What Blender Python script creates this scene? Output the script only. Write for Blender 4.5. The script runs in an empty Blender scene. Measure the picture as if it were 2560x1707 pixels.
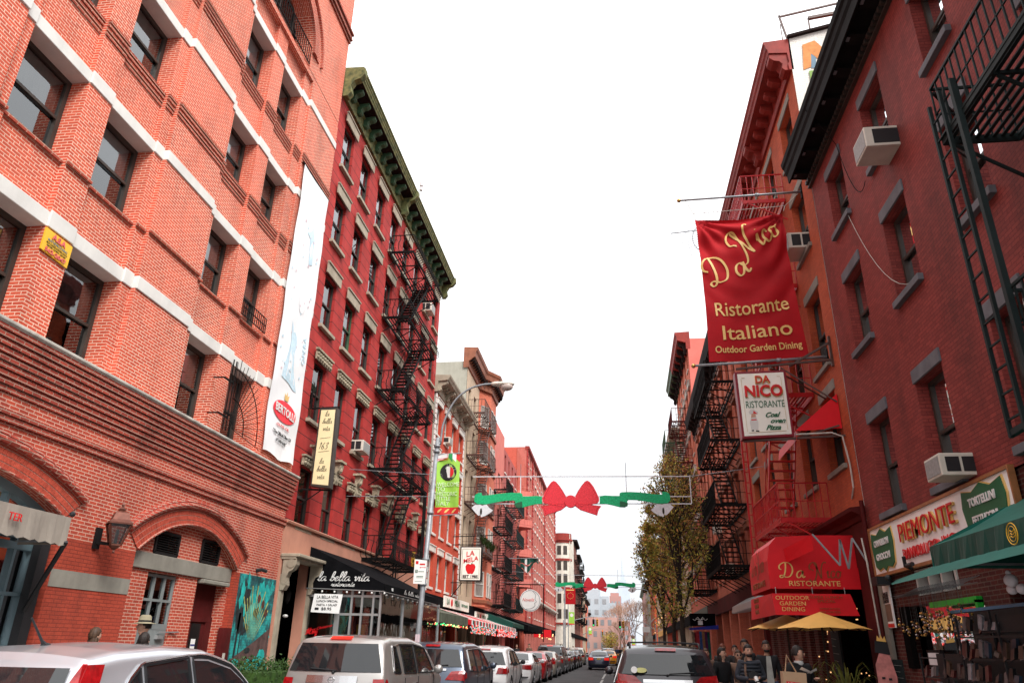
import bpy, math, random
from mathutils import Vector, Matrix
random.seed(7)
S = bpy.context.scene
COL = S.collection
R = math.radians
PI = math.pi

# ---------------------------------------------------------------- objects
def prop(o, label=None, cat=None, group=None, kind=None):
    if label: o['label'] = label
    if cat: o['category'] = cat
    if group: o['group'] = group
    if kind: o['kind'] = kind
    return o

def thing(name, label, cat, loc=(0, 0, 0), rz=0, group=None, kind=None):
    o = bpy.data.objects.new(name, None)
    o.empty_display_size = .3
    COL.objects.link(o)
    o.location = loc
    o.rotation_euler = (0, 0, rz)
    return prop(o, label, cat, group, kind)

def world_m(o):
    m = Matrix.Translation(o.location) @ o.rotation_euler.to_matrix().to_4x4()
    if o.parent: m = world_m(o.parent) @ o.matrix_parent_inverse @ m
    return m

def put(name, me, parent=None, world=True):
    """link a mesh object; its vertices are world coordinates (world=True) or local to the parent"""
    o = bpy.data.objects.new(name, me)
    COL.objects.link(o)
    if parent is not None:
        o.parent = parent
        if world: o.matrix_parent_inverse = world_m(parent).inverted()
    return o

def copy_tree(o, parent=None):
    c = o.copy(); COL.objects.link(c)
    if parent is not None: c.parent = parent
    for ch in o.children: copy_tree(ch, c)
    return c

class MB:
    def __init__(s): s.v = []; s.f = []; s.m = []; s.mi = 0
    def add(s, vs, fs, mi=None):
        n = len(s.v); s.v += [tuple(p) for p in vs]
        s.f += [tuple(i + n for i in f) for f in fs]
        s.m += [s.mi if mi is None else mi] * len(fs)
    def hexa(s, c, mi=None):
        s.add(c, [(0, 3, 2, 1), (4, 5, 6, 7), (0, 1, 5, 4), (1, 2, 6, 5), (2, 3, 7, 6), (3, 0, 4, 7)], mi)
    def box(s, x0, x1, y0, y1, z0, z1, mi=None):
        s.hexa([(x0, y0, z0), (x1, y0, z0), (x1, y1, z0), (x0, y1, z0), (x0, y0, z1), (x1, y0, z1), (x1, y1, z1), (x0, y1, z1)], mi)
    def poly(s, pts, mi=None): s.add(pts, [tuple(range(len(pts)))], mi)
    def bar(s, a, b, w=.03, h=None, mi=None):
        a = Vector(a); b = Vector(b); d = (b - a)
        if d.length < 1e-6: return
        d.normalize(); h = h or w
        up = Vector((0, 0, 1)) if abs(d.z) < .95 else Vector((1, 0, 0))
        u = d.cross(up).normalized() * w / 2; v = u.cross(d).normalized() * h / 2
        s.hexa([a - u - v, a + u - v, a + u + v, a - u + v, b - u - v, b + u - v, b + u + v, b - u + v], mi)
    def tube(s, pts, r, n=8, mi=None, cap=True):
        pts = [Vector(p) for p in pts]; rs = r if isinstance(r, (list, tuple)) else [r] * len(pts)
        base = len(s.v); prev = None
        for i, p in enumerate(pts):
            d = (pts[min(i + 1, len(pts) - 1)] - pts[max(i - 1, 0)])
            d = d.normalized() if d.length > 1e-9 else Vector((0, 0, 1))
            if prev is None:
                up = Vector((0, 0, 1)) if abs(d.z) < .9 else Vector((1, 0, 0))
                u = d.cross(up).normalized()
            else:
                u = (prev - d * prev.dot(d)).normalized()
            prev = u; w = d.cross(u)
            for k in range(n):
                t = 2 * PI * k / n
                s.v.append(tuple(p + (u * math.cos(t) + w * math.sin(t)) * rs[i]))
        fs = []
        for i in range(len(pts) - 1):
            for k in range(n):
                a = base + i * n + k; b = base + i * n + (k + 1) % n
                fs.append((a, b, b + n, a + n))
        if cap:
            fs.append(tuple(base + k for k in range(n))[::-1]); fs.append(tuple(base + (len(pts) - 1) * n + k for k in range(n)))
        s.f += fs; s.m += [s.mi if mi is None else mi] * len(fs)
    def lathe(s, c, prof, n=16, mi=None):
        """prof: list of (r,z) around vertical axis at c"""
        base = len(s.v)
        for r, z in prof:
            for k in range(n):
                t = 2 * PI * k / n
                s.v.append((c[0] + r * math.cos(t), c[1] + r * math.sin(t), c[2] + z))
        fs = []
        for i in range(len(prof) - 1):
            for k in range(n):
                a = base + i * n + k; b = base + i * n + (k + 1) % n
                fs.append((a, b, b + n, a + n))
        s.f += fs; s.m += [s.mi if mi is None else mi] * len(fs)
    def ball(s, c, r, n=10, mi=None, sc=(1, 1, 1)):
        m = max(4, n // 2 + 1); base = len(s.v)
        for i in range(m + 1):
            ph = PI * i / m
            for k in range(n):
                t = 2 * PI * k / n
                s.v.append((c[0] + r * sc[0] * math.sin(ph) * math.cos(t), c[1] + r * sc[1] * math.sin(ph) * math.sin(t), c[2] + r * sc[2] * math.cos(ph)))
        fs = [(base + i * n + k, base + i * n + (k + 1) % n, base + (i + 1) * n + (k + 1) % n, base + (i + 1) * n + k) for i in range(m) for k in range(n)]
        s.f += fs; s.m += [s.mi if mi is None else mi] * len(fs)
    def prism(s, pts, fn, d0, d1, mi=None):
        """pts: 2D outline; fn(a,b,d)->3D; extruded from d0 to d1"""
        n = len(pts)
        vs = [fn(a, b, d0) for a, b in pts] + [fn(a, b, d1) for a, b in pts]
        fs = [tuple(range(n))[::-1], tuple(range(n, 2 * n))] + [(i, (i + 1) % n, (i + 1) % n + n, i + n) for i in range(n)]
        s.add(vs, fs, mi)
    def mesh(s, name, mats, smooth=False):
        me = bpy.data.meshes.new(name)
        me.from_pydata(s.v, [], s.f)
        for m in (mats if isinstance(mats, (list, tuple)) else [mats]): me.materials.append(m)
        me.polygons.foreach_set('material_index', s.m)
        if smooth: me.polygons.foreach_set('use_smooth', [True] * len(s.f))
        me.update()
        return me
    def build(s, name, mats, parent=None, smooth=False, world=True, bevel=0, fix=False):
        me = s.mesh(name, mats, smooth)
        if fix:
            import bmesh
            bm = bmesh.new(); bm.from_mesh(me)
            bmesh.ops.remove_doubles(bm, verts=bm.verts, dist=1e-5)
            bmesh.ops.recalc_face_normals(bm, faces=bm.faces); bm.to_mesh(me); bm.free()
        o = put(name, me, parent, world)
        if bevel:
            b = o.modifiers.new('bevel', 'BEVEL'); b.width = bevel; b.segments = 2; b.limit_method = 'ANGLE'; b.angle_limit = R(40)
        return o

class Fac:
    """a facade line: a = metres along the street, d = metres out from the wall, z = height"""
    def __init__(s, X, sg, a0=0, b=0): s.X = X; s.sg = sg; s.a0 = a0; s.b = b
    def p(s, a, d, z): return (s.X + s.b * (a - s.a0) + s.sg * d, a, z)
    def box(s, mb, a0, a1, d0, d1, z0, z1, mi=None):
        c = [s.p(a0, d0, z0), s.p(a0, d1, z0), s.p(a1, d1, z0), s.p(a1, d0, z0), s.p(a0, d0, z1), s.p(a0, d1, z1), s.p(a1, d1, z1), s.p(a1, d0, z1)]
        if s.sg < 0: c = [c[3], c[2], c[1], c[0], c[7], c[6], c[5], c[4]]
        mb.hexa(c, mi)
    def prism(s, mb, prof, a0, a1, mi=None):
        """prof = outline in (d,z), extruded along the street"""
        mb.prism(prof, lambda d, z, a: s.p(a, d, z), a0, a1, mi)
    def wall(s, mb, a0, a1, z0, z1, d, holes, rd=.25, mi=None, hmi=None):
        A = sorted(set([a0, a1] + [max(a0, min(a1, v)) for h in holes for v in h[:2]]))
        Z = sorted(set([z0, z1] + [max(z0, min(z1, v)) for h in holes for v in h[2:4]]))
        def q(a, b, c, e):
            pts = [a, b, c, e]
            mb.poly(pts if s.sg > 0 else pts[::-1], mi)
        for i in range(len(A) - 1):
            zs = None
            am = (A[i] + A[i + 1]) / 2
            for j in range(len(Z) - 1):
                zm = (Z[j] + Z[j + 1]) / 2
                if any(h[0] < am < h[1] and h[2] < zm < h[3] for h in holes):
                    if zs is not None: q(s.p(A[i], d, zs), s.p(A[i + 1], d, zs), s.p(A[i + 1], d, Z[j]), s.p(A[i], d, Z[j])); zs = None
                elif zs is None: zs = Z[j]
            if zs is not None: q(s.p(A[i], d, zs), s.p(A[i + 1], d, zs), s.p(A[i + 1], d, z1), s.p(A[i], d, z1))
        for h in holes:
            b0, b1, y0, y1 = h[:4]; r = d - rd
            q(s.p(b0, d, y0), s.p(b0, d, y1), s.p(b0, r, y1), s.p(b0, r, y0))
            q(s.p(b1, d, y1), s.p(b1, d, y0), s.p(b1, r, y0), s.p(b1, r, y1))
            q(s.p(b0, d, y1), s.p(b1, d, y1), s.p(b1, r, y1), s.p(b0, r, y1))
            q(s.p(b1, d, y0), s.p(b0, d, y0), s.p(b0, r, y0), s.p(b1, r, y0))
    def shell(s, mb, a0, a1, z0, z1, depth=12, d=0, mi=None):
        """party walls, back and a flat roof behind the facade"""
        e = 1e-3
        for a in (a0, a1): mb.poly([s.p(a, d, z0), s.p(a, d, z1), s.p(a, -depth, z1), s.p(a, -depth, z0)], mi)
        mb.poly([s.p(a0, -depth, z0), s.p(a1, -depth, z0), s.p(a1, -depth, z1), s.p(a0, -depth, z1)], mi)
        mb.poly([s.p(a0, d, z1), s.p(a1, d, z1), s.p(a1, -depth, z1), s.p(a0, -depth, z1)], mi)

# ---------------------------------------------------------------- materials
class N:
    def __init__(s, name):
        s.mat = bpy.data.materials.new(name); s.mat.use_nodes = True
        s.t = s.mat.node_tree; s.t.nodes.clear()
        s.out = s.n('ShaderNodeOutputMaterial')
        s.b = s.n('ShaderNodeBsdfPrincipled'); s.l(s.b.outputs[0], s.out.inputs[0])
        s.x = None
    def n(s, t, **k):
        o = s.t.nodes.new(t)
        for a, b in k.items(): setattr(o, a, b)
        return o
    def l(s, a, b): s.t.links.new(a, b)
    def coord(s):
        if s.x is None: s.x = s.n('ShaderNodeTexCoord').outputs['Object']
        return s.x
    def math(s, op, a, b=0, c=None):
        o = s.n('ShaderNodeMath', operation=op)
        for i, v in enumerate([a, b] + ([c] if c is not None else [])):
            if isinstance(v, (int, float)): o.inputs[i].default_value = v
            else: s.l(v, o.inputs[i])
        return o.outputs[0]
    def noise(s, scale, detail=3, rough=.55, vec=None, sc=None):
        o = s.n('ShaderNodeTexNoise'); o.inputs['Scale'].default_value = scale
        o.inputs['Detail'].default_value = detail; o.inputs['Roughness'].default_value = rough
        v = vec or s.coord()
        if sc:
            m = s.n('ShaderNodeMapping'); m.inputs['Scale'].default_value = sc; s.l(v, m.inputs[0]); v = m.outputs[0]
        s.l(v, o.inputs['Vector'])
        return o.outputs['Fac']
    def ramp(s, f, stops):
        o = s.n('ShaderNodeValToRGB'); e = o.color_ramp.elements
        while len(e) < len(stops): e.new(.5)
        for k, (p, c) in enumerate(stops):
            e[k].position = p; e[k].color = (c, c, c, 1) if isinstance(c, (int, float)) else (*c, 1)
        s.l(f, o.inputs[0]); return o.outputs[0]
    def mix(s, f, a, b, mode='MIX'):
        o = s.n('ShaderNodeMix', data_type='RGBA', blend_type=mode)
        for i, v in ((0, f), (6, a), (7, b)):
            if isinstance(v, (int, float)): o.inputs[i].default_value = v if i == 0 else (v, v, v, 1)
            elif isinstance(v, tuple): o.inputs[i].default_value = (*v, 1)
            else: s.l(v, o.inputs[i])
        return o.outputs[2]
    def bump(s, h, strength=.3, dist=.01):
        o = s.n('ShaderNodeBump'); o.inputs['Strength'].default_value = strength; o.inputs['Distance'].default_value = dist
        s.l(h, o.inputs['Height']); s.l(o.outputs[0], s.b.inputs['Normal'])
    def set(s, **k):
        for a, v in k.items():
            i = s.b.inputs[a.replace('_', ' ')]
            if isinstance(v, tuple): i.default_value = (*v, 1)
            elif isinstance(v, (int, float)): i.default_value = v
            else: s.l(v, i)

def wallvec(m):
    """(along the wall, height) from the face direction, so courses run level on every side of a building"""
    g = m.n('ShaderNodeNewGeometry'); sp = m.n('ShaderNodeSeparateXYZ'); m.l(g.outputs['True Normal'], sp.inputs[0])
    c = m.n('ShaderNodeSeparateXYZ'); m.l(m.coord(), c.inputs[0])
    fx = m.math('GREATER_THAN', m.math('ABSOLUTE', sp.outputs[0]), .5)
    fz = m.math('GREATER_THAN', m.math('ABSOLUTE', sp.outputs[2]), .7)
    u = m.math('ADD', m.math('MULTIPLY', c.outputs[1], fx), m.math('MULTIPLY', c.outputs[0], m.math('SUBTRACT', 1, fx)))
    v = m.math('ADD', m.math('MULTIPLY', c.outputs[0], fz), m.math('MULTIPLY', c.outputs[2], m.math('SUBTRACT', 1, fz)))
    u = m.math('ADD', m.math('MULTIPLY', c.outputs[1], fz), m.math('MULTIPLY', u, m.math('SUBTRACT', 1, fz)))
    k = m.n('ShaderNodeCombineXYZ'); m.l(u, k.inputs[0]); m.l(v, k.inputs[1])
    return k.outputs[0], v

def brick(name, c1, c2, mo, bw=.215, rh=.0677, ms=.009, stain=.35, stc=(.03, .015, .012), patch=.25, bump=.5, rough=.85, bias=0, fade=None):
    m = N(name); vec, hz = wallvec(m)
    b = m.n('ShaderNodeTexBrick'); b.offset = .5
    m.l(vec, b.inputs['Vector'])
    for k, v in (('Color1', (*c1, 1)), ('Color2', (*c2, 1)), ('Mortar', (*mo, 1)), ('Scale', 1), ('Mortar Size', ms), ('Mortar Smooth', .15), ('Bias', bias), ('Brick Width', bw), ('Row Height', rh)):
        b.inputs[k].default_value = v
    big = m.ramp(m.noise(.45, 4, .6), [(.35, 0), (.7, 1)])
    col = m.mix(m.math('MULTIPLY', big, patch), b.outputs['Color'], tuple(min(1, x * 1.35 + .03) for x in c1))
    st = m.ramp(m.noise(1.1, 5, .65, sc=(1, 1, .28)), [(.48, 0), (.72, 1)])
    col = m.mix(m.math('MULTIPLY', st, stain), col, stc)
    fine = m.ramp(m.noise(30, 3), [(.3, .82), (.75, 1.12)])
    col = m.mix(1, col, fine, 'MULTIPLY')
    m.set(Base_Color=col, Roughness=rough); m.b.inputs['Specular IOR Level'].default_value = .25
    h = m.math('ADD', m.math('MULTIPLY', b.outputs['Fac'], -1), m.math('MULTIPLY', m.noise(45, 3), .35))
    m.bump(h, bump, .008)
    return m.mat

def mat(name, col, rough=.6, metal=0, var=.14, scale=2.5, bump=0, bscale=30, spec=.35, dirt=0, emit=None, estr=1, streak=False, coat=0, col2=None, alpha=None):
    m = N(name)
    n = m.noise(scale, 4, .6, sc=(1, 1, .3) if streak else None)
    f = m.ramp(n, [(.3, 0), (.7, 1)])
    lo = tuple(c * (1 - var) for c in col); hi = tuple(min(1, c * (1 + var)) for c in (col2 or col))
    c = m.mix(f, lo, hi)
    if dirt:
        d = m.ramp(m.noise(1.6, 6, .7, sc=(1, 1, .25)), [(.45, 0), (.75, 1)])
        c = m.mix(m.math('MULTIPLY', d, dirt), c, (.035, .028, .024))
    m.set(Base_Color=c, Roughness=rough, Metallic=metal); m.b.inputs['Specular IOR Level'].default_value = spec
    if coat: m.set(Coat_Weight=coat, Coat_Roughness=.05)
    if bump: m.bump(m.noise(bscale, 4), bump, .01)
    if emit: m.set(Emission_Color=emit, Emission_Strength=estr)
    return m.mat

def glass(name, tint=(.55, .6, .62), refl=.12, rough=.02):
    m = N(name); m.t.nodes.remove(m.b)
    tr = m.n('ShaderNodeBsdfTransparent'); tr.inputs[0].default_value = (*tint, 1)
    gl = m.n('ShaderNodeBsdfGlossy'); gl.inputs['Roughness'].default_value = rough; gl.inputs[0].default_value = (.9, .93, .95, 1)
    lw = m.n('ShaderNodeFresnel'); lw.inputs[0].default_value = 1.55
    bp = m.n('ShaderNodeBump'); bp.inputs['Strength'].default_value = .06; bp.inputs['Distance'].default_value = .05
    m.l(m.noise(1.3, 2), bp.inputs['Height']); m.l(bp.outputs[0], gl.inputs['Normal'])
    f = m.math('ADD', m.math('MULTIPLY', lw.outputs[0], 1.0), refl)
    mx = m.n('ShaderNodeMixShader'); m.l(f, mx.inputs[0]); m.l(tr.outputs[0], mx.inputs[1]); m.l(gl.outputs[0], mx.inputs[2])
    m.l(mx.outputs[0], m.out.inputs[0])
    return m.mat
# ---------------------------------------------------------------- palette
M = {}
M['brickA'] = brick('orange_red_brick', (.65, .105, .050), (.46, .066, .035), (.82, .58, .45), stain=.26, patch=.40)
M['brickAlow'] = brick('dark_red_brick', (.50, .074, .038), (.36, .048, .028), (.62, .38, .29), stain=.35, patch=.15)
M['brickApaint'] = brick('painted_orange_brick', (.42, .060, .030), (.33, .046, .024), (.20, .03, .018), stain=.4, patch=.25, ms=.008)
M['corbel'] = brick('sooty_red_brick', (.40, .062, .038), (.27, .040, .027), (.42, .26, .2), stain=.5, patch=.05)
M['corbel2'] = brick('corbel_course_brick', (.40, .065, .035), (.30, .045, .026), (.5, .3, .22), stain=.3, patch=.1)  # sill course brick, lighter and less stained than the ledge corbels
M['mortar'] = mat('pale_pink_mortar', (.52, .34, .27), .9)
M['vous'] = mat('voussoir_red_brick', (.42, .065, .036), .85, var=.3, scale=9, bump=.3)
M['stone'] = mat('white_painted_stone', (.68, .665, .63), .7, var=.09, scale=1.5, bump=.15, dirt=.12)
M['greystone'] = mat('grey_painted_stone', (.24, .225, .19), .75, var=.15, dirt=.25, bump=.15)
M['ledge'] = mat('weathered_ledge_stone', (.50, .47, .42), .8, var=.25, dirt=.5, bump=.2)

def scored(name, col, step=.47, dark=(.03, .01, .01)):
    m = N(name); vec, hz = wallvec(m)
    fr = m.math('FRACT', m.math('DIVIDE', hz, step))
    ln = m.math('LESS_THAN', fr, .055)
    c = m.mix(m.ramp(m.noise(1.2, 5, .65), [(.3, 0), (.7, 1)]), tuple(x * .78 for x in col), tuple(min(1, x * 1.25) for x in col))
    st = m.ramp(m.noise(2.2, 6, .7, sc=(1, 1, .22)), [(.5, 0), (.75, 1)])
    c = m.mix(m.math('MULTIPLY', st, .55), c, tuple(x * .35 for x in col))
    c = m.mix(ln, c, dark)
    m.set(Base_Color=c, Roughness=.75); m.b.inputs['Specular IOR Level'].default_value = .25
    m.bump(m.math('ADD', m.math('MULTIPLY', ln, -2), m.noise(22, 4)), .5, .02)
    return m.mat
M['redB'] = scored('crimson_scored_stucco', (.38, .032, .028))
M['cream'] = mat('tan_painted_trim', (.35, .30, .225), .7, var=.2, dirt=.3, bump=.3)
M['carved'] = mat('carved_tan_ornament', (.36, .31, .22), .8, var=.45, scale=16, dirt=.45, bump=1, bscale=22)
M['greenC'] = mat('mottled_green_cornice', (.055, .088, .032), .75, var=.3, scale=5, dirt=.35, col2=(.17, .165, .06))
M['greenD'] = mat('dark_green_cornice', (.045, .10, .05), .6, var=.3, dirt=.4)
M['soffit'] = mat('dark_soffit', (.022, .014, .013), .9, var=.4, scale=4, spec=.05)  # near-black matt colour, also on brackets and far cornices
M['stucco'] = mat('salmon_stucco', (.48, .22, .15), .8, var=.14, scale=1.1, dirt=.15, bump=.2)
M['whitetrim'] = mat('white_painted_wood', (.68, .64, .58), .6, var=.12, dirt=.25)
M['black'] = mat('black_iron_paint', (.010, .009, .009), .7, var=.4, spec=.08)
M['blackmat'] = mat('black_canvas', (.006, .006, .007), .95, var=.3, bump=.2, spec=.04)
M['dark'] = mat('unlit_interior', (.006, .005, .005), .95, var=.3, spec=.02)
M['darkred'] = mat('dark_red_paint', (.085, .009, .009), .7, var=.25, dirt=.3, spec=.12)
M['redfe'] = mat('red_gloss_iron_paint', (.50, .018, .022), .4, var=.15, dirt=.12)
M['winframe'] = mat('dark_brown_sash_paint', (.045, .036, .030), .5, var=.25)
M['winwhite'] = mat('aged_white_sash_paint', (.55, .54, .5), .5, var=.15, dirt=.2)
M['winblack'] = mat('black_sash_paint', (.014, .012, .012), .6, var=.25, spec=.12)
M['glass'] = glass('window_glass')
M['glassd'] = glass('tinted_car_glass', (.06, .065, .07), .04, .01)
M['blind'] = mat('pale_window_blind', (.52, .53, .52), .9, var=.12, scale=1.2)
M['curtain'] = mat('grey_curtain', (.20, .175, .155), .9, var=.35, scale=5, streak=True)
M['brickP'] = brick('oxblood_painted_brick', (.28, .045, .036), (.20, .030, .025), (.13, .018, .016), stain=.45, patch=.2, ms=.006, bump=.9, rough=.75)
M['brickPlow'] = brick('old_dark_red_brick', (.12, .022, .016), (.07, .014, .012), (.14, .09, .07), stain=.4, patch=.1)
M['greytrim'] = mat('grey_painted_lintel', (.14, .145, .16), .7, var=.15, dirt=.3, spec=.15)
M['blackgreen'] = mat('greenish_black_paint', (.013, .02, .02), .6, var=.3, spec=.14)
M['brickDN'] = brick('rust_orange_brick', (.50, .095, .034), (.38, .065, .026), (.28, .08, .04), stain=.3, patch=.3, ms=.006)
M['redcorn'] = mat('oxide_red_cornice', (.25, .026, .018), .7, var=.25, dirt=.3)
M['whitewall'] = brick('whitewashed_brick', (.80, .78, .72), (.74, .72, .66), (.6, .57, .5), stain=.25, patch=.2, ms=.007, stc=(.2, .17, .14))
M['salmon'] = brick('salmon_brick', (.60, .16, .09), (.50, .125, .075), (.5, .17, .11), stain=.25, patch=.3, ms=.006)
M['salmon2'] = brick('coral_red_brick', (.52, .10, .065), (.45, .085, .055), (.46, .12, .08), stain=.2, patch=.3, ms=.006)
M['orangeC'] = brick('bright_orange_red_brick', (.53, .075, .035), (.46, .06, .03), (.45, .07, .04), stain=.15, patch=.3, ms=.005)
M['beige'] = mat('beige_stucco', (.50, .38, .27), .85, var=.12, scale=1, dirt=.15, bump=.2)
M['greyplaster'] = mat('grey_green_cement', (.36, .345, .29), .9, var=.16, scale=.8, dirt=.2, bump=.2)
M['browncorn'] = mat('brown_cornice_paint', (.25, .085, .045), .6, var=.25, dirt=.3)
M['mauve'] = mat('dusky_red_render', (.36, .075, .065), .85, var=.15, dirt=.2)
M['pinkbrick'] = brick('pink_brick', (.46, .13, .105), (.40, .105, .085), (.46, .2, .15), stain=.15, patch=.3, ms=.006)
M['quoinred'] = mat('deep_red_quoins', (.34, .035, .03), .8, var=.2, dirt=.2)
M['coral'] = mat('coral_render', (.56, .16, .13), .9, var=.1, scale=1)
M['creamstone'] = mat('cream_limestone', (.62, .58, .50), .8, var=.12, dirt=.25)
M['brown'] = brick('brown_brick', (.20, .06, .04), (.15, .045, .03), (.2, .1, .08), stain=.3)
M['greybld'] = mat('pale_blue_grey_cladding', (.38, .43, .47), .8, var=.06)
M['hazered'] = mat('haze_faded_brick', (.38, .21, .19), .9, var=.1, scale=.05)  # brick colour washed out to carry distance haze
M['hazepink'] = mat('haze_faded_pink_brick', (.52, .33, .29), .9, var=.1, scale=.1)  # desaturated so the far pink block looks hazed by distance
M['hazewhite'] = mat('haze_tinted_stone', (.50, .56, .64), 1, var=.04, scale=.02, spec=0)  # pale blue haze put into the base colour of the skyline
M['rail'] = mat('dark_bronze_rail', (.07, .03, .022), .5, var=.3)
M['asphalt'] = mat('asphalt', (.060, .058, .060), .9, var=.22, scale=.7, bump=.6, bscale=60, dirt=.2)
M['walk'] = mat('concrete_pavement', (.22, .21, .20), .9, var=.15, scale=1, bump=.3, dirt=.3)
M['ground'] = mat('far_city_ground', (.12, .11, .105), .95, var=.2, scale=.05)
M['mark'] = mat('worn_white_road_paint', (.42, .42, .40), .8, var=.25, scale=6, dirt=.4)
M['galv'] = mat('galvanised_grey_steel', (.28, .30, .32), .5, .3, var=.2, scale=6, dirt=.15)
M['chrome'] = mat('chrome_trim', (.6, .6, .6), .18, 1, var=.05)
M['wire'] = mat('dull_wire', (.12, .12, .12), .6)
M['steel'] = mat('brushed_steel', (.5, .5, .5), .4, .7, var=.1)
M['tyre'] = mat('tyre_rubber', (.014, .014, .015), .85, var=.2)
M['rim'] = mat('alloy_rim', (.38, .38, .4), .35, .8, var=.1)
M['plastic'] = mat('black_plastic', (.018, .018, .02), .5, var=.2)
M['tail'] = mat('red_tail_lens', (.30, .006, .008), .15, spec=.5, var=.4, scale=14, coat=.4)
M['taillit'] = mat('lit_red_lens', (.5, .02, .01), .2, emit=(1, .03, .02), estr=.6)
M['tailclear'] = mat('clear_tail_lens', (.55, .45, .45), .12, spec=.6, coat=.6)
M['acw'] = mat('off_white_metal_casing', (.62, .58, .50), .5, var=.08, dirt=.15)
M['acg'] = mat('grey_condenser_fins', (.28, .28, .27), .6, var=.15, scale=20)
M['signyel'] = mat('yellow_sign_board', (.80, .46, .03), .5, var=.1)
M['pinktxt'] = mat('faded_pink_lettering', (.68, .13, .12), .6)
M['bluetxt'] = mat('dull_blue_lettering', (.10, .18, .25), .6)
M['blacktxt'] = mat('black_lettering', (.015, .015, .016), .5)
M['redtxt'] = mat('red_lettering', (.62, .012, .015), .45)
M['whitetxt'] = mat('white_lettering', (.72, .72, .70), .5, var=.05)
M['goldtxt'] = mat('pale_gold_lettering', (.72, .47, .16), .5, var=.12)
M['greentxt'] = mat('dark_green_lettering', (.015, .12, .05), .5)
M['creamsign'] = mat('pale_yellow_lightbox', (.78, .66, .38), .4, var=.05)
M['whitesign'] = mat('off_white_lightbox', (.88, .86, .77), .35, var=.06, scale=1.2)
M['whitepanel'] = mat('white_sign_panel', (.86, .85, .83), .5, var=.05)
M['bannerw'] = mat('white_vinyl_banner', (.84, .85, .86), .6, var=.05, scale=1.2, dirt=.05, bump=.1, bscale=3)
M['paleblue'] = mat('faded_blue_print', (.54, .71, .80), .6, var=.15, scale=4)
M['palepink'] = mat('faded_pink_print', (.66, .52, .56), .6)
M['bannerred'] = mat('deep_red_banner_cloth', (.37, .007, .012), .7, var=.12, scale=1.5, bump=.15, spec=.15)
M['awnred'] = mat('bright_red_awning_vinyl', (.66, .006, .014), .5, var=.08, bump=.1)
M['awngreen'] = mat('dark_green_awning_vinyl', (.006, .060, .045), .5, var=.2)
M['awngreen2'] = mat('teal_green_awning_canvas', (.008, .125, .095), .6, var=.15, bump=.2)
M['awnolive'] = mat('grey_green_awning_canvas', (.09, .10, .07), .8, var=.3, scale=4, dirt=.3)
M['awngrey'] = mat('taupe_awning_canvas', (.30, .26, .22), .85, var=.12, bump=.3, dirt=.15)
M['umbrella'] = mat('ochre_umbrella_canvas', (.80, .46, .12), .7, var=.08, bump=.1)
M['ribbon'] = mat('green_tinsel', (.006, .44, .17), .5, var=.35, scale=25, bump=.6, bscale=70)
M['bow'] = mat('red_tinsel', (.92, .04, .06), .5, var=.25, scale=25, bump=.6, bscale=70)
M['bell'] = mat('white_tinsel', (.72, .73, .76), .6, var=.12, scale=14, bump=.7, bscale=60)
M['frost'] = mat('white_frame_paint', (.7, .71, .74), .5)
M['lime'] = mat('lime_green_street_banner', (.30, .58, .07), .65, var=.12, scale=3)
M['itg'] = mat('flag_green', (.02, .25, .07), .6); M['itr'] = mat('flag_red', (.6, .02, .02), .6); M['usb'] = mat('flag_blue', (.04, .05, .2), .6)
M['copper'] = mat('aged_copper_lantern', (.13, .045, .03), .5, .4, var=.3, scale=8)
M['bluegrey'] = mat('slate_blue_door_paint', (.125, .185, .21), .5, var=.12, dirt=.15)
M['doorgrey'] = mat('grey_steel_door_paint', (.20, .22, .22), .5, var=.1, dirt=.2)
M['leafA'] = mat('olive_leaves', (.46, .38, .07), .7, var=.5, scale=3, spec=.1)
M['leafB'] = mat('brown_autumn_leaves', (.46, .23, .07), .7, var=.5, scale=3)
M['leafC'] = mat('dark_green_leaves', (.20, .23, .05), .7, var=.5, scale=3)
M['bark'] = mat('dark_bark', (.035, .026, .02), .9, var=.4, scale=10, bump=.8)
M['twig'] = mat('bare_pinkish_twigs', (.42, .26, .19), .9, var=.2)
M['hedge'] = mat('hedge_leaves', (.03, .07, .012), .6, var=.5, scale=6)
M['bulb'] = mat('warm_bulb', (1, .7, .4), .4, emit=(1, .5, .2), estr=1.3)
M['bulbr'] = mat('red_bulb', (1, .1, .1), .4, emit=(1, .06, .03), estr=1.6)
M['bulbg'] = mat('green_bulb', (.1, 1, .3), .4, emit=(.05, 1, .25), estr=1.6)
M['bulboff'] = mat('unlit_white_globe', (.75, .75, .72), .3)
M['sigy'] = mat('yellow_signal_housing', (.62, .34, .02), .5)
M['skin'] = mat('skin', (.55, .31, .22), .55, var=.08, scale=20)
M['skin2'] = mat('darker_skin', (.38, .20, .13), .55, var=.08, scale=20)
M['hairb'] = mat('dark_hair', (.018, .012, .010), .6, var=.4, scale=40, streak=True)
M['hairl'] = mat('light_brown_hair', (.055, .028, .015), .6, var=.4, scale=40, streak=True)
M['hairr'] = mat('auburn_hair', (.14, .04, .02), .6, var=.4, scale=40)
M['paper'] = mat('kraft_paper', (.48, .31, .19), .85, var=.08)
M['felt'] = mat('olive_felt_hat', (.24, .21, .14), .95, var=.15)
M['gold'] = mat('gold_bauble', (.6, .38, .12), .25, .8, var=.2)
def cloth(n, c): return mat(n, c, .85, var=.25, scale=7, bump=.3, bscale=12)
M['puffer'] = cloth('black_puffer_nylon', (.035, .040, .052)); M['blackcloth'] = cloth('black_wool', (.010, .010, .012)); M['jeans'] = cloth('blue_denim', (.03, .05, .10))
M['shirt'] = cloth('grey_shirt', (.36, .36, .33)); M['darkcloth'] = cloth('charcoal_cloth', (.03, .028, .028)); M['browncloth'] = cloth('brown_coat', (.17, .10, .07))
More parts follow.
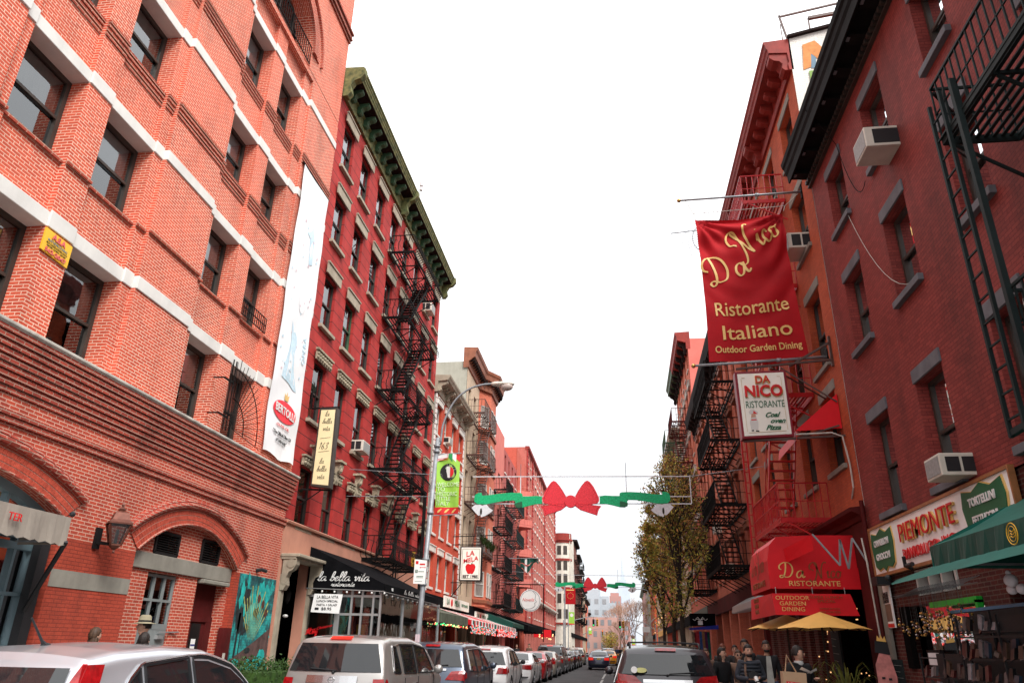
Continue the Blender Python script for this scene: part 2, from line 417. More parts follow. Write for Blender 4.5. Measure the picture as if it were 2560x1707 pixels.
M['flesh_pink'] = mat('painted_face_pink', (.60, .22, .20), .5, var=.3, scale=6)
M['chalk'] = mat('blackboard', (.015, .02, .02), .8, var=.4, scale=20)
M['limeframe'] = mat('bright_green_frame', (.02, .42, .04), .4)
M['plushw'] = mat('white_plush', (.62, .58, .60), .95, bump=.5)

def mural_mat():
    m = N('teal_mural_wall'); vec, hz = wallvec(m)
    b = m.n('ShaderNodeTexBrick'); b.offset = .5; m.l(vec, b.inputs['Vector'])
    for k, v in (('Scale', 1), ('Mortar Size', .006), ('Brick Width', .215), ('Row Height', .0677)): b.inputs[k].default_value = v
    n = m.noise(1.7, 5, .7)
    c = m.ramp(n, [(.30, (.008, .016, .02)), (.45, (.01, .10, .11)), (.56, (.015, .36, .34)), (.70, (.05, .46, .40)), (.8, (.30, .42, .2))])
    dk = m.ramp(hz, [(.0, 1), (1, 1)])
    sh = m.math('MULTIPLY', b.outputs['Fac'], .4)
    c = m.mix(sh, c, (.01, .05, .05))
    m.set(Base_Color=c, Roughness=.7); m.bump(b.outputs['Fac'], .3, .006)
    return m.mat
M['mural'] = mural_mat()
M['teal'] = mat('turquoise_mural_paint', (.015, .38, .35), .7, var=.4, scale=4)
M['muralsoot'] = mat('black_mural_paint', (.015, .02, .022), .8, var=.6, scale=6)
M['muralray'] = mat('yellow_mural_rays', (.36, .38, .12), .7, var=.5, scale=4)
M['muralwall'] = mat('brown_mural_wall', (.09, .05, .045), .8, var=.5, scale=5)

# ---------------------------------------------------------------- lettering
def solid(name, me, parent, mt):
    me.materials.clear(); me.materials.append(mt)
    return put(name, me, parent)

def text(s, size, fn, mt, parent, name='lettering', ext=.01, shear=0, bold=0, w=None, align='CENTER', sx=1, space=1):
    """fn(u,v,d) -> 3D point: u right, v up, d out of the sign. w: total width to fit to"""
    c = bpy.data.curves.new('t', 'FONT'); c.body = s; c.size = size; c.extrude = ext / 2; c.shear = shear; c.offset = bold
    c.align_x = align; c.align_y = 'CENTER'; c.space_character = space; c.space_line = 1.0; c.resolution_u = 3
    o = bpy.data.objects.new('t', c); COL.objects.link(o)
    dg = bpy.context.evaluated_depsgraph_get()
    me = bpy.data.meshes.new_from_object(o.evaluated_get(dg))
    bpy.data.objects.remove(o); bpy.data.curves.remove(c)
    k = sx
    if w:
        xs = [v.co.x for v in me.vertices]
        if xs: k = w / (max(xs) - min(xs))
    for v in me.vertices: v.co = fn(v.co.x * k, v.co.y, v.co.z + ext / 2 + .004)
    return solid(name, me, parent, mt)

SG = {
 'l': (.62, [[(0, .15), (.38, .9), (.55, 1.6), (.5, 2.05), (.32, 2.05), (.22, 1.5), (.2, .5), (.3, .05), (.5, .02), (.7, .25)]]),
 'a': (1.12, [[(.85, .8), (.6, 1), (.25, .85), (.05, .4), (.2, .02), (.5, .1), (.78, .6), (.86, .98), (.82, .4), (.92, .03), (1.18, .22)]]),
 'b': (.86, [[(0, .15), (.38, .9), (.55, 1.6), (.5, 2.05), (.32, 2.05), (.22, 1.5), (.18, .5), (.3, .02), (.6, .1), (.76, .55), (.62, .9), (.56, .75), (.9, .7)]]),
 'e': (.74, [[(0, .25), (.38, .45), (.58, .78), (.42, 1), (.18, .8), (.12, .35), (.32, 0), (.55, .05), (.78, .28)]]),
 'v': (.9, [[(0, .75), (.15, 1), (.28, .8), (.36, .05), (.68, .5), (.72, .95), (.9, .85)]]),
 'i': (.48, [[(0, .6), (.16, .98), (.14, .4), (.2, .03), (.5, .25)], [(.26, 1.38), (.30, 1.46)]]),
 't': (.56, [[(0, .45), (.3, 1.1), (.36, 1.75), (.2, .9), (.18, .2), (.32, 0), (.58, .25)], [(-.02, 1.1), (.52, 1.2)]]),
 'c': (.72, [[(.62, .78), (.45, 1), (.2, .85), (.08, .4), (.25, .02), (.48, .05), (.74, .28)]]),
 'o': (.86, [[(.5, 1), (.2, .85), (.08, .4), (.25, .02), (.55, .1), (.7, .5), (.6, .9), (.45, .98), (.55, .8), (.9, .85)]]),
 'r': (.66, [[(0, .3), (.2, 1.08), (.3, .85), (.52, .88), (.44, .4), (.5, .04), (.7, .25)]]),
 's': (.6, [[(0, .2), (.3, 1.02), (.4, .6), (.38, .1), (.1, .02), (.02, .18)], [(.3, .02), (.6, .25)]]),
 'n': (.95, [[(0, .8), (.1, 1), (.12, .5), (.08, 0), (.3, .7), (.5, 1), (.6, .8), (.56, .25), (.66, .02), (.95, .25)]]),
 'z': (.8, [[(.05, .85), (.3, 1), (.6, .9), (.2, .3), (.5, .1), (.4, -.5), (.1, -.7), (.1, -.4), (.8, .25)]]),
 'p': (.9, [[(0, .5), (.2, 1), (.15, 0), (.05, -.8)], [(.15, .6), (.4, 1), (.7, .7), (.5, .1), (.2, .1), (.9, .3)]]),
 'D': (2.12, [[(.62, 2.25), (.66, 1.5), (.58, .7), (.35, .12), (.05, .0), (-.08, .22), (.2, .35), (.7, .08), (1.25, .2), (1.58, .85), (1.5, 1.6), (1.05, 2.1), (.4, 2.15), (-.12, 1.8), (-.2, 1.35), (.1, 1.12)]]),
 'N': (2.0, [[(.1, 1.0), (-.1, 1.15), (-.45, 1.3), (-.42, 1.85), (.05, 2.2), (.5, 2.0), (.6, 1.2), (.5, .2), (.2, -.45), (-.25, -.5), (-.45, -.15)], [(.15, 2.15), (.6, 1.4), (1.1, .15), (1.22, .1), (1.2, 1.2), (1.4, 2.0), (1.7, 2.25), (1.9, 2.1)]]),
 'C': (1.4, [[(1.1, 1.6), (1.1, 2.0), (.8, 2.1), (.3, 1.6), (.15, .7), (.5, 0), (1.0, .15), (1.35, .5)], [(.8, 2.1), (.5, 1.7), (.7, 1.45), (.95, 1.7)]]),
 'P': (1.2, [[(.5, 1.9), (.4, .9), (.1, 0), (-.2, .1)], [(-.1, 1.5), (.3, 2.1), (.9, 2.1), (1.15, 1.6), (.8, 1.0), (.45, 1.05)]]),
 'M': (2.1, [[(-.2, .1), (.1, 0), (.4, 1), (.5, 2.1), (.8, .1), (1.3, 2.1), (1.4, .3), (1.6, 0), (1.9, .25)]]),
 'V': (1.5, [[(0, 1.8), (.2, 2.1), (.4, 1.8), (.6, 0), (1.0, 1.0), (1.3, 2.1)]]),
 'y': (.9, [[(0, .8), (.12, 1), (.2, .3), (.4, 0), (.7, .9)], [(.7, .95), (.6, -.5), (.3, -.8), (.15, -.5), (.9, .3)]]),
 'w': (1.2, [[(0, .8), (.12, 1), (.2, .1), (.55, .9), (.6, .1), (.95, .9), (1.2, .8)]]),
 'h': (.95, [[(0, .15), (.38, .9), (.55, 1.7), (.4, 2.05), (.25, 1.5), (.12, 0), (.4, .95), (.58, .8), (.56, .1), (.95, .25)]]),
 'm': (1.4, [[(0, .8), (.1, 1), (.1, 0), (.35, 1), (.5, .8), (.5, 0), (.8, 1), (.95, .8), (.95, .1), (1.4, .25)]]),
 ' ': (.7, []),
 '1': (.6, [[(.1, 1.2), (.35, 1.6), (.25, 0)]]),
 '6': (.9, [[(.6, 1.6), (.2, .9), (.15, .3), (.4, 0), (.65, .3), (.45, .7), (.2, .5)]]),
 '3': (.8, [[(.1, 1.3), (.4, 1.6), (.6, 1.3), (.3, .9), (.6, .5), (.4, 0), (.05, .2)]]),
}
def crom(P, n=6):
    if len(P) == 2: return [Vector(P[0]), Vector(P[1])]
    P = [Vector(p) for p in P]; Q = [P[0] * 2 - P[1]] + P + [P[-1] * 2 - P[-2]]; out = []
    for i in range(1, len(Q) - 2):
        for k in range(n):
            t = k / n; a, b, c, d = Q[i - 1:i + 3]
            out.append(.5 * (2 * b + (c - a) * t + (2 * a - 5 * b + 4 * c - d) * t * t + (3 * b - a - 3 * c + d) * t ** 3))
    return out + [P[-1]]
def script(s, h, fn, mt, parent, name='lettering', pen=.16, slant=.25, w=None, off=.006, center=True):
    """handwritten lettering: h = x-height in metres"""
    x = 0; strokes = []
    for ch in s:
        adv, st = SG[ch]
        for P in st: strokes.append([(p.x + x + slant * p.y, p.y) for p in crom(P)])
        x += adv
    xs = [p[0] for st in strokes for p in st]; lo, hi = min(xs), max(xs)
    k = (w / ((hi - lo) * h)) if w else 1; mid = (lo + hi) / 2 if center else lo
    mb = MB()
    for st in strokes:
        L = []; Rr = []
        for i, p in enumerate(st):
            a = Vector(st[max(i - 1, 0)]); b = Vector(st[min(i + 1, len(st) - 1)]); d = (b - a)
            if d.length < 1e-6: d = Vector((1, 0))
            d.normalize(); nn = Vector((-d.y, d.x))
            wd = pen * (.42 + .58 * abs(d.y) ** 1.2) / 2
            if i in (0, len(st) - 1): wd *= .6
            q = Vector(p); L.append(q + nn * wd); Rr.append(q - nn * wd)
        base = len(mb.v)
        for a, b in zip(L, Rr):
            mb.v.append(tuple(fn((a.x - mid) * h * k, a.y * h, off))); mb.v.append(tuple(fn((b.x - mid) * h * k, b.y * h, off)))
        for i in range(len(L) - 1):
            mb.f.append((base + 2 * i, base + 2 * i + 1, base + 2 * i + 3, base + 2 * i + 2)); mb.m.append(0)
    return mb.build(name, mt, parent)

def plane(o, u, v, n=None):
    o = Vector(o); u = Vector(u).normalized(); v = Vector(v).normalized(); n = Vector(n) if n else u.cross(v)
    n.normalize()
    return lambda a, b, d=0: o + u * a + v * b + n * d
# ---------------------------------------------------------------- building pieces
FL = Fac(-10.0, 1)
FR = Fac(5.6, -1)
FR2 = Fac(5.6, -1, 30.4, .018)
rnd = random.Random(11)

def window(F, par, a0, a1, z0, z1, d, fm='winframe', blind=None, sill=None, lintel=None, mull=0, guard=False, ac=False, fw=.055, plain=False, deep=.5):
    """sash window set at depth d (negative = recessed)"""
    mb = MB(); zm = z0 + (z1 - z0) * .5
    for b in ((a0, a0 + fw, z0, z1), (a1 - fw, a1, z0, z1), (a0 + fw, a1 - fw, z1 - fw, z1), (a0 + fw, a1 - fw, z0, z0 + fw * 1.2)):
        F.box(mb, b[0], b[1], d - .06, d + .03, b[2], b[3])
    if not plain: F.box(mb, a0 + fw, a1 - fw, d - .02, d + .02, zm - .03, zm + .03)
    for k in range(mull):
        am = a0 + (a1 - a0) * (k + 1) / (mull + 1); F.box(mb, am - .02, am + .02, d - .03, d + .015, z0 + fw, z1 - fw)
    i = .002
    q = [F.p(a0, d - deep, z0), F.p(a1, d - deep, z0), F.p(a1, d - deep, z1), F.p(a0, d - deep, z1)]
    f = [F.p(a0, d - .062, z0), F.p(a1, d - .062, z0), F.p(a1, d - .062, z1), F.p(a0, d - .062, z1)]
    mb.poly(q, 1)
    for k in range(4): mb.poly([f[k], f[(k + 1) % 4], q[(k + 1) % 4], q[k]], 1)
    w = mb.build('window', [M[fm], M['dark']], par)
    p = MB()
    p.poly([F.p(a0 + fw, d - .045, z0 + fw), F.p(a1 - fw, d - .045, z0 + fw), F.p(a1 - fw, d - .045, zm), F.p(a0 + fw, d - .045, zm)])
    p.poly([F.p(a0 + fw, d - .012, zm), F.p(a1 - fw, d - .012, zm), F.p(a1 - fw, d - .012, z1 - fw), F.p(a0 + fw, d - .012, z1 - fw)])
    p.build('pane', M['glass'], w)
    if blind is None: blind = rnd.choice([0, .3, .5, .55, .8]) if not plain else 0
    if blind > 0:
        b = MB(); F.box(b, a0 + fw, a1 - fw, d - .13, d - .12, z1 - (z1 - z0) * blind, z1 - .03)
        b.build('blind', M[rnd.choice(['blind', 'blind', 'curtain'])], w)
    if sill:
        s_ = MB(); F.box(s_, a0 - sill[1], a1 + sill[1], sill[4] if len(sill) > 4 else d, sill[2], z0 - sill[0], z0 - .002)
        s_.build('sill', M[sill[3]], w, bevel=.008)
    if lintel:
        lintel(F, w, a0, a1, z1)
    return w

def cornice(F, par, a0, a1, prof, mats, end0=True, name='cornice'):
    """prof: outline (d,z); one extrusion"""
    mb = MB(); F.prism(mb, prof, a0, a1)
    return mb.build(name, mats, par)

def bracket_row(F, par, positions, w, prof, mt, name='bracket', smooth=False):
    for a in positions:
        mb = MB(); F.prism(mb, prof, a - w / 2, a + w / 2); mb.build(name, M[mt], par, bevel=.012)

SCROLL = lambda d0, z1, dep, h: [(d0, z1), (d0 + dep, z1), (d0 + dep, z1 - h * .22), (d0 + dep * .8, z1 - h * .38), (d0 + dep * .5, z1 - h * .45), (d0 + dep * .35, z1 - h * .62), (d0 + dep * .42, z1 - h * .85), (d0 + dep * .25, z1 - h), (d0, z1 - h)]

def ac_unit(F, a0, a1, d0, d1, z0, z1, label, group=None, vents=2, cat='air conditioner', bld=None):
    t = thing('air_conditioner', label, cat, F.p((a0 + a1) / 2, d0, z0), group=group)
    mb = MB(); F.box(mb, a0, a1, d0, d1, z0, z1); mb.build('casing', M['acw'], t, bevel=.015)
    mb = MB(); F.box(mb, a0 + .04, a1 - .04, d1 - .01, d1 + .008, z0 + .04, z1 - .04); mb.build('condenser_grille', M['acg'], t)
    mb = MB(); n = vents; w = (d1 - d0) * .75 / n
    for k in range(n):
        q0 = d0 + (d1 - d0) * .12 + k * w * 1.08
        mb.box(*sorted((F.p(0, q0, 0)[0], F.p(0, q0 + w * .9, 0)[0])), a0 - .006, a0 + .01, z0 + .06, z1 - .06)
    mb.build('louvre', M['plastic'], t)
    return t

def fire_escape(F, label, a0, a1, floors, proj, mt='black', base=None, stair=None, rail_h=.9, bal=.14, bulge=0, slat=.13, group=None, drop=None, gap=.0, stays=True, d0=0.03, thick=.04, side=True, stairs_last=True, rb=.018):
    t = thing('fire_escape', label, 'fire escape', F.p(a0, 0, floors[0]), group=group)
    for li, z in enumerate(floors):
        mb = MB()
        n = int((proj) / slat)
        sa0, sa1, sd0, sd1 = (stair if stair else (0, 0, 0, 0))
        for k in range(n + 1):
            d = d0 + (proj - d0) * k / n
            segs = [(a0, a1)]
            if stair and li > 0 and sd0 - .02 < d < sd1 + .02: segs = [(a0, sa0 - .1), (sa1 - .6, a1)] if sa1 > sa0 else [(a0, sa1 + .6), (sa0 + .1, a1)]
            for (p, q) in segs:
                if q - p > .1: mb.bar(F.p(p, d, z), F.p(q, d, z), .05, .02)
        m = max(2, int((a1 - a0) / 1.1))
        for k in range(m + 1):
            a = a0 + (a1 - a0) * k / m
            mb.bar(F.p(a, d0, z - .03), F.p(a, proj, z - .03), .04, .05)
        for d in (d0, proj): mb.bar(F.p(a0, d, z - .02), F.p(a1, d, z - .02), .035, .13)
        for a in (a0, a1): mb.bar(F.p(a, d0, z - .02), F.p(a, proj, z - .02), .035, .12)
        mb.build('platform', M[mt], t)
        mb = MB()
        def post(a, d):
            if bulge:
                c = F.p(a, d, z); o = .22 * bulge
                for (z0, z1, o0, o1) in ((0, .12, 0, o), (.12, .35, o, o), (.35, .65, o, 0), (.65, rail_h, 0, 0)):
                    if abs(d - proj) < .01: mb.bar(F.p(a, d + o0, z + z0), F.p(a, d + o1, z + z1), rb)
                    else: mb.bar(F.p(a + (o0 if a > a0 else -o0), d, z + z0), F.p(a + (o1 if a > a0 else -o1), d, z + z1), rb)
            else: mb.bar(F.p(a, d, z), F.p(a, d, z + rail_h), rb)
        k = int((a1 - a0) / bal)
        for i in range(k + 1): post(a0 + (a1 - a0) * i / k, proj)
        k = max(2, int(proj / bal))
        for a in (a0, a1):
            for i in range(k): post(a, d0 + (proj - d0) * i / k)
        for zz, th in ((rail_h, .035), (rail_h * .5, .02)) if not bulge else ((rail_h, .035),):
            mb.bar(F.p(a0, proj, z + zz), F.p(a1, proj, z + zz), th)
            for a in (a0, a1): mb.bar(F.p(a, d0, z + zz), F.p(a, proj, z + zz), th)
        mb.build('railing', M[mt], t)
        mb = MB()
        for i in range(m + 1):
            a = a0 + (a1 - a0) * i / m
            mb.bar(F.p(a, proj * .9, z - .06), F.p(a, .02, z - .7), .035)
        mb.build('bracket', M[mt], t)
        if stair and (li < len(floors) - 1):
            z2 = floors[li + 1]; mb = MB(); st = MB()
            # stair rises from (sa0) at z to (sa1) at z2
            nn = int((z2 - z) / .23)
            for dd in (sd0, sd1):
                mb.bar(F.p(sa0, dd, z), F.p(sa1, dd, z2), .03, .13)
                mb.bar(F.p(sa0, dd, z + .75), F.p(sa1, dd, z2 + .75), .025)
                for q in range(0, nn + 1, 3): mb.bar(F.p(sa0 + (sa1 - sa0) * q / nn, dd, z + (z2 - z) * q / nn), F.p(sa0 + (sa1 - sa0) * q / nn, dd, z + (z2 - z) * q / nn + .75), .018)
            for q in range(1, nn):
                a = sa0 + (sa1 - sa0) * q / nn; zz = z + (z2 - z) * q / nn
                F.box(mb, a - .1, a + .1, sd0 + .01, sd1 - .01, zz - .01, zz + .015)
            mb.build('stair', M[mt], t)
    if drop:
        a, d, z0, z1 = drop; mb = MB()
        for q in (-.2, .2): mb.bar(F.p(a + q, d, z0), F.p(a + q, d, z1), .045)
        k = int((z1 - z0) / .3)
        for i in range(k): mb.bar(F.p(a - .2, d, z0 + .15 + i * .3), F.p(a + .2, d, z0 + .15 + i * .3), .022)
        mb.build('ladder', M[mt], t)
    return t

def awning(F, label, a0, a1, dw, df, zt, zf, zv, mts, name='awning', side=True, scallop=0, cat='awning', group=None, stripes=None):
    """cloth from the wall (dw, zt) to the front edge (df, zf) with a valance down to zv"""
    t = thing(name, label, cat, F.p(a0, dw, zt), group=group)
    mb = MB(); n = max(2, int((a1 - a0) / .35)); nm = len(mts)
    def sag(f): return -.05 * math.sin(PI * f)
    for i in range(n):
        p, q = a0 + (a1 - a0) * i / n, a0 + (a1 - a0) * (i + 1) / n
        for k in range(4):
            f, g = k / 4, (k + 1) / 4
            P = lambda a, h: F.p(a, dw + (df - dw) * h, zt + (zf - zt) * h + sag(h))
            mb.poly([P(p, f), P(q, f), P(q, g), P(p, g)], i % nm)
    mb.build('canopy', [M[x] for x in mts], t)
    mb = MB()
    for i in range(n * 3):
        p, q = a0 + (a1 - a0) * i / (n * 3), a0 + (a1 - a0) * (i + 1) / (n * 3)
        e = scallop * (abs(math.sin(PI * (i + .0) * .5))), scallop * (abs(math.sin(PI * (i + 1.) * .5)))
        w0 = .02 * math.sin(i * 1.7); w1 = .02 * math.sin((i + 1) * 1.7)
        mb.poly([F.p(p, df, zf), F.p(q, df, zf), F.p(q, df + w1, zv - e[1]), F.p(p, df + w0, zv - e[0])], (i // 3) % nm)
    mb.build('valance', [M[x] for x in mts], t)
    if side:
        for a in (a0, a1): mb = MB(); mb.poly([F.p(a, dw, zt), F.p(a, df, zf), F.p(a, df, zv), F.p(a, dw, zv)]); mb.build('side_panel', [M[mts[0]]], t)
    mb = MB()
    for a in (a0 + .05, (a0 + a1) / 2, a1 - .05):
        mb.bar(F.p(a, dw, zv + .05), F.p(a, df - .03, zv + .05), .03); mb.bar(F.p(a, df - .03, zv + .05), F.p(a, df - .03, zf - .03), .03)
    mb.build('frame', M['galv'], t)
    return t

def simple_lintel(h, ext, d, mt, cap=False):
    def f(F, w, a0, a1, z1):
        mb = MB(); F.box(mb, a0 - ext, a1 + ext, -.03, d, z1 + .002, z1 + h)
        if cap: F.box(mb, a0 - ext - .02, a1 + ext + .02, -.03, d + .04, z1 + h + .001, z1 + h + .07)
        mb.build('lintel', M[mt], w, bevel=.01)
    return f

def carved_lintel(mt, h=.42, ext=.17, d=.14, key=False, dk=.3):
    def f(F, w, a0, a1, z1):
        mb = MB(); F.box(mb, a0 - ext, a1 + ext, -.03, d, z1 + .002, z1 + h * .82); F.box(mb, a0 - ext - .05, a1 + ext + .05, -.03, d + .07, z1 + h * .83, z1 + h)
        n = 7
        for i in range(n):
            for j in range(2):
                a = a0 - ext + .1 + (a1 - a0 + 2 * ext - .2) * i / (n - 1)
                mb.ball(F.p(a, d + .01, z1 + h * (.24 + .34 * j)), .085, 8, None, (.6, 1, .75))
        mb.build('lintel', M[mt], w)
        if key:
            mb = MB(); am = (a0 + a1) / 2; F.prism(mb, SCROLL(d, z1 + h + .38, dk, .8), am - .16, am + .16)
            mb.ball(F.p(am, d + dk * .55, z1 + h + .1), .14, 8); F.box(mb, am - .28, am + .28, 0, dk + .12, z1 + h + .36, z1 + h + .44)
            mb.build('keystone', M[mt], w)
    return f
# ================================================================ A: big red brick warehouse, left foreground
def arch_z(a, c, half, zs, rise):
    r = (half * half + rise * rise) / (2 * rise); t = min(half, abs(a - c))
    return zs + rise - r + math.sqrt(max(0, r * r - t * t))
def arch_pts(c, half, zs, rise, n=20): return [(c - half + 2 * half * i / n, arch_z(c - half + 2 * half * i / n, c, half, zs, rise)) for i in range(n + 1)]

A = thing('brick_warehouse', 'large orange red brick warehouse with white stone bands and arched ground floor', 'building', (-10, 12, 0))
P0, P1, P2 = -.24, -.12, 0.0
COLS = [(8.88, 10.40), (11.10, 12.64), (15.38, 16.85), (17.54, 18.98)]
COLS = [(4.6, 6.15)] + COLS
BANDS = [(8.58, 8.88), (11.93, 12.2), (15.36, 15.64), (19.03, 19.30)]
ROWS = [(6.46, 8.58), (10.05, 11.93), (13.62, 15.36), (17.05, 19.03)]
holes = [(a - .015, b + .015, z0 - .004, z1 + .004) for (a, b) in COLS for (z0, z1) in ROWS]
w = MB(); FL.wall(w, 2.0, 21.95, 6.3, 20.1, P0, holes, .38)
# strips and piers, each a little proud of the field
def pier(a0, a1, d, z0, z1): FL.box(w, a0, a1, -.61, d, z0, z1)
PIERS = [(4.2, 4.6), (6.15, 8.58), (12.95, 15.08), (19.45, 21.95)]
for (z0, z1) in [(6.44, BANDS[0][0]), (BANDS[0][1], BANDS[1][0]), (BANDS[1][1], BANDS[2][0]), (BANDS[2][1], BANDS[3][0]), (BANDS[3][1], 20.1)]:
    for a0, a1 in ((2.0, 4.2), (6.46, 8.58), (12.95, 15.08), (19.45, 21.95)): pier(a0, a1, P2, z0, z1)
    for a0, a1 in ((4.2, 4.6), (6.15, 6.46), (8.58, 8.88), (10.40, 11.10), (12.64, 12.95), (15.08, 15.38), (16.85, 17.54), (18.98, 19.45)): pier(a0, a1, P1, z0, z1)
w.build('wall', M['brickA'], A)
# stone bands follow the profile
for (z0, z1) in BANDS:
    b = MB(); last = None
    segs = [(2.0, 4.2, P2), (4.2, 4.6, P1), (4.6, 6.15, P1 - .04), (6.15, 6.46, P1), (6.46, 8.58, P2), (8.58, 8.88, P1), (8.88, 10.4, P1 - .04), (10.4, 11.1, P1), (11.1, 12.64, P1 - .04), (12.64, 12.95, P1), (12.95, 15.08, P2), (15.08, 15.38, P1), (15.38, 16.85, P1 - .04), (16.85, 17.54, P1), (17.54, 18.98, P1 - .04), (18.98, 19.45, P1), (19.45, 21.95, P2)]
    for a0, a1, d in segs: FL.box(b, a0 + .0005, a1 - .0005, -.55, d + .035, z0, z1 + (.04 if d == P1 else 0))
    b.build('stone_band', M['stone'], A, bevel=.012)
# corbelled brick courses under the sills
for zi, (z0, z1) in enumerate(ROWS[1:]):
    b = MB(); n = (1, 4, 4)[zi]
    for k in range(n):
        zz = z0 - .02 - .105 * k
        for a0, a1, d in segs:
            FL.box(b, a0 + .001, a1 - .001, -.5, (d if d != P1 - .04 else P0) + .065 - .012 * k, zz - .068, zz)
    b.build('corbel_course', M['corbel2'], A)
for (a0, a1) in COLS:
    for ri, (z0, z1) in enumerate(ROWS):
        g = (a0 > 17 and ri == 1)
        wd = window(FL, A, a0, a1, z0, z1, P0 - .3, 'winframe', blind=.5, fw=.1)
        if ri == 1 and a0 > 17:
            g = MB()
            for i in range(13): g.bar(FL.p(a0 + .05 + i * .115, P1 + .05, z0 + .03), FL.p(a0 + .05 + i * .115, P1 + .05, z0 + .5), .018)
            for zz in (.04, .27, .5): g.bar(FL.p(a0 + .02, P1 + .05, z0 + zz), FL.p(a1 - .02, P1 + .05, z0 + zz), .022)
            g.build('window_guard', M['black'], wd)
# fan shaped iron guard on the last first-floor window
fg = thing('iron_window_guard', 'black iron fan shaped guard with spikes over the lowest right window of the warehouse', 'window guard', FL.p(17.3, .1, 6.6))
g = MB(); c0 = (17.35, 6.75)
for i in range(17):
    t = R(-6 + 100 * i / 16); r_ = 1.75 + (.12 if i % 2 else 0)
    g.bar(FL.p(c0[0] + .15 * math.cos(t), .22, c0[1] + .15 * math.sin(t)), FL.p(c0[0] + r_ * math.cos(t), .24, c0[1] + r_ * math.sin(t)), .013)
for rr in (.75, 1.55): g.tube([FL.p(c0[0] + rr * math.cos(R(q)), .23, c0[1] + rr * math.sin(R(q))) for q in range(-5, 96, 5)], .014, 5)
g.build('fan_grille', M['black'], fg)
g = MB()
for a in (17.05, 17.2): g.bar(FL.p(a, .22, 6.6), FL.p(a, .22, 8.5), .025)
for z in (6.95, 7.9): g.bar(FL.p(16.75, -.1, z), FL.p(16.75, .2, z), .03); g.bar(FL.p(16.75, .2, z), FL.p(17.25, .2, z), .04)
g.build('bracket', M['black'], fg)

# top storey with the big round arch
w = MB()
ac, ah, azs = 17.25, 1.75, 20.3
FL.wall(w, 2.0, ac - ah, 20.3, 27.6, P2 - .01, [(4.6, 6.1, 20.5, 23), (8.9, 12.6, 20.5, 23.0)], .5)
FL.wall(w, ac + ah, 21.95, 20.3, 27.6, P2 - .01, [], .5)
n = 20; pts = [(ac - ah * math.cos(PI * i / n), 21.0 + ah * math.sin(PI * i / n)) for i in range(n + 1)]
for i in range(n):
    w.poly([FL.p(*[pts[i][0], P2 - .01, pts[i][1]]), FL.p(pts[i + 1][0], P2 - .01, pts[i + 1][1]), FL.p(pts[i + 1][0], P2 - .01, 27.6), FL.p(pts[i][0], P2 - .01, 27.6)])
    w.poly([FL.p(pts[i][0], P2 - .01, pts[i][1]), FL.p(pts[i + 1][0], P2 - .01, pts[i + 1][1]), FL.p(pts[i + 1][0], -.7, pts[i + 1][1]), FL.p(pts[i][0], -.7, pts[i][1])])
for a in (ac - ah, ac + ah): w.poly([FL.p(a, P2 - .01, 20.3), FL.p(a, P2 - .01, 21.0), FL.p(a, -.7, 21.0), FL.p(a, -.7, 20.3)])
FL.box(w, 2, 21.95, -.6, P2 - .02, 20.1, 20.3)
w.build('upper_wall', M['brickA'], A)
b = MB()
for r0, r1, dd in ((ah, ah + .28, .10), (ah + .28, ah + .55, .05), (ah + .75, ah + .83, .09)):
    for i in range(n * 2):
        t0, t1 = PI * i / (n * 2), PI * (i + 1) / (n * 2)
        P = lambda t, r, d: FL.p(ac - r * math.cos(t), d, 21.0 + r * math.sin(t))
        b.hexa([P(t0, r0, -.05), P(t0, r0, dd), P(t1, r0, dd), P(t1, r0, -.05), P(t0, r1, -.05), P(t0, r1, dd), P(t1, r1, dd), P(t1, r1, -.05)])
b.build('arch_moulding', M['brickAlow'], A)
b = MB()
for k in range(4): FL.box(b, 2, 21.97, -.4, .06 + .05 * (k % 2) + .02 * k, 24.3 + .13 * k, 24.38 + .13 * k)
b.build('parapet_course', M['corbel'], A)
wd = window(FL, A, ac - 1.2, ac - .1, 20.35, 22.4, -.6, 'winframe', blind=0); window(FL, A, ac + .1, ac + 1.2, 20.35, 22.4, -.6, 'winframe', blind=0)
b = MB(); b.poly([FL.p(a, -.66, z) for a, z in [(ac - ah, 20.3)] + pts + [(ac + ah, 20.3)]]); b.build('arch_panel', M['dark'], A)
b = MB()
for i in range(24): b.bar(FL.p(ac - 1.6 + i * .14, .02, 20.35), FL.p(ac - 1.6 + i * .14, .02, 21.1), .02)
for z in (20.38, 21.1): b.bar(FL.p(ac - 1.65, .02, z), FL.p(ac + 1.65, .02, z), .03)
b.build('balcony_rail', M['black'], A)
for a0 in (4.6,): window(FL, A, 4.6, 6.1, 20.5, 23, -.4)
for a0, a1 in ((8.9, 10.4), (11.1, 12.6)): window(FL, A, a0, a1, 20.5, 23, -.45)

# ledge and corbel table
b = MB(); FL.prism(b, [(-.3, 6.36), (.26, 6.34), (.30, 6.38), (.30, 6.43), (-.3, 6.455)], 2, 22.05); b.build('stone_ledge', M['ledge'], A, bevel=.01)
b = MB(); z = 6.34; dd = .26
for k in range(9):
    FL.box(b, 2, 22.03, -.4, dd, z - .075, z); z -= .075
    FL.box(b, 2, 22.0, -.4, dd - .055, z - .035, z, 1); z -= .035
    dd -= .028
b.build('corbel_table', [M['corbel'], M['brickAlow']], A)
b = MB()
for z in (5.10, 4.98): FL.box(b, 2, 22.0, -.3, .055, z - .07, z)
b.build('string_course', M['corbel'], A)
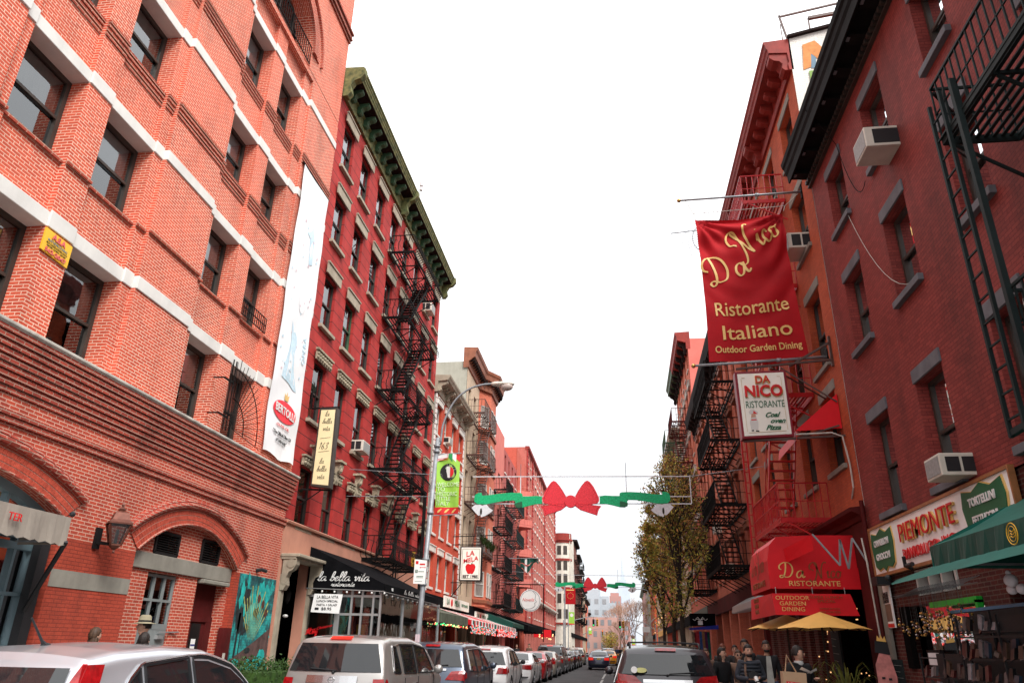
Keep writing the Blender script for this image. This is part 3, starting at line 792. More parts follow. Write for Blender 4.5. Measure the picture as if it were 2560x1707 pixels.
# ground floor wall with two segmental arches
ARC = [(10.1, 2.42, 3.62, .58, 2.95), (17.12, 2.24, 3.36, .80, 2.85)]
w = MB(); ztop = 5.4
xs = [2.0, ARC[0][0] - ARC[0][1], ARC[0][0] + ARC[0][1], ARC[1][0] - ARC[1][1], ARC[1][0] + ARC[1][1], 21.95]
for i in (0, 2, 4):
    FL.wall(w, xs[i], xs[i + 1], 3.3, ztop, 0, [])
for (c, h, zs, ri, ho) in ARC:
    P = arch_pts(c, h, zs, ri)
    for i in range(len(P) - 1):
        w.poly([FL.p(P[i][0], 0, P[i][1]), FL.p(P[i + 1][0], 0, P[i + 1][1]), FL.p(P[i + 1][0], 0, ztop), FL.p(P[i][0], 0, ztop)])
        w.poly([FL.p(P[i][0], 0, P[i][1]), FL.p(P[i + 1][0], 0, P[i + 1][1]), FL.p(P[i + 1][0], -.4, P[i + 1][1]), FL.p(P[i][0], -.4, P[i][1])])
w.build('ground_wall', M['brickAlow'], A)
for i in (0, 2, 4):
    w = MB(); FL.wall(w, xs[i], xs[i + 1], -.1, 3.3, 0, [])
    for a in (xs[i], xs[i + 1]): w.poly([FL.p(a, 0, -.1), FL.p(a, 0, 3.7), FL.p(a, -.4, 3.7), FL.p(a, -.4, -.1)])
    w.build('painted_base', M['brickApaint'], A)
for (c, h, zs, ri, ho) in ARC:
    b = MB(); nn = 66; inn = arch_pts(c, h, zs, ri, nn); out = arch_pts(c, h + .42, zs + .38, ri + .06, nn)
    for i in range(nn):
        g_ = .0 if i % 1 == 0 else 0
        q = lambda p, d: FL.p(p[0], d, p[1])
        lerp = lambda p, r, t: (p[0] + (r[0] - p[0]) * t, p[1] + (r[1] - p[1]) * t)
        i1 = lerp(inn[i], inn[i + 1], .88); o1 = lerp(out[i], out[i + 1], .88)
        for (u0, u1) in ((.02, .23), (.27, .48), (.52, .73), (.77, .98)):
            A0, A1 = lerp(inn[i], out[i], u0), lerp(inn[i], out[i], u1); B0, B1 = lerp(i1, o1, u0), lerp(i1, o1, u1)
            b.hexa([q(A0, -.02), q(A0, .03), q(B0, .03), q(B0, -.02), q(A1, -.02), q(A1, .03), q(B1, .03), q(B1, -.02)])
    b.build('arch_voussoirs', M['vous'], A); b = MB()
    for i in range(nn): b.hexa([q(inn[i], -.02), q(inn[i], .02), q(inn[i + 1], .02), q(inn[i + 1], -.02), q(out[i], -.02), q(out[i], .02), q(out[i + 1], .02), q(out[i + 1], -.02)])
    b.build('arch_mortar', M['mortar'], A)
    b = MB()
    for pt, r_, dd in ((out, .075, .05), (inn, .03, .03)):
        b.tube([FL.p(a, dd, z) for a, z in pt], r_, 8)
    b.tube([FL.p(a, .02, z + .09) for a, z in out], .05, 6)
    b.build('hood_mould', M['corbel'], A)
sh = MB(); FL.shell(sh, 2.0, 21.94, -.1, 27.6, 14, -.02); sh.build('party_wall', M['brickAlow'], A)
b = MB(); FL.box(b, 12.55, 14.88, -.02, .012, 2.44, 2.74); b.build('stone_course', M['greystone'], A)
# right arch infill
b = MB(); FL.wall(b, 14.88, 19.36, -.1, 4.2, -.16, [(15.72, 16.98, .05, 2.98), (17.8, 19.15, .05, 3.0), (15.74, 16.66, 3.40, 3.86), (17.73, 18.58, 3.41, 3.92)], .25)
b.build('arch_infill', M['brickAlow'], A)
b = MB(); FL.box(b, 14.9, 19.34, -.3, -.10, 3.02, 3.36); b.build('door_lintel', M['greystone'], A, bevel=.01)
for (a0, a1, z0, z1) in ((15.74, 16.66, 3.40, 3.86), (17.73, 18.58, 3.41, 3.92)):
    v = MB(); k = 9
    for i in range(k):
        z = z0 + (z1 - z0) * (i + .5) / k; v.hexa([FL.p(a0, -.26, z + .03), FL.p(a0, -.13, z - .02), FL.p(a1, -.13, z - .02), FL.p(a1, -.26, z + .03), FL.p(a0, -.26, z + .042), FL.p(a0, -.13, z - .008), FL.p(a1, -.13, z - .008), FL.p(a1, -.26, z + .042)])
    for bx in ((a0 - .03, a0 + .03, z0, z1), (a1 - .03, a1 + .03, z0, z1), (a0, a1, z1 - .03, z1 + .03), (a0, a1, z0 - .03, z0 + .03)): FL.box(v, bx[0], bx[1], -.2, -.12, bx[2], bx[3])
    o = v.build('louvred_vent', [M['winblack']], A)
    v = MB(); FL.box(v, a0, a1, -.42, -.40, z0, z1); v.build('duct', M['dark'], o)
dr = MB(); FL.box(dr, 15.74, 16.96, -.30, -.24, .05, 1.86); FL.box(dr, 15.74, 16.96, -.30, -.235, 1.80, 1.92)
for a in (15.74, 16.12, 16.53, 16.90): FL.box(dr, a, a + .055, -.3, -.235, 1.92, 2.97)
for z in (2.38, 2.9): FL.box(dr, 15.74, 16.96, -.3, -.237, z, z + .055)
dr = dr.build('door', M['doorgrey'], A); 
v = MB(); v.poly([FL.p(15.75, -.28, 1.9), FL.p(16.95, -.28, 1.9), FL.p(16.95, -.28, 2.95), FL.p(15.75, -.28, 2.95)]); v.build('pane', M['glass'], dr)
v = MB(); FL.box(v, 15.7, 17, -.6, -.58, 0, 3); v.build('dark_interior', M['dark'], dr)
v = MB(); v.bar(FL.p(16.6, -.2, 1.74), FL.p(17.25, -.1, 1.76), .03); FL.box(v, 16.55, 16.8, -.24, -.17, 1.6, 1.68); v.build('door_closer', M['steel'], dr)
text('AN', .17, plane(FL.p(16.66, -.235, 1.02), (0, 1, 0), (0, 0, 1)), M['greentxt'], dr, bold=.008)
text('ER', .11, plane(FL.p(16.72, -.235, .86), (0, 1, 0), (0, 0, 1)), M['whitetxt'], dr)
dr = MB(); FL.box(dr, 17.82, 19.13, -.42, -.36, .05, 3.0)
FL.box(dr, 17.82, 18.0, -.42, -.34, .05, 2.1); FL.box(dr, 18.85, 19.13, -.42, -.33, .05, 2.1); FL.box(dr, 17.82, 19.13, -.42, -.325, 2.02, 2.14)
dr = dr.build('door', M['darkred'], A); prop(dr, 'dark red door with a narrow pane')
v = MB(); FL.box(v, 18.22, 18.66, -.36, -.345, .9, 1.98); v.build('pane', M['winblack'], dr)
v = MB(); FL.box(v, 18.30, 18.50, -.345, -.34, 1.15, 1.62); v.build('paper_notice', M['whitepanel'], dr)
v = MB(); FL.box(v, 18.30, 18.50, -.341, -.337, 1.20, 1.28); FL.box(v, 18.30, 18.50, -.341, -.337, 1.46, 1.50); v.build('notice_stripe', M['usb'], dr)
v = MB(); FL.box(v, 17.88, 19.2, -.2, -.02, 2.90, 3.0); v.build('door_canopy', M['greystone'], A, bevel=.02)
v = MB(); FL.box(v, 19.16, 19.6, -.12, .02, .3, 1.9); FL.box(v, 19.30, 19.42, .02, .03, 1.1, 1.3, 1); v.build('utility_box', [M['darkred'], M['ledge']], A)
# mural
mu = MB(); FL.box(mu, 19.62, 21.93, 0, .006, .2, 3.3); mu = mu.build('mural', M['mural'], A)
fm = plane(FL.p(0, .009, 0), (0, 1, 0), (0, 0, 1))
m_ = MB()
def blob(mb, c, rx, rz, n=18, seed=0, jag=.25, d=0, mi=None):
    rr = random.Random(seed); mb.poly([fm(c[0] + rx * math.cos(2 * PI * i / n) * (1 + jag * rr.uniform(-1, 1)), c[1] + rz * math.sin(2 * PI * i / n) * (1 + jag * rr.uniform(-1, 1)), d) for i in range(n)], mi)
blob(m_, (19.97, 2.45), .30, .62, 24, 2, .15)
m_.poly([fm(19.85, .9), fm(19.95, .9), fm(20.02, 2.3), fm(19.9, 2.3)])
m_.poly([fm(20.1, 1.25, .001), fm(20.16, 1.25, .001), fm(20.14, 1.9, .001), fm(20.12, 1.9, .001)])
blob(m_, (20.65, 1.35), .16, .08, 10, 5, .2, .004); m_.build('painted_tree', M['muralsoot'], mu)
m_ = MB()
for k in range(13):
    t0 = 42 + 8 * k; t1 = t0 + 2.6; r1 = 1.1 + .55 * abs(math.sin(k * 1.9)); P = lambda t, r: fm(20.78 - r * math.cos(R(t)) * .75, 1.45 + r * math.sin(R(t)), .002)
    m_.poly([P(t0 + 1, .2), P(t0, r1), P(t1, r1), P(t1 - 1, .2)])
for i, (a, z) in enumerate(((20.95, 2.72), (21.25, 2.58), (21.5, 2.35))): blob(m_, (a, z), .1, .12, 12, i, .1, .003, 1)
m_.build('painted_rays', [M['muralray'], M['copper']], mu)
for k in range(16):
    rr = random.Random(k); m_ = MB(); blob(m_, (19.7 + 2.1 * rr.random(), 1.7 + 1.5 * rr.random()), .05 + .16 * rr.random(), .1 + .25 * rr.random(), 12, k, .5, .0012 + k * .00004); m_.build('painted_foliage', M[('teal', 'muralsoot', 'teal')[k % 3]], mu)
m_ = MB(); m_.poly([fm(19.64, .95, .003), fm(21.9, 1.62, .003), fm(21.9, 1.95, .003), fm(20.9, 1.55, .003), fm(19.64, 1.1, .003)]); m_.poly([fm(19.64, .25, .002), fm(21.9, .25, .002), fm(21.9, 1.64, .002), fm(19.64, .96, .002)]); m_.build('painted_wall', M['muralwall'], mu)
m_ = MB()
for i in range(9): blob(m_, (19.8 + .25 * i, .75 + .22 * math.sin(i * 2.1) + (.25 if i > 5 else 0)), .24, .22, 14, i + 40, .18, .005 + .0005 * i)
m_.build('painted_bushes', M['teal'], mu)
v = MB(); v.tube([FL.p(20.55, 0, 3.45), FL.p(20.55, .16, 3.47), FL.p(20.75, .2, 3.45)], .05, 8); prop(v.build('security_camera', M['plastic']), 'small black security camera above the turquoise mural', 'camera')
# left arch: glazed doors
d_ = MB()
c, h, zs, ri, ho = ARC[0]
P = arch_pts(c, h, zs, ri, 24)
for i in range(24):
    d_.hexa([FL.p(P[i][0], -.32, P[i][1] - .16), FL.p(P[i][0], -.22, P[i][1] - .16), FL.p(P[i + 1][0], -.22, P[i + 1][1] - .16), FL.p(P[i + 1][0], -.32, P[i + 1][1] - .16), FL.p(P[i][0], -.32, P[i][1]), FL.p(P[i][0], -.22, P[i][1]), FL.p(P[i + 1][0], -.22, P[i + 1][1]), FL.p(P[i + 1][0], -.32, P[i + 1][1])])
for a in [7.68, 8.16, 8.62, 9.08, 9.54, 10.0, 10.46, 10.92, 11.38, 11.84]: FL.box(d_, a, a + .055, -.31, -.23, 0, arch_z(a, c, h, zs, ri) - .1)
FL.box(d_, 12.25, 12.52, -.33, -.20, 0, 3.66); FL.box(d_, 7.68, 7.95, -.33, -.20, 0, 3.66)
for z in (.0, .55, 1.4, 2.24, 3.0, 3.18): FL.box(d_, 7.68, 12.5, -.315, -.225, z, z + (.06 if z < 3 else .12))
d_.build('arched_door_frame', M['bluegrey'], A)
v = MB(); v.poly([FL.p(a, -.3, z - .1) for a, z in P] + [FL.p(12.5, -.3, 0), FL.p(7.7, -.3, 0)]); v.build('arched_pane', M['glass'], A)
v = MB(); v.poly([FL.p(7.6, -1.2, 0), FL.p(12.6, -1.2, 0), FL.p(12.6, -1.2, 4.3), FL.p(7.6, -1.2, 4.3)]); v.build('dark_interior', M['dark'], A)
v = MB(); v.bar(FL.p(12.3, -.1, .4), FL.p(12.3, -.1, 3.2), .22, .16); v.build('door_jamb', M['plastic'], A)

aw = awning(FL, 'taupe canvas awning with scalloped edge and red lettering over the arched blue doors', 8.15, 11.72, -.1, .8, 3.62, 3.50, 3.05, ['awngrey'], side=True, scallop=.035)
text('TER', .17, plane(FL.p(10.42, .86, 3.3), (0, 1, 0), (0, 0, 1)), M['redtxt'], aw)
v = MB(); v.bar(FL.p(11.7, .82, 3.1), FL.p(12.2, -.05, 2.0), .06); v.ball(FL.p(11.72, .8, 3.56), .05, 8); v.build('folding_arm', M['plastic'], aw)

# company board
t = thing('trade_sign', 'yellow board with pink and blue lettering fixed high on a warehouse pier', 'sign', FL.p(10.7, -.1, 8.1))
v = MB(); v.hexa([FL.p(10.38, -.11, 8.10), FL.p(10.38, -.08, 8.10), FL.p(11.09, -.08, 8.06), FL.p(11.09, -.11, 8.06), FL.p(10.38, -.11, 8.54), FL.p(10.38, -.08, 8.54), FL.p(11.09, -.08, 8.52), FL.p(11.09, -.11, 8.52)]); v.build('board', M['signyel'], t)
fp = lambda z: plane(FL.p(10.735, -.078, z), (0, 1, -.04), (0, 0, 1))
text('A.S.A', .15, fp(8.44), M['pinktxt'], t, bold=.006); text('WATERPROOFING', .07, fp(8.335), M['bluetxt'], t, w=.52, ext=.004)
text('BRICK CLEANING POINTING STUCCO', .04, fp(8.275), M['blacktxt'], t, w=.55, ext=.004); text('PAINTING  ROOFING  LEAD REM', .04, fp(8.225), M['blacktxt'], t, w=.5, ext=.004)
text('562-2047', .11, fp(8.14), M['pinktxt'], t, w=.55, bold=.003)

# tall vinyl banner
t = thing('vinyl_banner', 'tall white vinyl banner with faded blue figures and red oval logo on the warehouse corner', 'banner', FL.p(20.7, .05, 6.7))
def ban(u, v, d=0):
    e = .012 * math.sin(v * 1.3 + u) + .012 * math.sin(v * 3.1 - u * 2)
    if v < 7.6: e += .05 * (7.6 - v) / 1.0 * math.sin(u * 3) ** 2
    return FL.p(u, .09 + e + d, v)
v = MB(); nu, nv = 8, 60
for i in range(nu):
    for j in range(nv):
        U = lambda i: 19.58 + 2.2 * i / nu
        V = lambda j, i: 6.72 + 9.9 * j / nv + (.05 * math.sin(i * 1.1) if j == 0 else 0)
        v.poly([ban(U(i), V(j, i)), ban(U(i + 1), V(j, i + 1)), ban(U(i + 1), V(j + 1, i + 1)), ban(U(i), V(j + 1, i))])
v.build('sheet', M['bannerw'], t, smooth=True)
def onb(o, d0=.012): return lambda a, b, d=0: ban(o[0] + a, o[1] + b, d0 + (d if d else 0) * .3)
# blue gown figure
def shape(o, pts, mt, name, d0=.014, k=1):
    q = MB(); f = onb(o, d0); q.poly([f(a * k, b * k) for a, b in pts]); return q.build(name, M[mt], t)
gown = [(-.45, -.95), (.1, -1.0), (.5, -1.12), (.72, -1.1), (.35, -.6), (.2, .05), (.32, .35), (.28, .62), (.12, .75), (-.02, .7), (-.08, .85), (-.22, 1.05), (-.15, .7), (-.12, .35), (-.2, 0), (-.38, -.5)]
shape((20.55, 10.1), gown, 'paleblue', 'printed_gown')
q = MB(); f = onb((20.55, 10.1), .02)
for (x0, z0, x1, z1) in ((-.05, .1, -.2, -.85), (.08, .05, .12, -.9), (.18, 0, .42, -.95)): q.poly([f(x0, z0), f(x0 + .03, z0), f(x1 + .05, z1), f(x1, z1)])
q.build('printed_folds', M['bannerw'], t)
shape((20.8, 14.2), [(-.4, .35), (-.05, .55), (.1, .9), (.2, .6), (.35, .3), (.3, -.3), (.42, -.75), (.1, -.9), (-.05, -.3), (-.1, .2)], 'paleblue', 'printed_gown', k=.85)
q = MB(); f = onb((20.85, 12.1), .013); q.poly([f(.28 * math.cos(2 * PI * i / 14), .5 * math.sin(2 * PI * i / 14)) for i in range(14)]); q.build('printed_figure', M['bannerw'], t)
q = MB(); rr = random.Random(4)
for i in range(34):
    o = (19.7 + rr.random() * 1.9, 9.0 + rr.random() * 6); f = onb(o, .015); s_ = rr.uniform(.03, .06); q.poly([f(s_ * math.cos(2 * PI * k / 6), s_ * math.sin(2 * PI * k / 6)) for k in range(6)], i % 2)
q.build('printed_dots', [M['paleblue'], M['palepink']], t)
text('OPERA', .32, lambda a, b, d: ban(21.45 - b * 1.0, 10.5 + a, .013 + d), M['paleblue'], t, sx=1)
q = MB(); f = onb((20.68, 8.15), .022)
q.poly([f(.78 * math.cos(2 * PI * i / 28), .33 * math.sin(2 * PI * i / 28)) for i in range(28)]); q.build('oval_logo', M['bow'], t)
text('BERTOLLI', .36, lambda a, b, d: ban(20.68 + a, 8.15 + b - .05 * a, .03 + d), M['whitetxt'], t, w=1.3, bold=.006)
q = MB(); f = onb((20.68, 8.62), .024); q.poly([f(-.12, -.1), f(.12, -.1), f(.16, .12), f(.05, .05), f(0, .2), f(-.05, .05), f(-.16, .12)]); q.build('crest', M['goldtxt'], t)
text('OLIVE OIL', .12, lambda a, b, d: ban(20.68 + a, 7.68 + b, .02 + d), M['pinktxt'], t, w=.9)
text('"The Official Olive Oil', .15, lambda a, b, d: ban(20.68 + a, 7.42 + b, .03 + d), M['blacktxt'], t, w=1.3)
text('of Little Italy"', .15, lambda a, b, d: ban(20.68 + a, 7.22 + b, .03 + d), M['blacktxt'], t, w=.8)
v = MB()
v.bar(FL.p(19.5, .06, 16.66), FL.p(21.85, .06, 16.66), .05)
for z in (9.0, 11.5, 14.0, 16.5): v.bar(FL.p(21.8, .02, z), FL.p(21.95, .02, z), .03)
v.build('hanging_rod', M['black'], t)

# lantern
t = thing('wall_lantern', 'copper four sided wall lantern with glass panes between the two arches', 'lantern', FL.p(13.55, 0, 3.2))
v = MB(); FL.box(v, 13.47, 13.63, 0, .05, 3.2, 3.6); v.bar(FL.p(13.55, .05, 3.32), FL.p(13.55, .4, 3.28), .06); v.build('bracket', M['black'], t)
lc = FL.p(13.55, .42, 3.2)
v = MB(); v.lathe(lc, [(0, -.08), (.03, -.06), (.02, -.02), (.09, .02), (.13, .06), (.13, .09)], 4); v.lathe(lc, [(.30, .46), (.30, .49), (.22, .55), (.17, .68), (.14, .70), (.07, .72), (.09, .76), (.03, .80), (.035, .85), (0, .93)], 4)
for k in range(4):
    t_ = 2 * PI * k / 4; v.bar((lc[0] + .13 * math.cos(t_), lc[1] + .13 * math.sin(t_), lc[2] + .07), (lc[0] + .27 * math.cos(t_), lc[1] + .27 * math.sin(t_), lc[2] + .47), .028)
v.build('lantern_frame', M['copper'], t)
v = MB(); v.lathe(lc, [(.125, .09), (.25, .46)], 4); v.build('pane', M['glass'], t)
v = MB(); v.tube([(lc[0], lc[1], lc[2] + .08), (lc[0], lc[1], lc[2] + .36)], .03, 8); v.build('candle_tube', M['blind'], t)

# ================================================================ B: crimson tenement with green cornice
B = thing('red_tenement', 'crimson six storey tenement with tan lintels and mottled green cornice', 'building', (-10, 31, 0))
BW = [22.85 + (39.85 - 1.1 - 22.85) * 0 for i in range(8)]
BW = [22.85, 25.05, 27.33, 29.6, 31.85, 34.1, 36.35, 38.6]
BR = [(5.05, 7.0), (8.62, 10.75), (12.12, 14.15), (15.6, 17.6), (18.98, 21.02)]
w = MB(); FL.wall(w, 22.0, 40.35, 4.0, 21.9, -.1, [(a, a + 1.12, z0, z1) for a in BW for z0, z1 in BR], .22)
w.build('wall', M['redB'], B)
sh = MB(); FL.shell(sh, 22.01, 40.33, -.1, 22.9, 14, -.12); sh.build('party_wall', M['greyplaster'], B)
for i, a in enumerate(BW):
    for r_, (z0, z1) in enumerate(BR):
        if r_ == 0: ln = carved_lintel('carved', .34, .16, .06, True, .22)
        elif r_ == 1: ln = carved_lintel('carved', .40, .15, .03)
        else: ln = simple_lintel(.40, .15, .03, 'cream', True)
        cols = ('winframe', 'winblack', 'winframe')
        wd = window(FL, B, a, a + 1.12, z0, z1, -.24, 'winframe' if (i, r_) != (1, 2) else 'greenD', blind=rnd.choice([.5, .5, .55, .3, 0]), lintel=ln, sill=(.13, .12, .04, 'cream', -.3))
b = MB(); prof = [(-.1, 21.84), (.02, 21.84), (.05, 21.92), (.0, 21.98), (.0, 22.45), (.08, 22.5), (.08, 22.56), (-.1, 22.6)]
FL.prism(b, prof, 22.0, 40.5); b.build('frieze', M['greenC'], B)
for (c0, c1, zt) in ((21.98, 30.72, 23.06), (31.0, 40.6, 22.98)):
    b = MB(); FL.prism(b, [(-.1, zt - .42), (.60, zt - .42), (.62, zt - .34), (.66, zt - .30), (.66, zt - .22), (.70, zt - .18), (.70, zt - .10), (.75, zt - .06), (.76, zt), (-.1, zt + .04)], c0, c1); b.build('cornice', M['greenC'], B)
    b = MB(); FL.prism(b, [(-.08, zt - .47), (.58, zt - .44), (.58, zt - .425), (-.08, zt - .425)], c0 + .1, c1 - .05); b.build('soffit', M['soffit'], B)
    n = 9; pos = [c0 + .9 + (c1 - c0 - 1.2) * i / n for i in range(n)]
    bracket_row(FL, B, pos, .26, SCROLL(.0, zt - .44, .5, .5), 'greenD')
bracket_row(FL, B, [22.12, 30.8, 40.4], .3, SCROLL(0, 23.0, .82, 1.35), 'greenC')
t = thing('roof_sensor', 'small white sensor on a rod at the break of the green cornice', 'sensor', FL.p(31.0, .7, 23.0))
v = MB(); v.tube([FL.p(31.0, .8, 22.9), FL.p(31.0, .85, 23.25)], .025, 6); v.build('rod', M['steel'], t)
v = MB(); v.lathe(FL.p(31.0, .85, 23.25), [(0, 0), (.09, 0), (.09, .16), (.05, .18), (.05, .26), (.10, .27), (.10, .46), (0, .5)], 10); v.build('housing', M['plushw'], t)
# ground floor stucco and shopfront
w = MB(); FL.wall(w, 22.0, 40.3, 4.02, 5.05, .03, []); w.poly([FL.p(22, .03, 4.02), FL.p(22, .03, 5.05), FL.p(22, -.1, 5.05), FL.p(22, -.1, 4.02)]); w.build('stucco_band', M['stucco'], B)
b = MB(); FL.prism(b, [(-.1, 5.03), (.10, 5.02), (.12, 5.08), (.06, 5.12), (-.1, 5.14)], 22.0, 40.3); b.build('string_course', M['stucco'], B)
for a0, a1 in ((22.02, 22.35), (24.2, 24.55), (33.0, 33.4), (39.8, 40.3)): w = MB(); FL.box(w, a0, a1, -.3, .05, -.1, 4.02); w.build('pier', M['stucco'], B)
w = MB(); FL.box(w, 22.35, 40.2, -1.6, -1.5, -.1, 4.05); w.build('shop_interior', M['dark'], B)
w = MB(); FL.box(w, 24.55, 39.8, -.2, -.1, 3.3, 4.02); w.build('fascia', M['blackmat'], B)
for a in (22.06, 24.22): w = MB(); FL.box(w, a, a + .2, .03, .14, 0, 3.5); w.build('pilaster', M['cream'], B)
for a in (22.16, 24.32):
    w = MB(); FL.prism(w, SCROLL(.1, 3.98, .42, .95), a - .13, a + .13)
    w.tube([FL.p(a - .15, .36, 3.8), FL.p(a + .15, .36, 3.8)], .13, 12); w.tube([FL.p(a - .14, .2, 3.25), FL.p(a + .14, .2, 3.25)], .07, 10); w.build('scroll_bracket', M['cream'], B)
w = MB(); FL.box(w, 21.98, 24.65, .02, .62, 3.99, 4.09); FL.box(w, 22.0, 24.6, .02, .5, 3.92, 3.99); w.build('door_hood', M['cream'], B, bevel=.02)
w = MB(); FL.box(w, 22.4, 24.15, -.9, -.85, 0, 2.4); FL.box(w, 22.5, 23.2, -.85, -.82, .2, 3.0, 1); w.build('door', [M['winblack'], M['darkred']], B)
t = thing('porch_lantern', 'small black lantern hanging inside the dark doorway beside the mural', 'lantern', FL.p(23.6, -.3, 2.9))
v = MB(); v.lathe(FL.p(23.6, -.3, 2.8), [(0, -.1), (.08, 0), (.11, .25), (.03, .36), (.02, .5)], 8); v.build('lantern_body', M['black'], t)
v = MB(); v.ball(FL.p(23.6, -.3, 2.35), .09, 10, None, (1, 1, .6)); v.build('glass_bowl', M['bulboff'], t)
# glass enclosed front
t = thing('cafe_enclosure', 'glazed restaurant front with silver posts under the black awning', 'shopfront', FL.p(24.4, 1.2, 0))
v = MB(); ey = 24.32
X = lambda d: -10 + d
for d in (.05, 1.05, 1.55, 1.9, 2.28, 2.52): v.box(X(d), X(d) + (.16 if d == 1.05 else .06), ey, ey + .08, 0, 3.2)
for z in (2.98, .55): v.box(X(.05), X(2.55), ey + .005, ey + .07, z, z + .07)
v.box(X(1.15), X(2.5), ey + .005, ey + .07, 2.42, 2.49)
for a in [27.2, 30.0, 33.0]: v.box(X(2.48), X(2.55), a, a + .07, 0, 3.2)
for z in (.5, 3.1): v.box(X(2.48), X(2.54), ey, 33.1, z, z + .06)
v.build('mullion', M['steel'], t)
v = MB(); v.poly([(X(.05), ey + .04, 0), (X(2.55), ey + .04, 0), (X(2.55), ey + .04, 3.2), (X(.05), ey + .04, 3.2)]); v.poly([(X(2.5), ey, 0), (X(2.5), 33, 0), (X(2.5), 33, 3.2), (X(2.5), ey, 3.2)]); v.build('pane', M['glass'], t)
v = MB(); v.box(X(.1), X(2.4), 27.2, 27.25, 0, 3.2); v.box(X(0), X(2.5), ey, 33, 3.2, 3.24); v.build('inner_wall', M['dark'], t)
v = MB(); v.box(X(1.2), X(1.5), 26.2, 26.3, 1.7, 2.2); v.box(X(1.6), X(1.85), 26.2, 26.3, 1.5, 2.1, 1); v.build('wall_poster', [M['signyel'], M['darkred']], t)
fs = plane((X(.72), ey - .012, 1.95), (1, 0, 0), (0, 0, 1), (0, -1, 0))
script('Mery', .09, plane((X(.35), ey - .012, 1.85), (1, 0, .1), (0, 0, 1), (0, -1, 0)), M['redtxt'], t, pen=.3); script('Cristmas', .09, plane((X(.80), ey - .012, 1.95), (1, 0, .1), (0, 0, 1), (0, -1, 0)), M['redtxt'], t, pen=.3) if 0 else None
text('Merry Christmas', .12, plane((X(.58), ey - .012, 2.02), (1, 0, .22), (0, 0, 1), (0, -1, 0)), M['redtxt'], t, w=.9, shear=.4); text('New Year', .11, plane((X(.66), ey - .012, 1.76), (1, 0, .15), (0, 0, 1), (0, -1, 0)), M['redtxt'], t, w=.6, shear=.4)
# black awning with side panel lettering
t = thing('restaurant_awning', 'black restaurant awning with white script lettering on its side and front', 'awning', FL.p(24.2, 0, 3.2))
v = MB(); ay0, ay1 = 24.2, 31.6
v.poly([(-9.98, ay0, 4.56), (-7.3, ay0, 3.38), (-7.3, ay1, 3.38), (-9.98, ay1, 4.56)]); v.build('canopy', M['blackmat'], t)
v = MB(); v.poly([(-9.98, ay0, 4.56), (-9.98, ay0, 3.24), (-7.3, ay0, 3.16), (-7.3, ay0, 3.38)]); v.poly([(-9.98, ay1, 4.56), (-9.98, ay1, 3.24), (-7.3, ay1, 3.16), (-7.3, ay1, 3.38)]); v.build('side_panel', M['blackmat'], t)
v = MB(); v.box(-7.31, -7.29, ay0, ay1, 3.14, 3.385); v.build('valance', M['blackmat'], t)
v = MB(); v.bar((-9.98, ay0 - .01, 3.24), (-7.3, ay0 - .01, 3.16), .025); v.bar((-7.28, ay0, 3.14), (-7.28, ay1, 3.14), .02); v.build('frame', M['steel'], t)
script('la bella vita', .14, plane((-8.72, ay0 - .006, 3.47), (1, 0, 0), (0, 0, 1), (0, -1, 0)), M['whitetxt'], t, pen=.19, w=1.78)
script('ristorante', .075, plane((-8.72, ay0 - .006, 3.30), (1, 0, 0), (0, 0, 1), (0, -1, 0)), M['whitetxt'], t, pen=.22, w=.80)
script('la bella vita', .07, plane((-7.285, 27.6, 3.22), (0, 1, 0), (0, 0, 1)), M['whitetxt'], t, pen=.2, w=2.2); text('163', .14, plane((-7.285, 25.0, 3.26), (0, 1, 0), (0, 0, 1)), M['whitetxt'], t)
bl = thing('globe_lights', 'string of unlit round bulbs under the edge of the black awning', 'string lights', (-7.4, 24.3, 3.1))
for i in range(6):
    v = MB(); v.ball((-9.4 + .42 * i, 24.18, 3.14 - .008 * i), .035, 8); v.build('bulb', M['bulboff'], bl)
for i in range(10):
    v = MB(); v.ball((-7.33, 24.5 + .68 * i, 3.07), .04, 8); v.build('bulb', M['bulboff'], bl)
t = thing('menu_board', 'white lunch special board hanging under the black awning', 'sign', (-9.2, 24.1, 2.5))
v = MB(); v.hexa([(-9.68, 24.1, 2.50), (-8.73, 24.1, 2.46), (-8.73, 24.12, 2.46), (-9.68, 24.12, 2.50), (-9.62, 24.1, 3.06), (-8.66, 24.1, 3.05), (-8.66, 24.12, 3.05), (-9.62, 24.12, 3.06)]); v.build('board', M['whitepanel'], t)
for s_, sz, z, ww in (('LA BELLA VITA', .13, 2.955, .72), ('LUNCH SPECIAL', .09, 2.835, .72), ('PASTA + SALAD', .09, 2.72, .68), ('$8.95', .12, 2.60, .34)):
    text(s_, sz, plane((-9.16, 24.098, z), (1, 0, 0), (0, 0, 1), (0, -1, 0)), M['blacktxt'], t, w=ww, bold=.001, ext=.003)
v = MB(); v.box(-9.55, -9.42, 24.09, 24.1, 2.57, 2.64); v.build('card_symbol', M['blacktxt'], t)
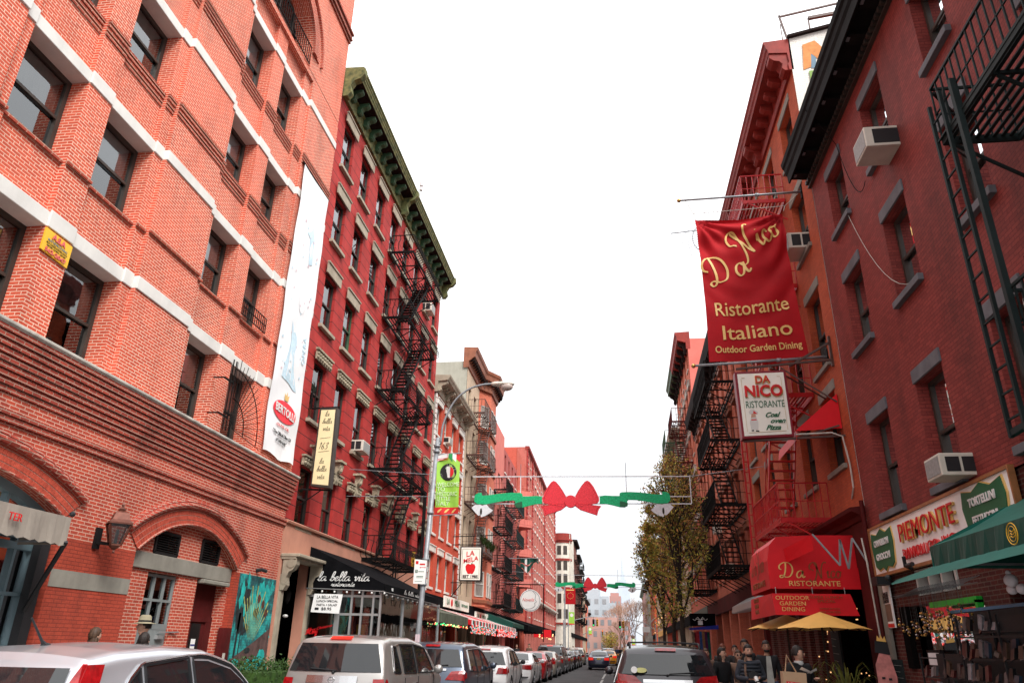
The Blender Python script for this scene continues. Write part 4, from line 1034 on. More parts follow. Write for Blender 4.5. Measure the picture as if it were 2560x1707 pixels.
# vertical lightbox sign
t = thing('projecting_sign', 'tall pale yellow lightbox with script lettering projecting from the crimson tenement', 'sign', (-9.4, 22.8, 6.3))
v = MB(); v.hexa([(-9.66, 22.78, 6.30), (-8.98, 22.78, 6.22), (-8.98, 23.05, 6.22), (-9.66, 23.05, 6.30), (-9.66, 22.78, 8.94), (-9.04, 22.78, 8.95), (-9.04, 23.05, 8.95), (-9.66, 23.05, 8.94)]); v.build('cabinet', M['winframe'], t, bevel=.01)
v = MB(); v.poly([(-9.61, 22.77, 6.37), (-9.05, 22.77, 6.31), (-9.10, 22.77, 8.88), (-9.60, 22.77, 8.87)]); v.build('face', M['creamsign'], t)
fp = lambda x, z: plane((x, 22.764, z), (1, 0, 0), (0, 0, 1), (0, -1, 0))
for z0 in (8.42, 6.80):
    for s_, x, dz in (('la', -9.36, .24), ('bella', -9.33, -.02), ('vita', -9.33, -.27)): script(s_, .085, fp(x, z0 + dz), M['blacktxt'], t, pen=.15)
script('163', .14, fp(-9.35, 7.52), M['blacktxt'], t, pen=.13)
v = MB(); v.bar((-9.52, 22.766, 7.88), (-9.16, 22.766, 7.92), .008); v.bar((-9.52, 22.766, 7.42), (-9.16, 22.766, 7.46), .008); v.build('rule_line', M['blacktxt'], t)
v = MB(); v.bar((-10, 22.9, 8.98), (-9.0, 22.9, 9.0), .05); v.bar((-10, 22.9, 6.22), (-9.0, 22.9, 6.18), .05); v.bar((-10, 22.9, 5.7), (-9.3, 22.9, 6.2), .03); v.bar((-10.0, 22.8, 8.95), (-10.0, 22.8, 9.6), .04); v.bar((-9.9, 22.85, 8.95), (-9.9, 22.85, 9.8), .03); v.build('bracket', M['black'], t)

fire_escape(FL, 'black iron fire escape with bellied railings on the crimson tenement', 29.5, 34.9, [4.75, 8.4, 11.9, 15.4, 18.8], 1.15, 'black', stair=(30.3, 33.4, .35, .95), bulge=1, bal=.2, drop=(31.0, 1.0, 3.3, 4.8), rb=.025)
ac_unit(FL, 27.45, 28.3, -.3, .35, 8.66, 9.1, 'white window air conditioner with tan sill on the third storey of the crimson tenement', 'air conditioners on the crimson tenement')
ac_unit(FL, 36.45, 37.3, -.3, .4, 19.0, 19.5, 'white window air conditioner high up near the green cornice', 'air conditioners on the crimson tenement')
t = thing('parking_notice', 'small yellow notice fixed to the crimson tenement beside the downpipe', 'notice', FL.p(38, 0, 5))
v = MB(); FL.box(v, 37.7, 38.2, -.09, -.05, 5.2, 6.0); v.build('board', M['signyel'], t)
v = MB(); v.tube([FL.p(35.6, .9, 3.5), FL.p(35.6, .9, 8.6)], .05, 8); v.tube([FL.p(35.9, .9, 3.5), FL.p(35.9, .9, 8.6)], .05, 8)
prop(v.build('drop_ladder', M['black']), 'pair of black iron ladder rails hanging below the bellied fire escape', 'ladder')
# ================================================================ further buildings, both sides
def block(name, label, F, a0, a1, z1, wm, cols, rows, ww=1.05, fm='winframe', lint=None, sillm=None, cor=None, side=None, depth=14, base=4.2, basem='dark', d=0, fascia='blackmat', blind=None, rd=.2, group=None, plain=False, seglintel=False):
    t = thing(name, label, 'building', F.p((a0 + a1) / 2, 0, 0), group=group)
    hs = [(c - ww / 2, c + ww / 2, z0, z2) for c in cols for z0, z2 in rows]
    w = MB(); F.wall(w, a0, a1, base, z1, d, hs, rd); w.build('wall', M[wm], t)
    s_ = MB(); F.shell(s_, a0 + .01, a1 - .01, -.1, z1, depth, d - .02); s_.build('party_wall', M[side or wm], t)
    for c in cols:
        for z0, z2 in rows:
            window(F, t, c - ww / 2, c + ww / 2, z0, z2, d - rd + .01, fm, blind=blind, lintel=lint, sill=(.13, .08, d + .07, sillm, d - rd) if sillm else None, plain=plain)
    if cor:
        prof, mt_ = cor; cornice(F, t, a0 - .05, a1 + .05, [(p + d, q + z1) for p, q in prof], M[mt_])
    if base:
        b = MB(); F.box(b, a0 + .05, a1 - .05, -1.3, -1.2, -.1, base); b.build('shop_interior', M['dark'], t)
        n = max(2, int((a1 - a0) / 3.2))
        for i in range(n + 1):
            b = MB(); a = a0 + .02 + (a1 - a0 - .34) * i / n; F.box(b, a, a + .3, -.3, d - .02, -.1, base); b.build('pier', M[wm], t)
        b = MB(); F.box(b, a0 + .05, a1 - .05, -.15, d + .06, base - .75, base - .02); b.build('fascia', M[fascia], t)
        b = MB()
        for i in range(n):
            p, q = a0 + .35 + (a1 - a0 - .34) * i / n, a0 + .0 + (a1 - a0 - .34) * (i + 1) / n
            F.box(b, p, q, -.32, -.28, .5, .56); F.box(b, (p + q) / 2 - .04, (p + q) / 2 + .04, -.32, -.28, 0, base - .8)
        b.build('shopfront_frame', M['winblack'], t)
        b = MB(); b.poly([F.p(a0 + .3, -.3, 0), F.p(a1 - .3, -.3, 0), F.p(a1 - .3, -.3, base - .8), F.p(a0 + .3, -.3, base - .8)]); b.build('shop_pane', M['glass'], t)
    return t
def cols(a0, a1, n, m=.9):
    return [a0 + m + (a1 - a0 - 2 * m) * i / (n - 1) for i in range(n)] if n > 1 else [(a0 + a1) / 2]
def rows(z0, h, n, wh=1.75): return [(z0 + i * h, z0 + i * h + wh) for i in range(n)]
CORN = [(-.2, -1.0), (.05, -1.0), (.1, -.85), (.05, -.75), (.08, -.4), (.65, -.35), (.72, -.2), (.78, -.05), (.8, 0), (-.2, .05)]
CORNS = [(-.2, -.5), (.04, -.5), (.08, -.35), (.3, -.3), (.34, -.05), (.34, 0), (-.2, .03)]
L = simple_lintel

C = block('orange_row_house', 'bright orange red brick row house with cream cornice and white quoins', FL, 40.42, 49.35, 15.75, 'orangeC', [41.45, 43.6, 45.85, 48.1], [(4.55, 6.4), (7.45, 9.3), (10.2, 12.0), (13.1, 14.9)], 1.15, 'winwhite', lint=L(.32, .15, .1, 'whitetrim', True), sillm='whitetrim', basem='dark', side='greyplaster')
b = MB(); FL.prism(b, [(-.2, -.25 + 15.75), (.08, 15.5), (.1, 15.72), (.06, 15.85), (.1, 16.15), (.7, 16.2), (.75, 16.3), (.82, 16.4), (.84, 16.5), (-.2, 16.55)], 40.3, 49.4); b.build('cornice', M['cream'], C)
bracket_row(FL, C, [40.55, 42.7, 44.9, 47.1, 49.15], .3, SCROLL(.05, 16.18, .6, .62), 'cream')
bracket_row(FL, C, [41.1, 41.6, 42.1, 43.3, 43.8, 44.3, 45.5, 46.0, 46.5, 47.7, 48.2, 48.7], .16, [(.05, 16.18), (.45, 16.18), (.4, 16.0), (.05, 15.95)], 'cream', 'dentil')
for a, s_ in ((40.42, 1), (49.35, -1)):
    b = MB()
    for k in range(36):
        z = 4.3 + k * .32; ln = .34 if k % 2 else .22; p, q = sorted((a, a + s_ * ln)); FL.box(b, p, q, -.02, .05, z, z + .26)
    b.build('quoins', M['stone'], C)
ac_unit(FL, 43.2, 44.0, -.1, .35, 13.1, 13.5, 'white window air conditioner on the orange row house', vents=1)

D = block('beige_tenement', 'beige tenement with brown bracketed cornice and polygonal bay over its fire escapes', FL, 49.4, 60.3, 20.9, 'beige', [50.7, 52.9], [(4.7, 6.6), (7.9, 9.9), (11.1, 13.1), (14.4, 16.4), (17.3, 19.2)], 1.0, 'winframe', lint=None, side='greyplaster')
# bay
b = MB(); bay = [(54.6, 0), (55.9, .75), (58.6, .75), (59.9, 0)]
for i in range(3): b.poly([FL.p(bay[i][0], bay[i][1], 4.2), FL.p(bay[i + 1][0], bay[i + 1][1], 4.2), FL.p(bay[i + 1][0], bay[i + 1][1], 20.9), FL.p(bay[i][0], bay[i][1], 20.9)])
b.poly([FL.p(a, d, 4.2) for a, d in bay]); b.build('bay_wall', M['salmon'], D)
for z0 in (4.9, 8.1, 11.3, 14.6, 17.5):
    w = MB(); 
    for (a0, d0, a1, d1) in ((54.85, .14, 55.65, .60), (56.3, .75, 57.0, .75), (57.5, .75, 58.2, .75)):
        nx, ny = (d0 - d1), (a1 - a0); e = .02
        w.poly([FL.p(a0, d0 + e, z0), FL.p(a1, d1 + e, z0), FL.p(a1, d1 + e, z0 + 1.7), FL.p(a0, d0 + e, z0 + 1.7)], 1)
        for (x, y) in ((a0, d0), (a1, d1)): w.bar(FL.p(x, y + .03, z0), FL.p(x, y + .03, z0 + 1.7), .07)
        for z in (z0, z0 + .85, z0 + 1.7): w.bar(FL.p(a0, d0 + .03, z), FL.p(a1, d1 + .03, z), .07)
    w.build('bay_window', [M['winwhite'], M['curtain']], D)
    w = MB()
    for i in range(3): w.bar(FL.p(bay[i][0], bay[i][1] + .06, z0 - .35), FL.p(bay[i + 1][0], bay[i + 1][1] + .06, z0 - .35), .12, .22)
    w.build('bay_band', M['browncorn'], D)
b = MB()
def cpath(o): return [(49.3, .0 + o), (54.3, .0 + o), (55.7, .78 + o), (58.8, .78 + o), (60.2, .1 + o), (60.4, .1 + o)]
PR = [(0, 20.4), (.1, 20.45), (.1, 20.9), (.55, 21.25), (.6, 21.6), (.7, 21.75), (.75, 21.95), (-.3, 22.0)]
for i in range(5):
    for j in range(len(PR) - 1):
        P = lambda k, jj: FL.p(cpath(PR[jj][0])[k][0] + 0, cpath(PR[jj][0])[k][1], PR[jj][1])
        b.poly([P(i, j), P(i + 1, j), P(i + 1, j + 1), P(i, j + 1)])
b.poly([FL.p(49.3, -.3, 20.4)] + [FL.p(49.3, max(-.3, p), z) for p, z in PR])
b.build('cornice', M['browncorn'], D)
for i in range(5):
    p, q = cpath(.1)[i], cpath(.1)[i + 1]; n = max(1, int(math.hypot(q[0] - p[0], q[1] - p[1]) / .5))
    for k in range(n):
        f = (k + .5) / n; a, d = p[0] + (q[0] - p[0]) * f, p[1] + (q[1] - p[1]) * f
        v = MB(); FL.box(v, a - .09, a + .09, d - .05, d + .42, 20.95, 21.22); v.build('bracket', M['soffit'], D)
fire_escape(FL, 'brown iron fire escape hung with white lights on the beige tenement', 50.2, 55.9, [7.6, 10.8, 14.1, 17.2], 1.25, 'rail', stair=(51.6, 54.8, .35, .95), bal=.22, rb=.025, rail_h=1.0)
g = thing('evergreen_garland', 'dark green garland draped on the balcony of the beige tenement', 'garland', FL.p(52, 1.2, 8))
v = MB(); rr = random.Random(3)
for i in range(900):
    a = 50 + 6 * rr.random(); s_ = abs(math.sin((a - 50) * 1.6)); c = Vector(FL.p(a, 1.3 + rr.gauss(0, .08), 8.5 - .35 * s_ + rr.gauss(0, .09)))
    d_ = Vector((rr.gauss(0, 1), rr.gauss(0, 1), rr.gauss(0, 1))).normalized() * .12; e = d_.cross(Vector((0, .3, 1))).normalized() * .03
    v.poly([c - d_ - e, c - d_ + e, c + d_])
v.build('foliage', M['hedge'], g)

E_ = block('orange_side_building', 'plain salmon red building with flat parapet and small balcony', FL, 60.35, 69.25, 20.5, 'coral', [61.6, 63.8, 66.2, 68.0], [(4.8, 6.6), (7.9, 9.8), (11.1, 13), (14.3, 16.2)], .95, 'winframe', sillm='whitetrim', lint=L(.2, .08, .04, 'coral'))
fire_escape(FL, 'black iron fire escape on the plain salmon building', 62.6, 67.4, [4.7, 7.6, 10.9, 14.1], 1.2, 'black', stair=(63.4, 66.6, .35, .95), bal=.25, rb=.03, rail_h=1.0)
F_ = block('dusky_red_building', 'narrow dusky red rendered building behind the salmon one', FL, 69.3, 79.15, 19.4, 'mauve', cols(69.3, 79.15, 4), rows(4.8, 3.1, 5), 1.0, 'winframe', plain=False, sillm='whitetrim')
fire_escape(FL, 'dark green iron fire escape on the dusky red building', 70.5, 76.5, [4.7, 7.7, 10.8, 13.9], 1.2, 'blackgreen', stair=(71.4, 75.4, .35, .95), bal=.3, rb=.035, rail_h=1.0)
G_ = block('salmon_balcony_building', 'salmon brick building with rounded balconies facing the street', FL, 79.2, 88.75, 22.0, 'salmon2', cols(79.2, 88.75, 4), rows(4.8, 3.1, 5), 1.0, 'winframe')
for k, z in enumerate((7.4, 10.5, 13.6, 16.7)):
    b = MB(); pts = [(80.2 + 3.4 * i / 12, 1.5 * math.sin(PI * i / 12)) for i in range(13)]
    b.prism(pts, lambda x, y, d: FL.p(x, y, d), z, z + .22); b.build('balcony_slab', M['coral'], G_)
    b = MB()
    for a, d in pts: b.bar(FL.p(a, d, z + .2), FL.p(a, d, z + 1.2), .04)
    for i in range(12): b.bar(FL.p(pts[i][0], pts[i][1], z + 1.2), FL.p(pts[i + 1][0], pts[i + 1][1], z + 1.2), .05); b.poly([FL.p(pts[i][0], pts[i][1], z + .25), FL.p(pts[i + 1][0], pts[i + 1][1], z + .25), FL.p(pts[i + 1][0], pts[i + 1][1], z + .8), FL.p(pts[i][0], pts[i][1], z + .8)])
    b.build('balcony_railing', M['coral'], G_)
H_ = block('tall_red_building', 'tall red brick building with deep red edge strips and white lintels', FL, 88.8, 136.0, 24.6, 'pinkbrick', [90.5 + 3.1 * i for i in range(15)], rows(4.9, 3.0, 7, 1.7), 1.1, 'winframe', lint=L(.28, .1, .07, 'whitetrim'), sillm='whitetrim', plain=True)
for a in (88.85, 95.2, 113.5, 134.8):
    b = MB()
    for k in range(58): FL.box(b, a, a + 1.1, -.02, .10 + .06 * (k % 2), 4.2 + k * .35, 4.2 + k * .35 + .34)
    b.build('quoins', M['quoinred'], H_)
cornice(FL, H_, 88.8, 136, [(p, q + 24.7) for p, q in CORNS], M['redcorn'])
cornice(FL, H_, 88.8, 136, [(-.1, 6.9), (.5, 6.95), (.55, 7.15), (-.1, 7.2)], M['whitetrim'], name='string_course')

FJ = Fac(-7.9, 1, 148)
J = block('cream_corner_building', 'cream limestone corner building with rounded bay and brick parapet beyond the crossing', FJ, 148.5, 162, 22.3, 'creamstone', cols(149, 162, 5), rows(5, 3.2, 5, 1.9), 1.1, 'winframe', plain=True)
b = MB(); cx_, cy_ = -9.6, 149.6
n = 14; ring = lambda r, z: [(cx_ + r * math.cos(R(-180 + 200 * i / n)), cy_ + r * math.sin(R(-180 + 200 * i / n)), z) for i in range(n + 1)]
for (r, z0, z1, mi) in ((1.75, -.1, 21.0, 0), (1.95, 5.6, 5.9, 1), (1.95, 11.9, 12.3, 1), (1.95, 17.2, 17.6, 1), (1.9, 20.6, 22.4, 1), (2.1, 21.0, 21.3, 1)):
    q0, q1 = ring(r, z0), ring(r, z1)
    for i in range(n): b.poly([q0[i], q0[i + 1], q1[i + 1], q1[i]], mi)
    b.poly(q1, mi); b.poly(q0, mi)
b.build('corner_tower', [M['creamstone'], M['redcorn']], J)
for z0 in (6.6, 9.4, 13, 15.4, 18.3):
    w = MB()
    for a in (-145, -105, -65): 
        c = Vector((cx_ + 1.77 * math.cos(R(a)), cy_ + 1.77 * math.sin(R(a)), z0)); u = Vector((-math.sin(R(a)), math.cos(R(a)), 0)) * .4
        w.poly([c - u, c + u, c + u + Vector((0, 0, 1.7)), c - u + Vector((0, 0, 1.7))])
    w.build('tower_window', M['winframe'], J)
w = MB(); w.box(-24, -9.7, 148.3, 148.5, -.1, 21.3); w.build('side_wall', M['creamstone'], J)
specs = [('dark_brick_tenement', 'dark brick tenement with heavy black cornice beside the cream corner building', 162, 176, 23, 'brown'), ('dark_brick_tenement', 'dark brick tenement with fire escapes, second beyond the cream corner building', 176, 190, 21.5, 'brown'),
         ('dark_brick_tenement', 'lower soot dark tenement, third beyond the cream corner building', 190, 206, 19.5, 'brickAlow'), ('distant_tenement', 'beige tenement far down the left side of the street', 206, 226, 16.5, 'beige'), ('distant_tenement', 'reddish tenement far down the left side of the street', 226, 252, 14.5, 'salmon'), ('distant_tenement', 'grey rendered tenement far down the left side of the street', 252, 285, 12.0, 'greyplaster')]
for nm, lb, a0, a1, z1, wm in specs:
    block(nm, lb, FJ, a0, a1, z1, wm, cols(a0, a1, 4, 1.8), rows(5, 3.1, int((z1 - 6) / 3.1), 1.8), 1.2, 'winblack', cor=(CORN, 'soffit'), plain=True, blind=0)
for (a0, a1, zs, lb) in ((163.5, 172.5, [7, 10, 13, 16, 19], 'black fire escape on the first dark tenement past the crossing'), (178, 187, [7, 10, 13, 16, 19], 'black fire escape on the second dark tenement past the crossing'), (192, 202, [7, 10, 13, 16], 'black fire escape on the third dark tenement past the crossing')):
    fire_escape(FJ, lb, a0, a1, zs, 1.3, 'black', stair=(a0 + 1.5, a1 - 1.5, .35, .95), bal=.6, rb=.06, rail_h=1.0, group='far fire escapes')

# left shop awnings, signs, garlands of lights
awning(FL, 'grey green canvas awning over the cafe left of the striped awnings', 33.2, 39.6, 0, 2.6, 3.62, 2.9, 2.5, ['awnolive'])
awning(FL, 'red white and green striped awning, nearer of the pair', 40.6, 49.0, .05, 2.55, 3.55, 2.85, 2.6, ['awnred', 'whitepanel', 'awngreen2'], group='striped restaurant awnings')
awning(FL, 'green white and red striped awning, farther of the pair', 49.6, 60.0, .05, 2.55, 3.55, 2.85, 2.6, ['awngreen2', 'whitepanel', 'awnred'], group='striped restaurant awnings')
awning(FL, 'dark green awning beside the green framed fire escape', 61, 68.6, .05, 2.2, 4.0, 3.3, 3.0, ['awngreen'])
awning(FL, 'black awning under the round moon sign', 72, 87, .05, 2.2, 4.1, 3.4, 2.9, ['blackmat'])
def lights(label, a0, a1, d, z, n, drop, F=FL, mats=('bulbr', 'bulbg', 'bulb'), r=.03):
    t = thing('string_lights', label, 'string lights', F.p(a0, d, z)); rr = random.Random(int(a0 * 7))
    for k in range(len(mats)):
        v = MB()
        for i in range(n // len(mats)): v.ball(F.p(a0 + (a1 - a0) * rr.random(), d + rr.uniform(-.05, .1), z - drop * rr.random()), r, 5)
        o = v.build('bulb_strand', M[mats[k]], t)
    v = MB(); v.tube([F.p(a0 + (a1 - a0) * i / 12, d, z - .04 * (i % 2)) for i in range(13)], .012, 4); v.build('cable', M['black'], t)
lights('red and green bulbs along the edge of the grey green awning', 31.8, 39.6, 2.62, 2.46, 54, .08)
lights('coloured icicle lights hanging from the nearer striped awning', 40.6, 49, 2.6, 2.6, 260, .42, mats=('bulbr', 'bell', 'bell', 'itg', 'bell'), r=.035)
lights('coloured icicle lights hanging from the farther striped awning', 49.6, 60, 2.6, 2.6, 260, .42, mats=('bulbr', 'bell', 'bell', 'itr'), r=.04)
for k, (a0, a1) in enumerate(((44.8, 52.6), (55.4, 64.0))):
    t = thing('fascia_sign', ('nearer' if k == 0 else 'farther') + ' of the two pale fascia signs with green lettering above the striped awnings', 'sign', FL.p(a0, 0, 4))
    z0, z1 = (3.68, 4.30) if k == 0 else (3.2, 3.88)
    v = MB(); FL.box(v, a0, a1, .10, .2, z0, z1); v.build('board', M['whitesign'], t)
    text('LA', .5, plane(FL.p(a0 + .9, .21, (z0 + z1) / 2), (0, 1, 0), (0, 0, 1)), M['greentxt'], t, sx=1.3); text('MELA', .5, plane(FL.p(a0 + 3.6, .21, (z0 + z1) / 2), (0, 1, 0), (0, 0, 1)), M['greentxt'], t, sx=1.3)
    text('RISTORANTE', .25, plane(FL.p(a0 + 6.2, .21, (z0 + z1) / 2), (0, 1, 0), (0, 0, 1)), M['greentxt'], t, w=2.2)
    v = MB(); v.ball(FL.p(a0 + 1.95, .22, (z0 + z1) / 2), .22, 10, None, (.1, 1.2, 1)); v.build('apple_mark', M['redtxt'], t)
# projecting apple sign
t = thing('projecting_sign', 'white projecting lightbox with a red apple and the year 1985', 'sign', (-9.4, 47, 5.3))
yy = 47.0
v = MB(); v.box(-9.46, -8.05, yy, yy + .3, 5.28, 7.40); v.build('cabinet', M['winblack'], t, bevel=.03)
v = MB(); v.box(-9.38, -8.13, yy - .012, yy, 5.36, 7.32); v.build('face', M['whitesign'], t)
v = MB()
for x in (-9.31, -8.22): v.box(x, x + .02, yy - .018, yy - .012, 5.45, 7.22)
for z in (5.44, 7.22): v.box(-9.3, -8.2, yy - .018, yy - .012, z, z + .02)
v.build('border_line', M['greentxt'], t)
fp = lambda x, z, ux=(1, 0, 0): plane((x, yy - .016, z), ux, (0, 0, 1), (0, -1, 0))
text('LA', .46, fp(-8.80, 6.93, (1, 0, .22)), M['redtxt'], t, w=.52, bold=.004); text('MELA', .38, fp(-8.76, 6.56, (1, 0, .22)), M['redtxt'], t, w=.95, bold=.004)
text('EST 1985', .23, fp(-8.75, 5.56), M['blacktxt'], t, w=.95, bold=.005)
v = MB(); ap = [(0, .22), (.12, .28), (.25, .25), (.32, .1), (.28, -.12), (.16, -.32), (.06, -.34), (0, -.3), (-.06, -.34), (-.16, -.32), (-.28, -.12), (-.32, .1), (-.25, .25), (-.12, .28)]
f = fp(-8.76, 6.05); v.poly([f(a, b, .004) for a, b in ap]); v.build('apple_mark', M['redtxt'], t)
v = MB(); v.poly([f(0, .22, .006), f(.08, .34, .006), f(.16, .4, .006), f(.1, .28, .006)]); v.build('leaf_mark', M['greentxt'], t)
v = MB(); v.bar((-10, yy + .15, 7.5), (-8.1, yy + .15, 7.5), .05); v.bar((-10, yy + .15, 8.0), (-7.2, yy + .15, 8.1), .05); v.bar((-10, yy + .15, 4.3), (-9.3, yy + .15, 5.2), .05); v.bar((-10, yy + .15, 5.2), (-8.1, yy + .15, 5.2), .05); v.build('bracket', M['black'], t)
# moon sign
t = thing('round_sign', 'round white sign with a moon face outline and pink script', 'sign', (-8.3, 72, 4.7)); yy = 72.0; c = (-7.62, 5.58)
v = MB(); v.prism([(c[0] + .98 * math.cos(2 * PI * i / 32), c[1] + .98 * math.sin(2 * PI * i / 32)) for i in range(32)], lambda a, b, d: (a, d, b), yy, yy + .25); v.build('cabinet', M['whitepanel'], t)
v = MB(); v.tube([(c[0] + .9 * math.cos(2 * PI * i / 32), yy - .01, c[1] + .9 * math.sin(2 * PI * i / 32)) for i in range(33)], .02, 5); v.tube([(c[0] + a, yy - .01, c[1] + b) for a, b in crom([(.2, .85), (.5, .5), (.45, .1), (.6, -.1), (.4, -.25), (.45, -.45), (.1, -.7), (-.4, -.75)])], .02, 5); v.build('moon_outline', M['galv'], t)
script('novela', .19, plane((c[0] - .25, yy - .012, c[1] - .05), (1, 0, 0), (0, 0, 1), (0, -1, 0)), M['pinktxt'], t, pen=.2) if 'novela' == 'x' else text('Novella', .42, plane((c[0] - .22, yy - .012, c[1] + .05), (1, 0, 0), (0, 0, 1), (0, -1, 0)), M['pinktxt'], t, shear=.4, w=1.1)
v = MB(); v.bar((-10, yy + .1, 7.0), (-6.3, yy + .1, 7.0), .09); v.bar((-6.4, yy + .1, 7.0), (-6.4, yy + .1, 2.0), .09); v.bar((-7.6, yy + .1, 6.55), (-7.6, yy + .1, 7.0), .04); v.build('sign_gantry', M['black'], t)
t = thing('hanging_flag', 'dark green and white folded flag on a slanting pole above the moon sign', 'flag', (-10, 66, 9))
v = MB(); v.bar((-10, 66, 8.7), (-5.7, 66, 8.75), .05); v.build('pole', M['galv'], t)
v = MB()
for i in range(8):
    for j in range(2):
        x0, x1 = -7.9 + .2 * i, -7.9 + .2 * (i + 1); h = lambda x: .42 + .2 * math.sin(x * 5) - .2 * (x + 7)
        v.poly([(x0, 66 + .1 * math.sin(i), 8.70 - j * h(x0)), (x1, 66 + .1 * math.sin(i + 1), 8.70 - j * h(x1)), (x1, 66 + .12 * math.sin(i + 2), 8.68 - (j + .8) * h(x1)), (x0, 66 + .12 * math.sin(i + 1), 8.68 - (j + .8) * h(x0))], 1 if i == 2 else 0)
v.build('cloth', [M['awngreen'], M['whitepanel']], t)
# ================================================================ P: oxblood brick building, right foreground
Pb = thing('oxblood_brick_building', 'dark oxblood painted brick building with black dentilled cornice and grey lintels', 'building', (5.6, 11, 0))
PW = [(14.85, 16.12), (12.22, 13.48), (9.55, 10.62), (6.9, 8.1), (4.3, 5.5)]
PR_ = [(4.25, 6.14), (7.8, 9.53), (10.83, 12.36)]
holes = []
for i, (a0, a1) in enumerate(PW):
    for z0, z1 in PR_: holes.append((a0 + .06, a1 - .06, z0, z1))
w = MB(); FR.wall(w, 2.0, 17.18, 4.02, 13.0, 0, holes, .26); w.build('wall', M['brickP'], Pb)
s_ = MB(); FR.shell(s_, 2.0, 17.17, -.1, 13.7, 14, -.02); s_.build('party_wall', M['brickPlow'], Pb)
for i, (a0, a1) in enumerate(PW):
    for r_, (z0, z1) in enumerate(PR_):
        window(FR, Pb, a0 + .06, a1 - .06, z0, z1, -.24, 'winframe', blind=rnd.choice([.45, .5, .55]) if r_ else .0, lintel=L(.25, .04, .035, 'greytrim'), sill=(.13, .06, .10, 'greytrim', -.3), fw=.07)
# black cornice: crown, soffit, dentils
b = MB(); FR.prism(b, [(-.2, 13.02), (.06, 13.02), (.06, 13.3), (.50, 13.32), (.50, 13.20), (.54, 13.20), (.56, 13.42), (.60, 13.5), (.62, 13.62), (.66, 13.68), (.68, 13.8), (-.2, 13.84)], 2.0, 17.3); b.build('cornice', M['black'], Pb)
b = MB()
for i in range(92): a = 2.1 + i * .165; FR.box(b, a, a + .085, .06, .15, 13.04, 13.14)
FR.box(b, 2.0, 17.25, .055, .12, 13.15, 13.19); FR.box(b, 2.0, 17.25, .0, .09, 12.97, 13.01)
b.build('dentil_band', M['greytrim'] if 0 else M['winframe'], Pb)
for i in range(16): b = MB(); a = 2.6 + i * .95; FR.prism(b, [(.06, 13.3), (.46, 13.3), (.44, 13.22), (.06, 13.18)], a, a + .3); FR.box(b, a + .08, a + .2, .40, .462, 13.215, 13.24, 1); b.build('modillion', [M['black'], M['greytrim']], Pb)
ac_unit(FR, 11.97, 12.62, -.1, .6, 10.36, 10.80, 'large beige window air conditioner under the black cornice', vents=1)
ac_unit(FR, 11.92, 12.50, -.1, .5, 4.15, 4.50, 'beige window air conditioner just above the pasta shop sign', vents=2)
# the pasta shop sign
t = thing('shop_sign', 'long white pasta shop sign with raised gold and red letters and green shields', 'sign', FR.p(14, 0, 3.5))
v = MB(); FR.box(v, 10.9, 16.95, 0, .06, 3.12, 4.02); v.build('board', M['whitepanel'], t)
v = MB()
for z0, z1 in ((3.06, 3.12), (4.02, 4.07)): FR.box(v, 10.86, 17.0, 0, .09, z0, z1)
for a0, a1 in ((16.95, 17.0), (10.86, 10.9)): FR.box(v, a0, a1, 0, .09, 3.12, 4.02)
v.build('frame', mat('varnished_oak', (.32, .13, .05), .5, var=.25, scale=6), t)
fR = lambda a, z, d=.062: plane(FR.p(a, d, z), (0, -1, 0), (0, 0, 1), (-1, 0, 0))
for q, (s_, sz, z, w_, mt_, mg) in enumerate((('PIEMONTE', .48, 3.70, 2.45, 'redtxt', 'goldtxt'), ('RAVIOLI CO. INC.', .26, 3.32, 2.35, 'redtxt', 'pinktxt'))):
    ac_ = 13.95
    text(s_, sz, plane(FR.p(ac_, .062, z), (0, -1, 0), (0, 0, 1), (-1, 0, 0)), M[mg], t, w=w_, bold=.004 if q == 0 else .0, ext=.03)
    text(s_, sz, plane(FR.p(ac_ + .03, .10, z + .01), (0, -1, 0), (0, 0, 1), (-1, 0, 0)), M[mt_], t, w=w_, bold=-.003 if q == 0 else .0, ext=.012)
shield = [(-.42, .36), (-.2, .30), (0, .40), (.2, .30), (.42, .36), (.46, .1), (.40, -.3), (.28, -.38), (.1, -.34), (0, -.42), (-.1, -.34), (-.28, -.38), (-.40, -.3), (-.46, .1)]
for (ca, cz, kx, kz, l1, l2) in ((16.25, 3.57, 1.35, 1.0, 'CANNELLONI', 'GNOCCHI'), (11.75, 3.62, 1.5, .95, 'TORTELLINI', 'FETTUCCINI')):
    f = fR(ca, cz, .06); v = MB(); v.prism([(a * kx * 1.05, b_ * kz * 1.06) for a, b_ in shield], lambda a, b_, d: f(a, b_, d), .0, .02, 1); v.prism([(a * kx, b_ * kz) for a, b_ in shield], lambda a, b_, d: f(a, b_, d), .02, .035); v.build('shield', [M['greentxt'], M['goldtxt']], t)
    text(l1, .17, fR(ca, cz + .13, .096), M['whitetxt'], t, w=.86, bold=.006); text(l2, .17, fR(ca, cz - .14, .096), M['whitetxt'], t, w=.80, bold=.006)
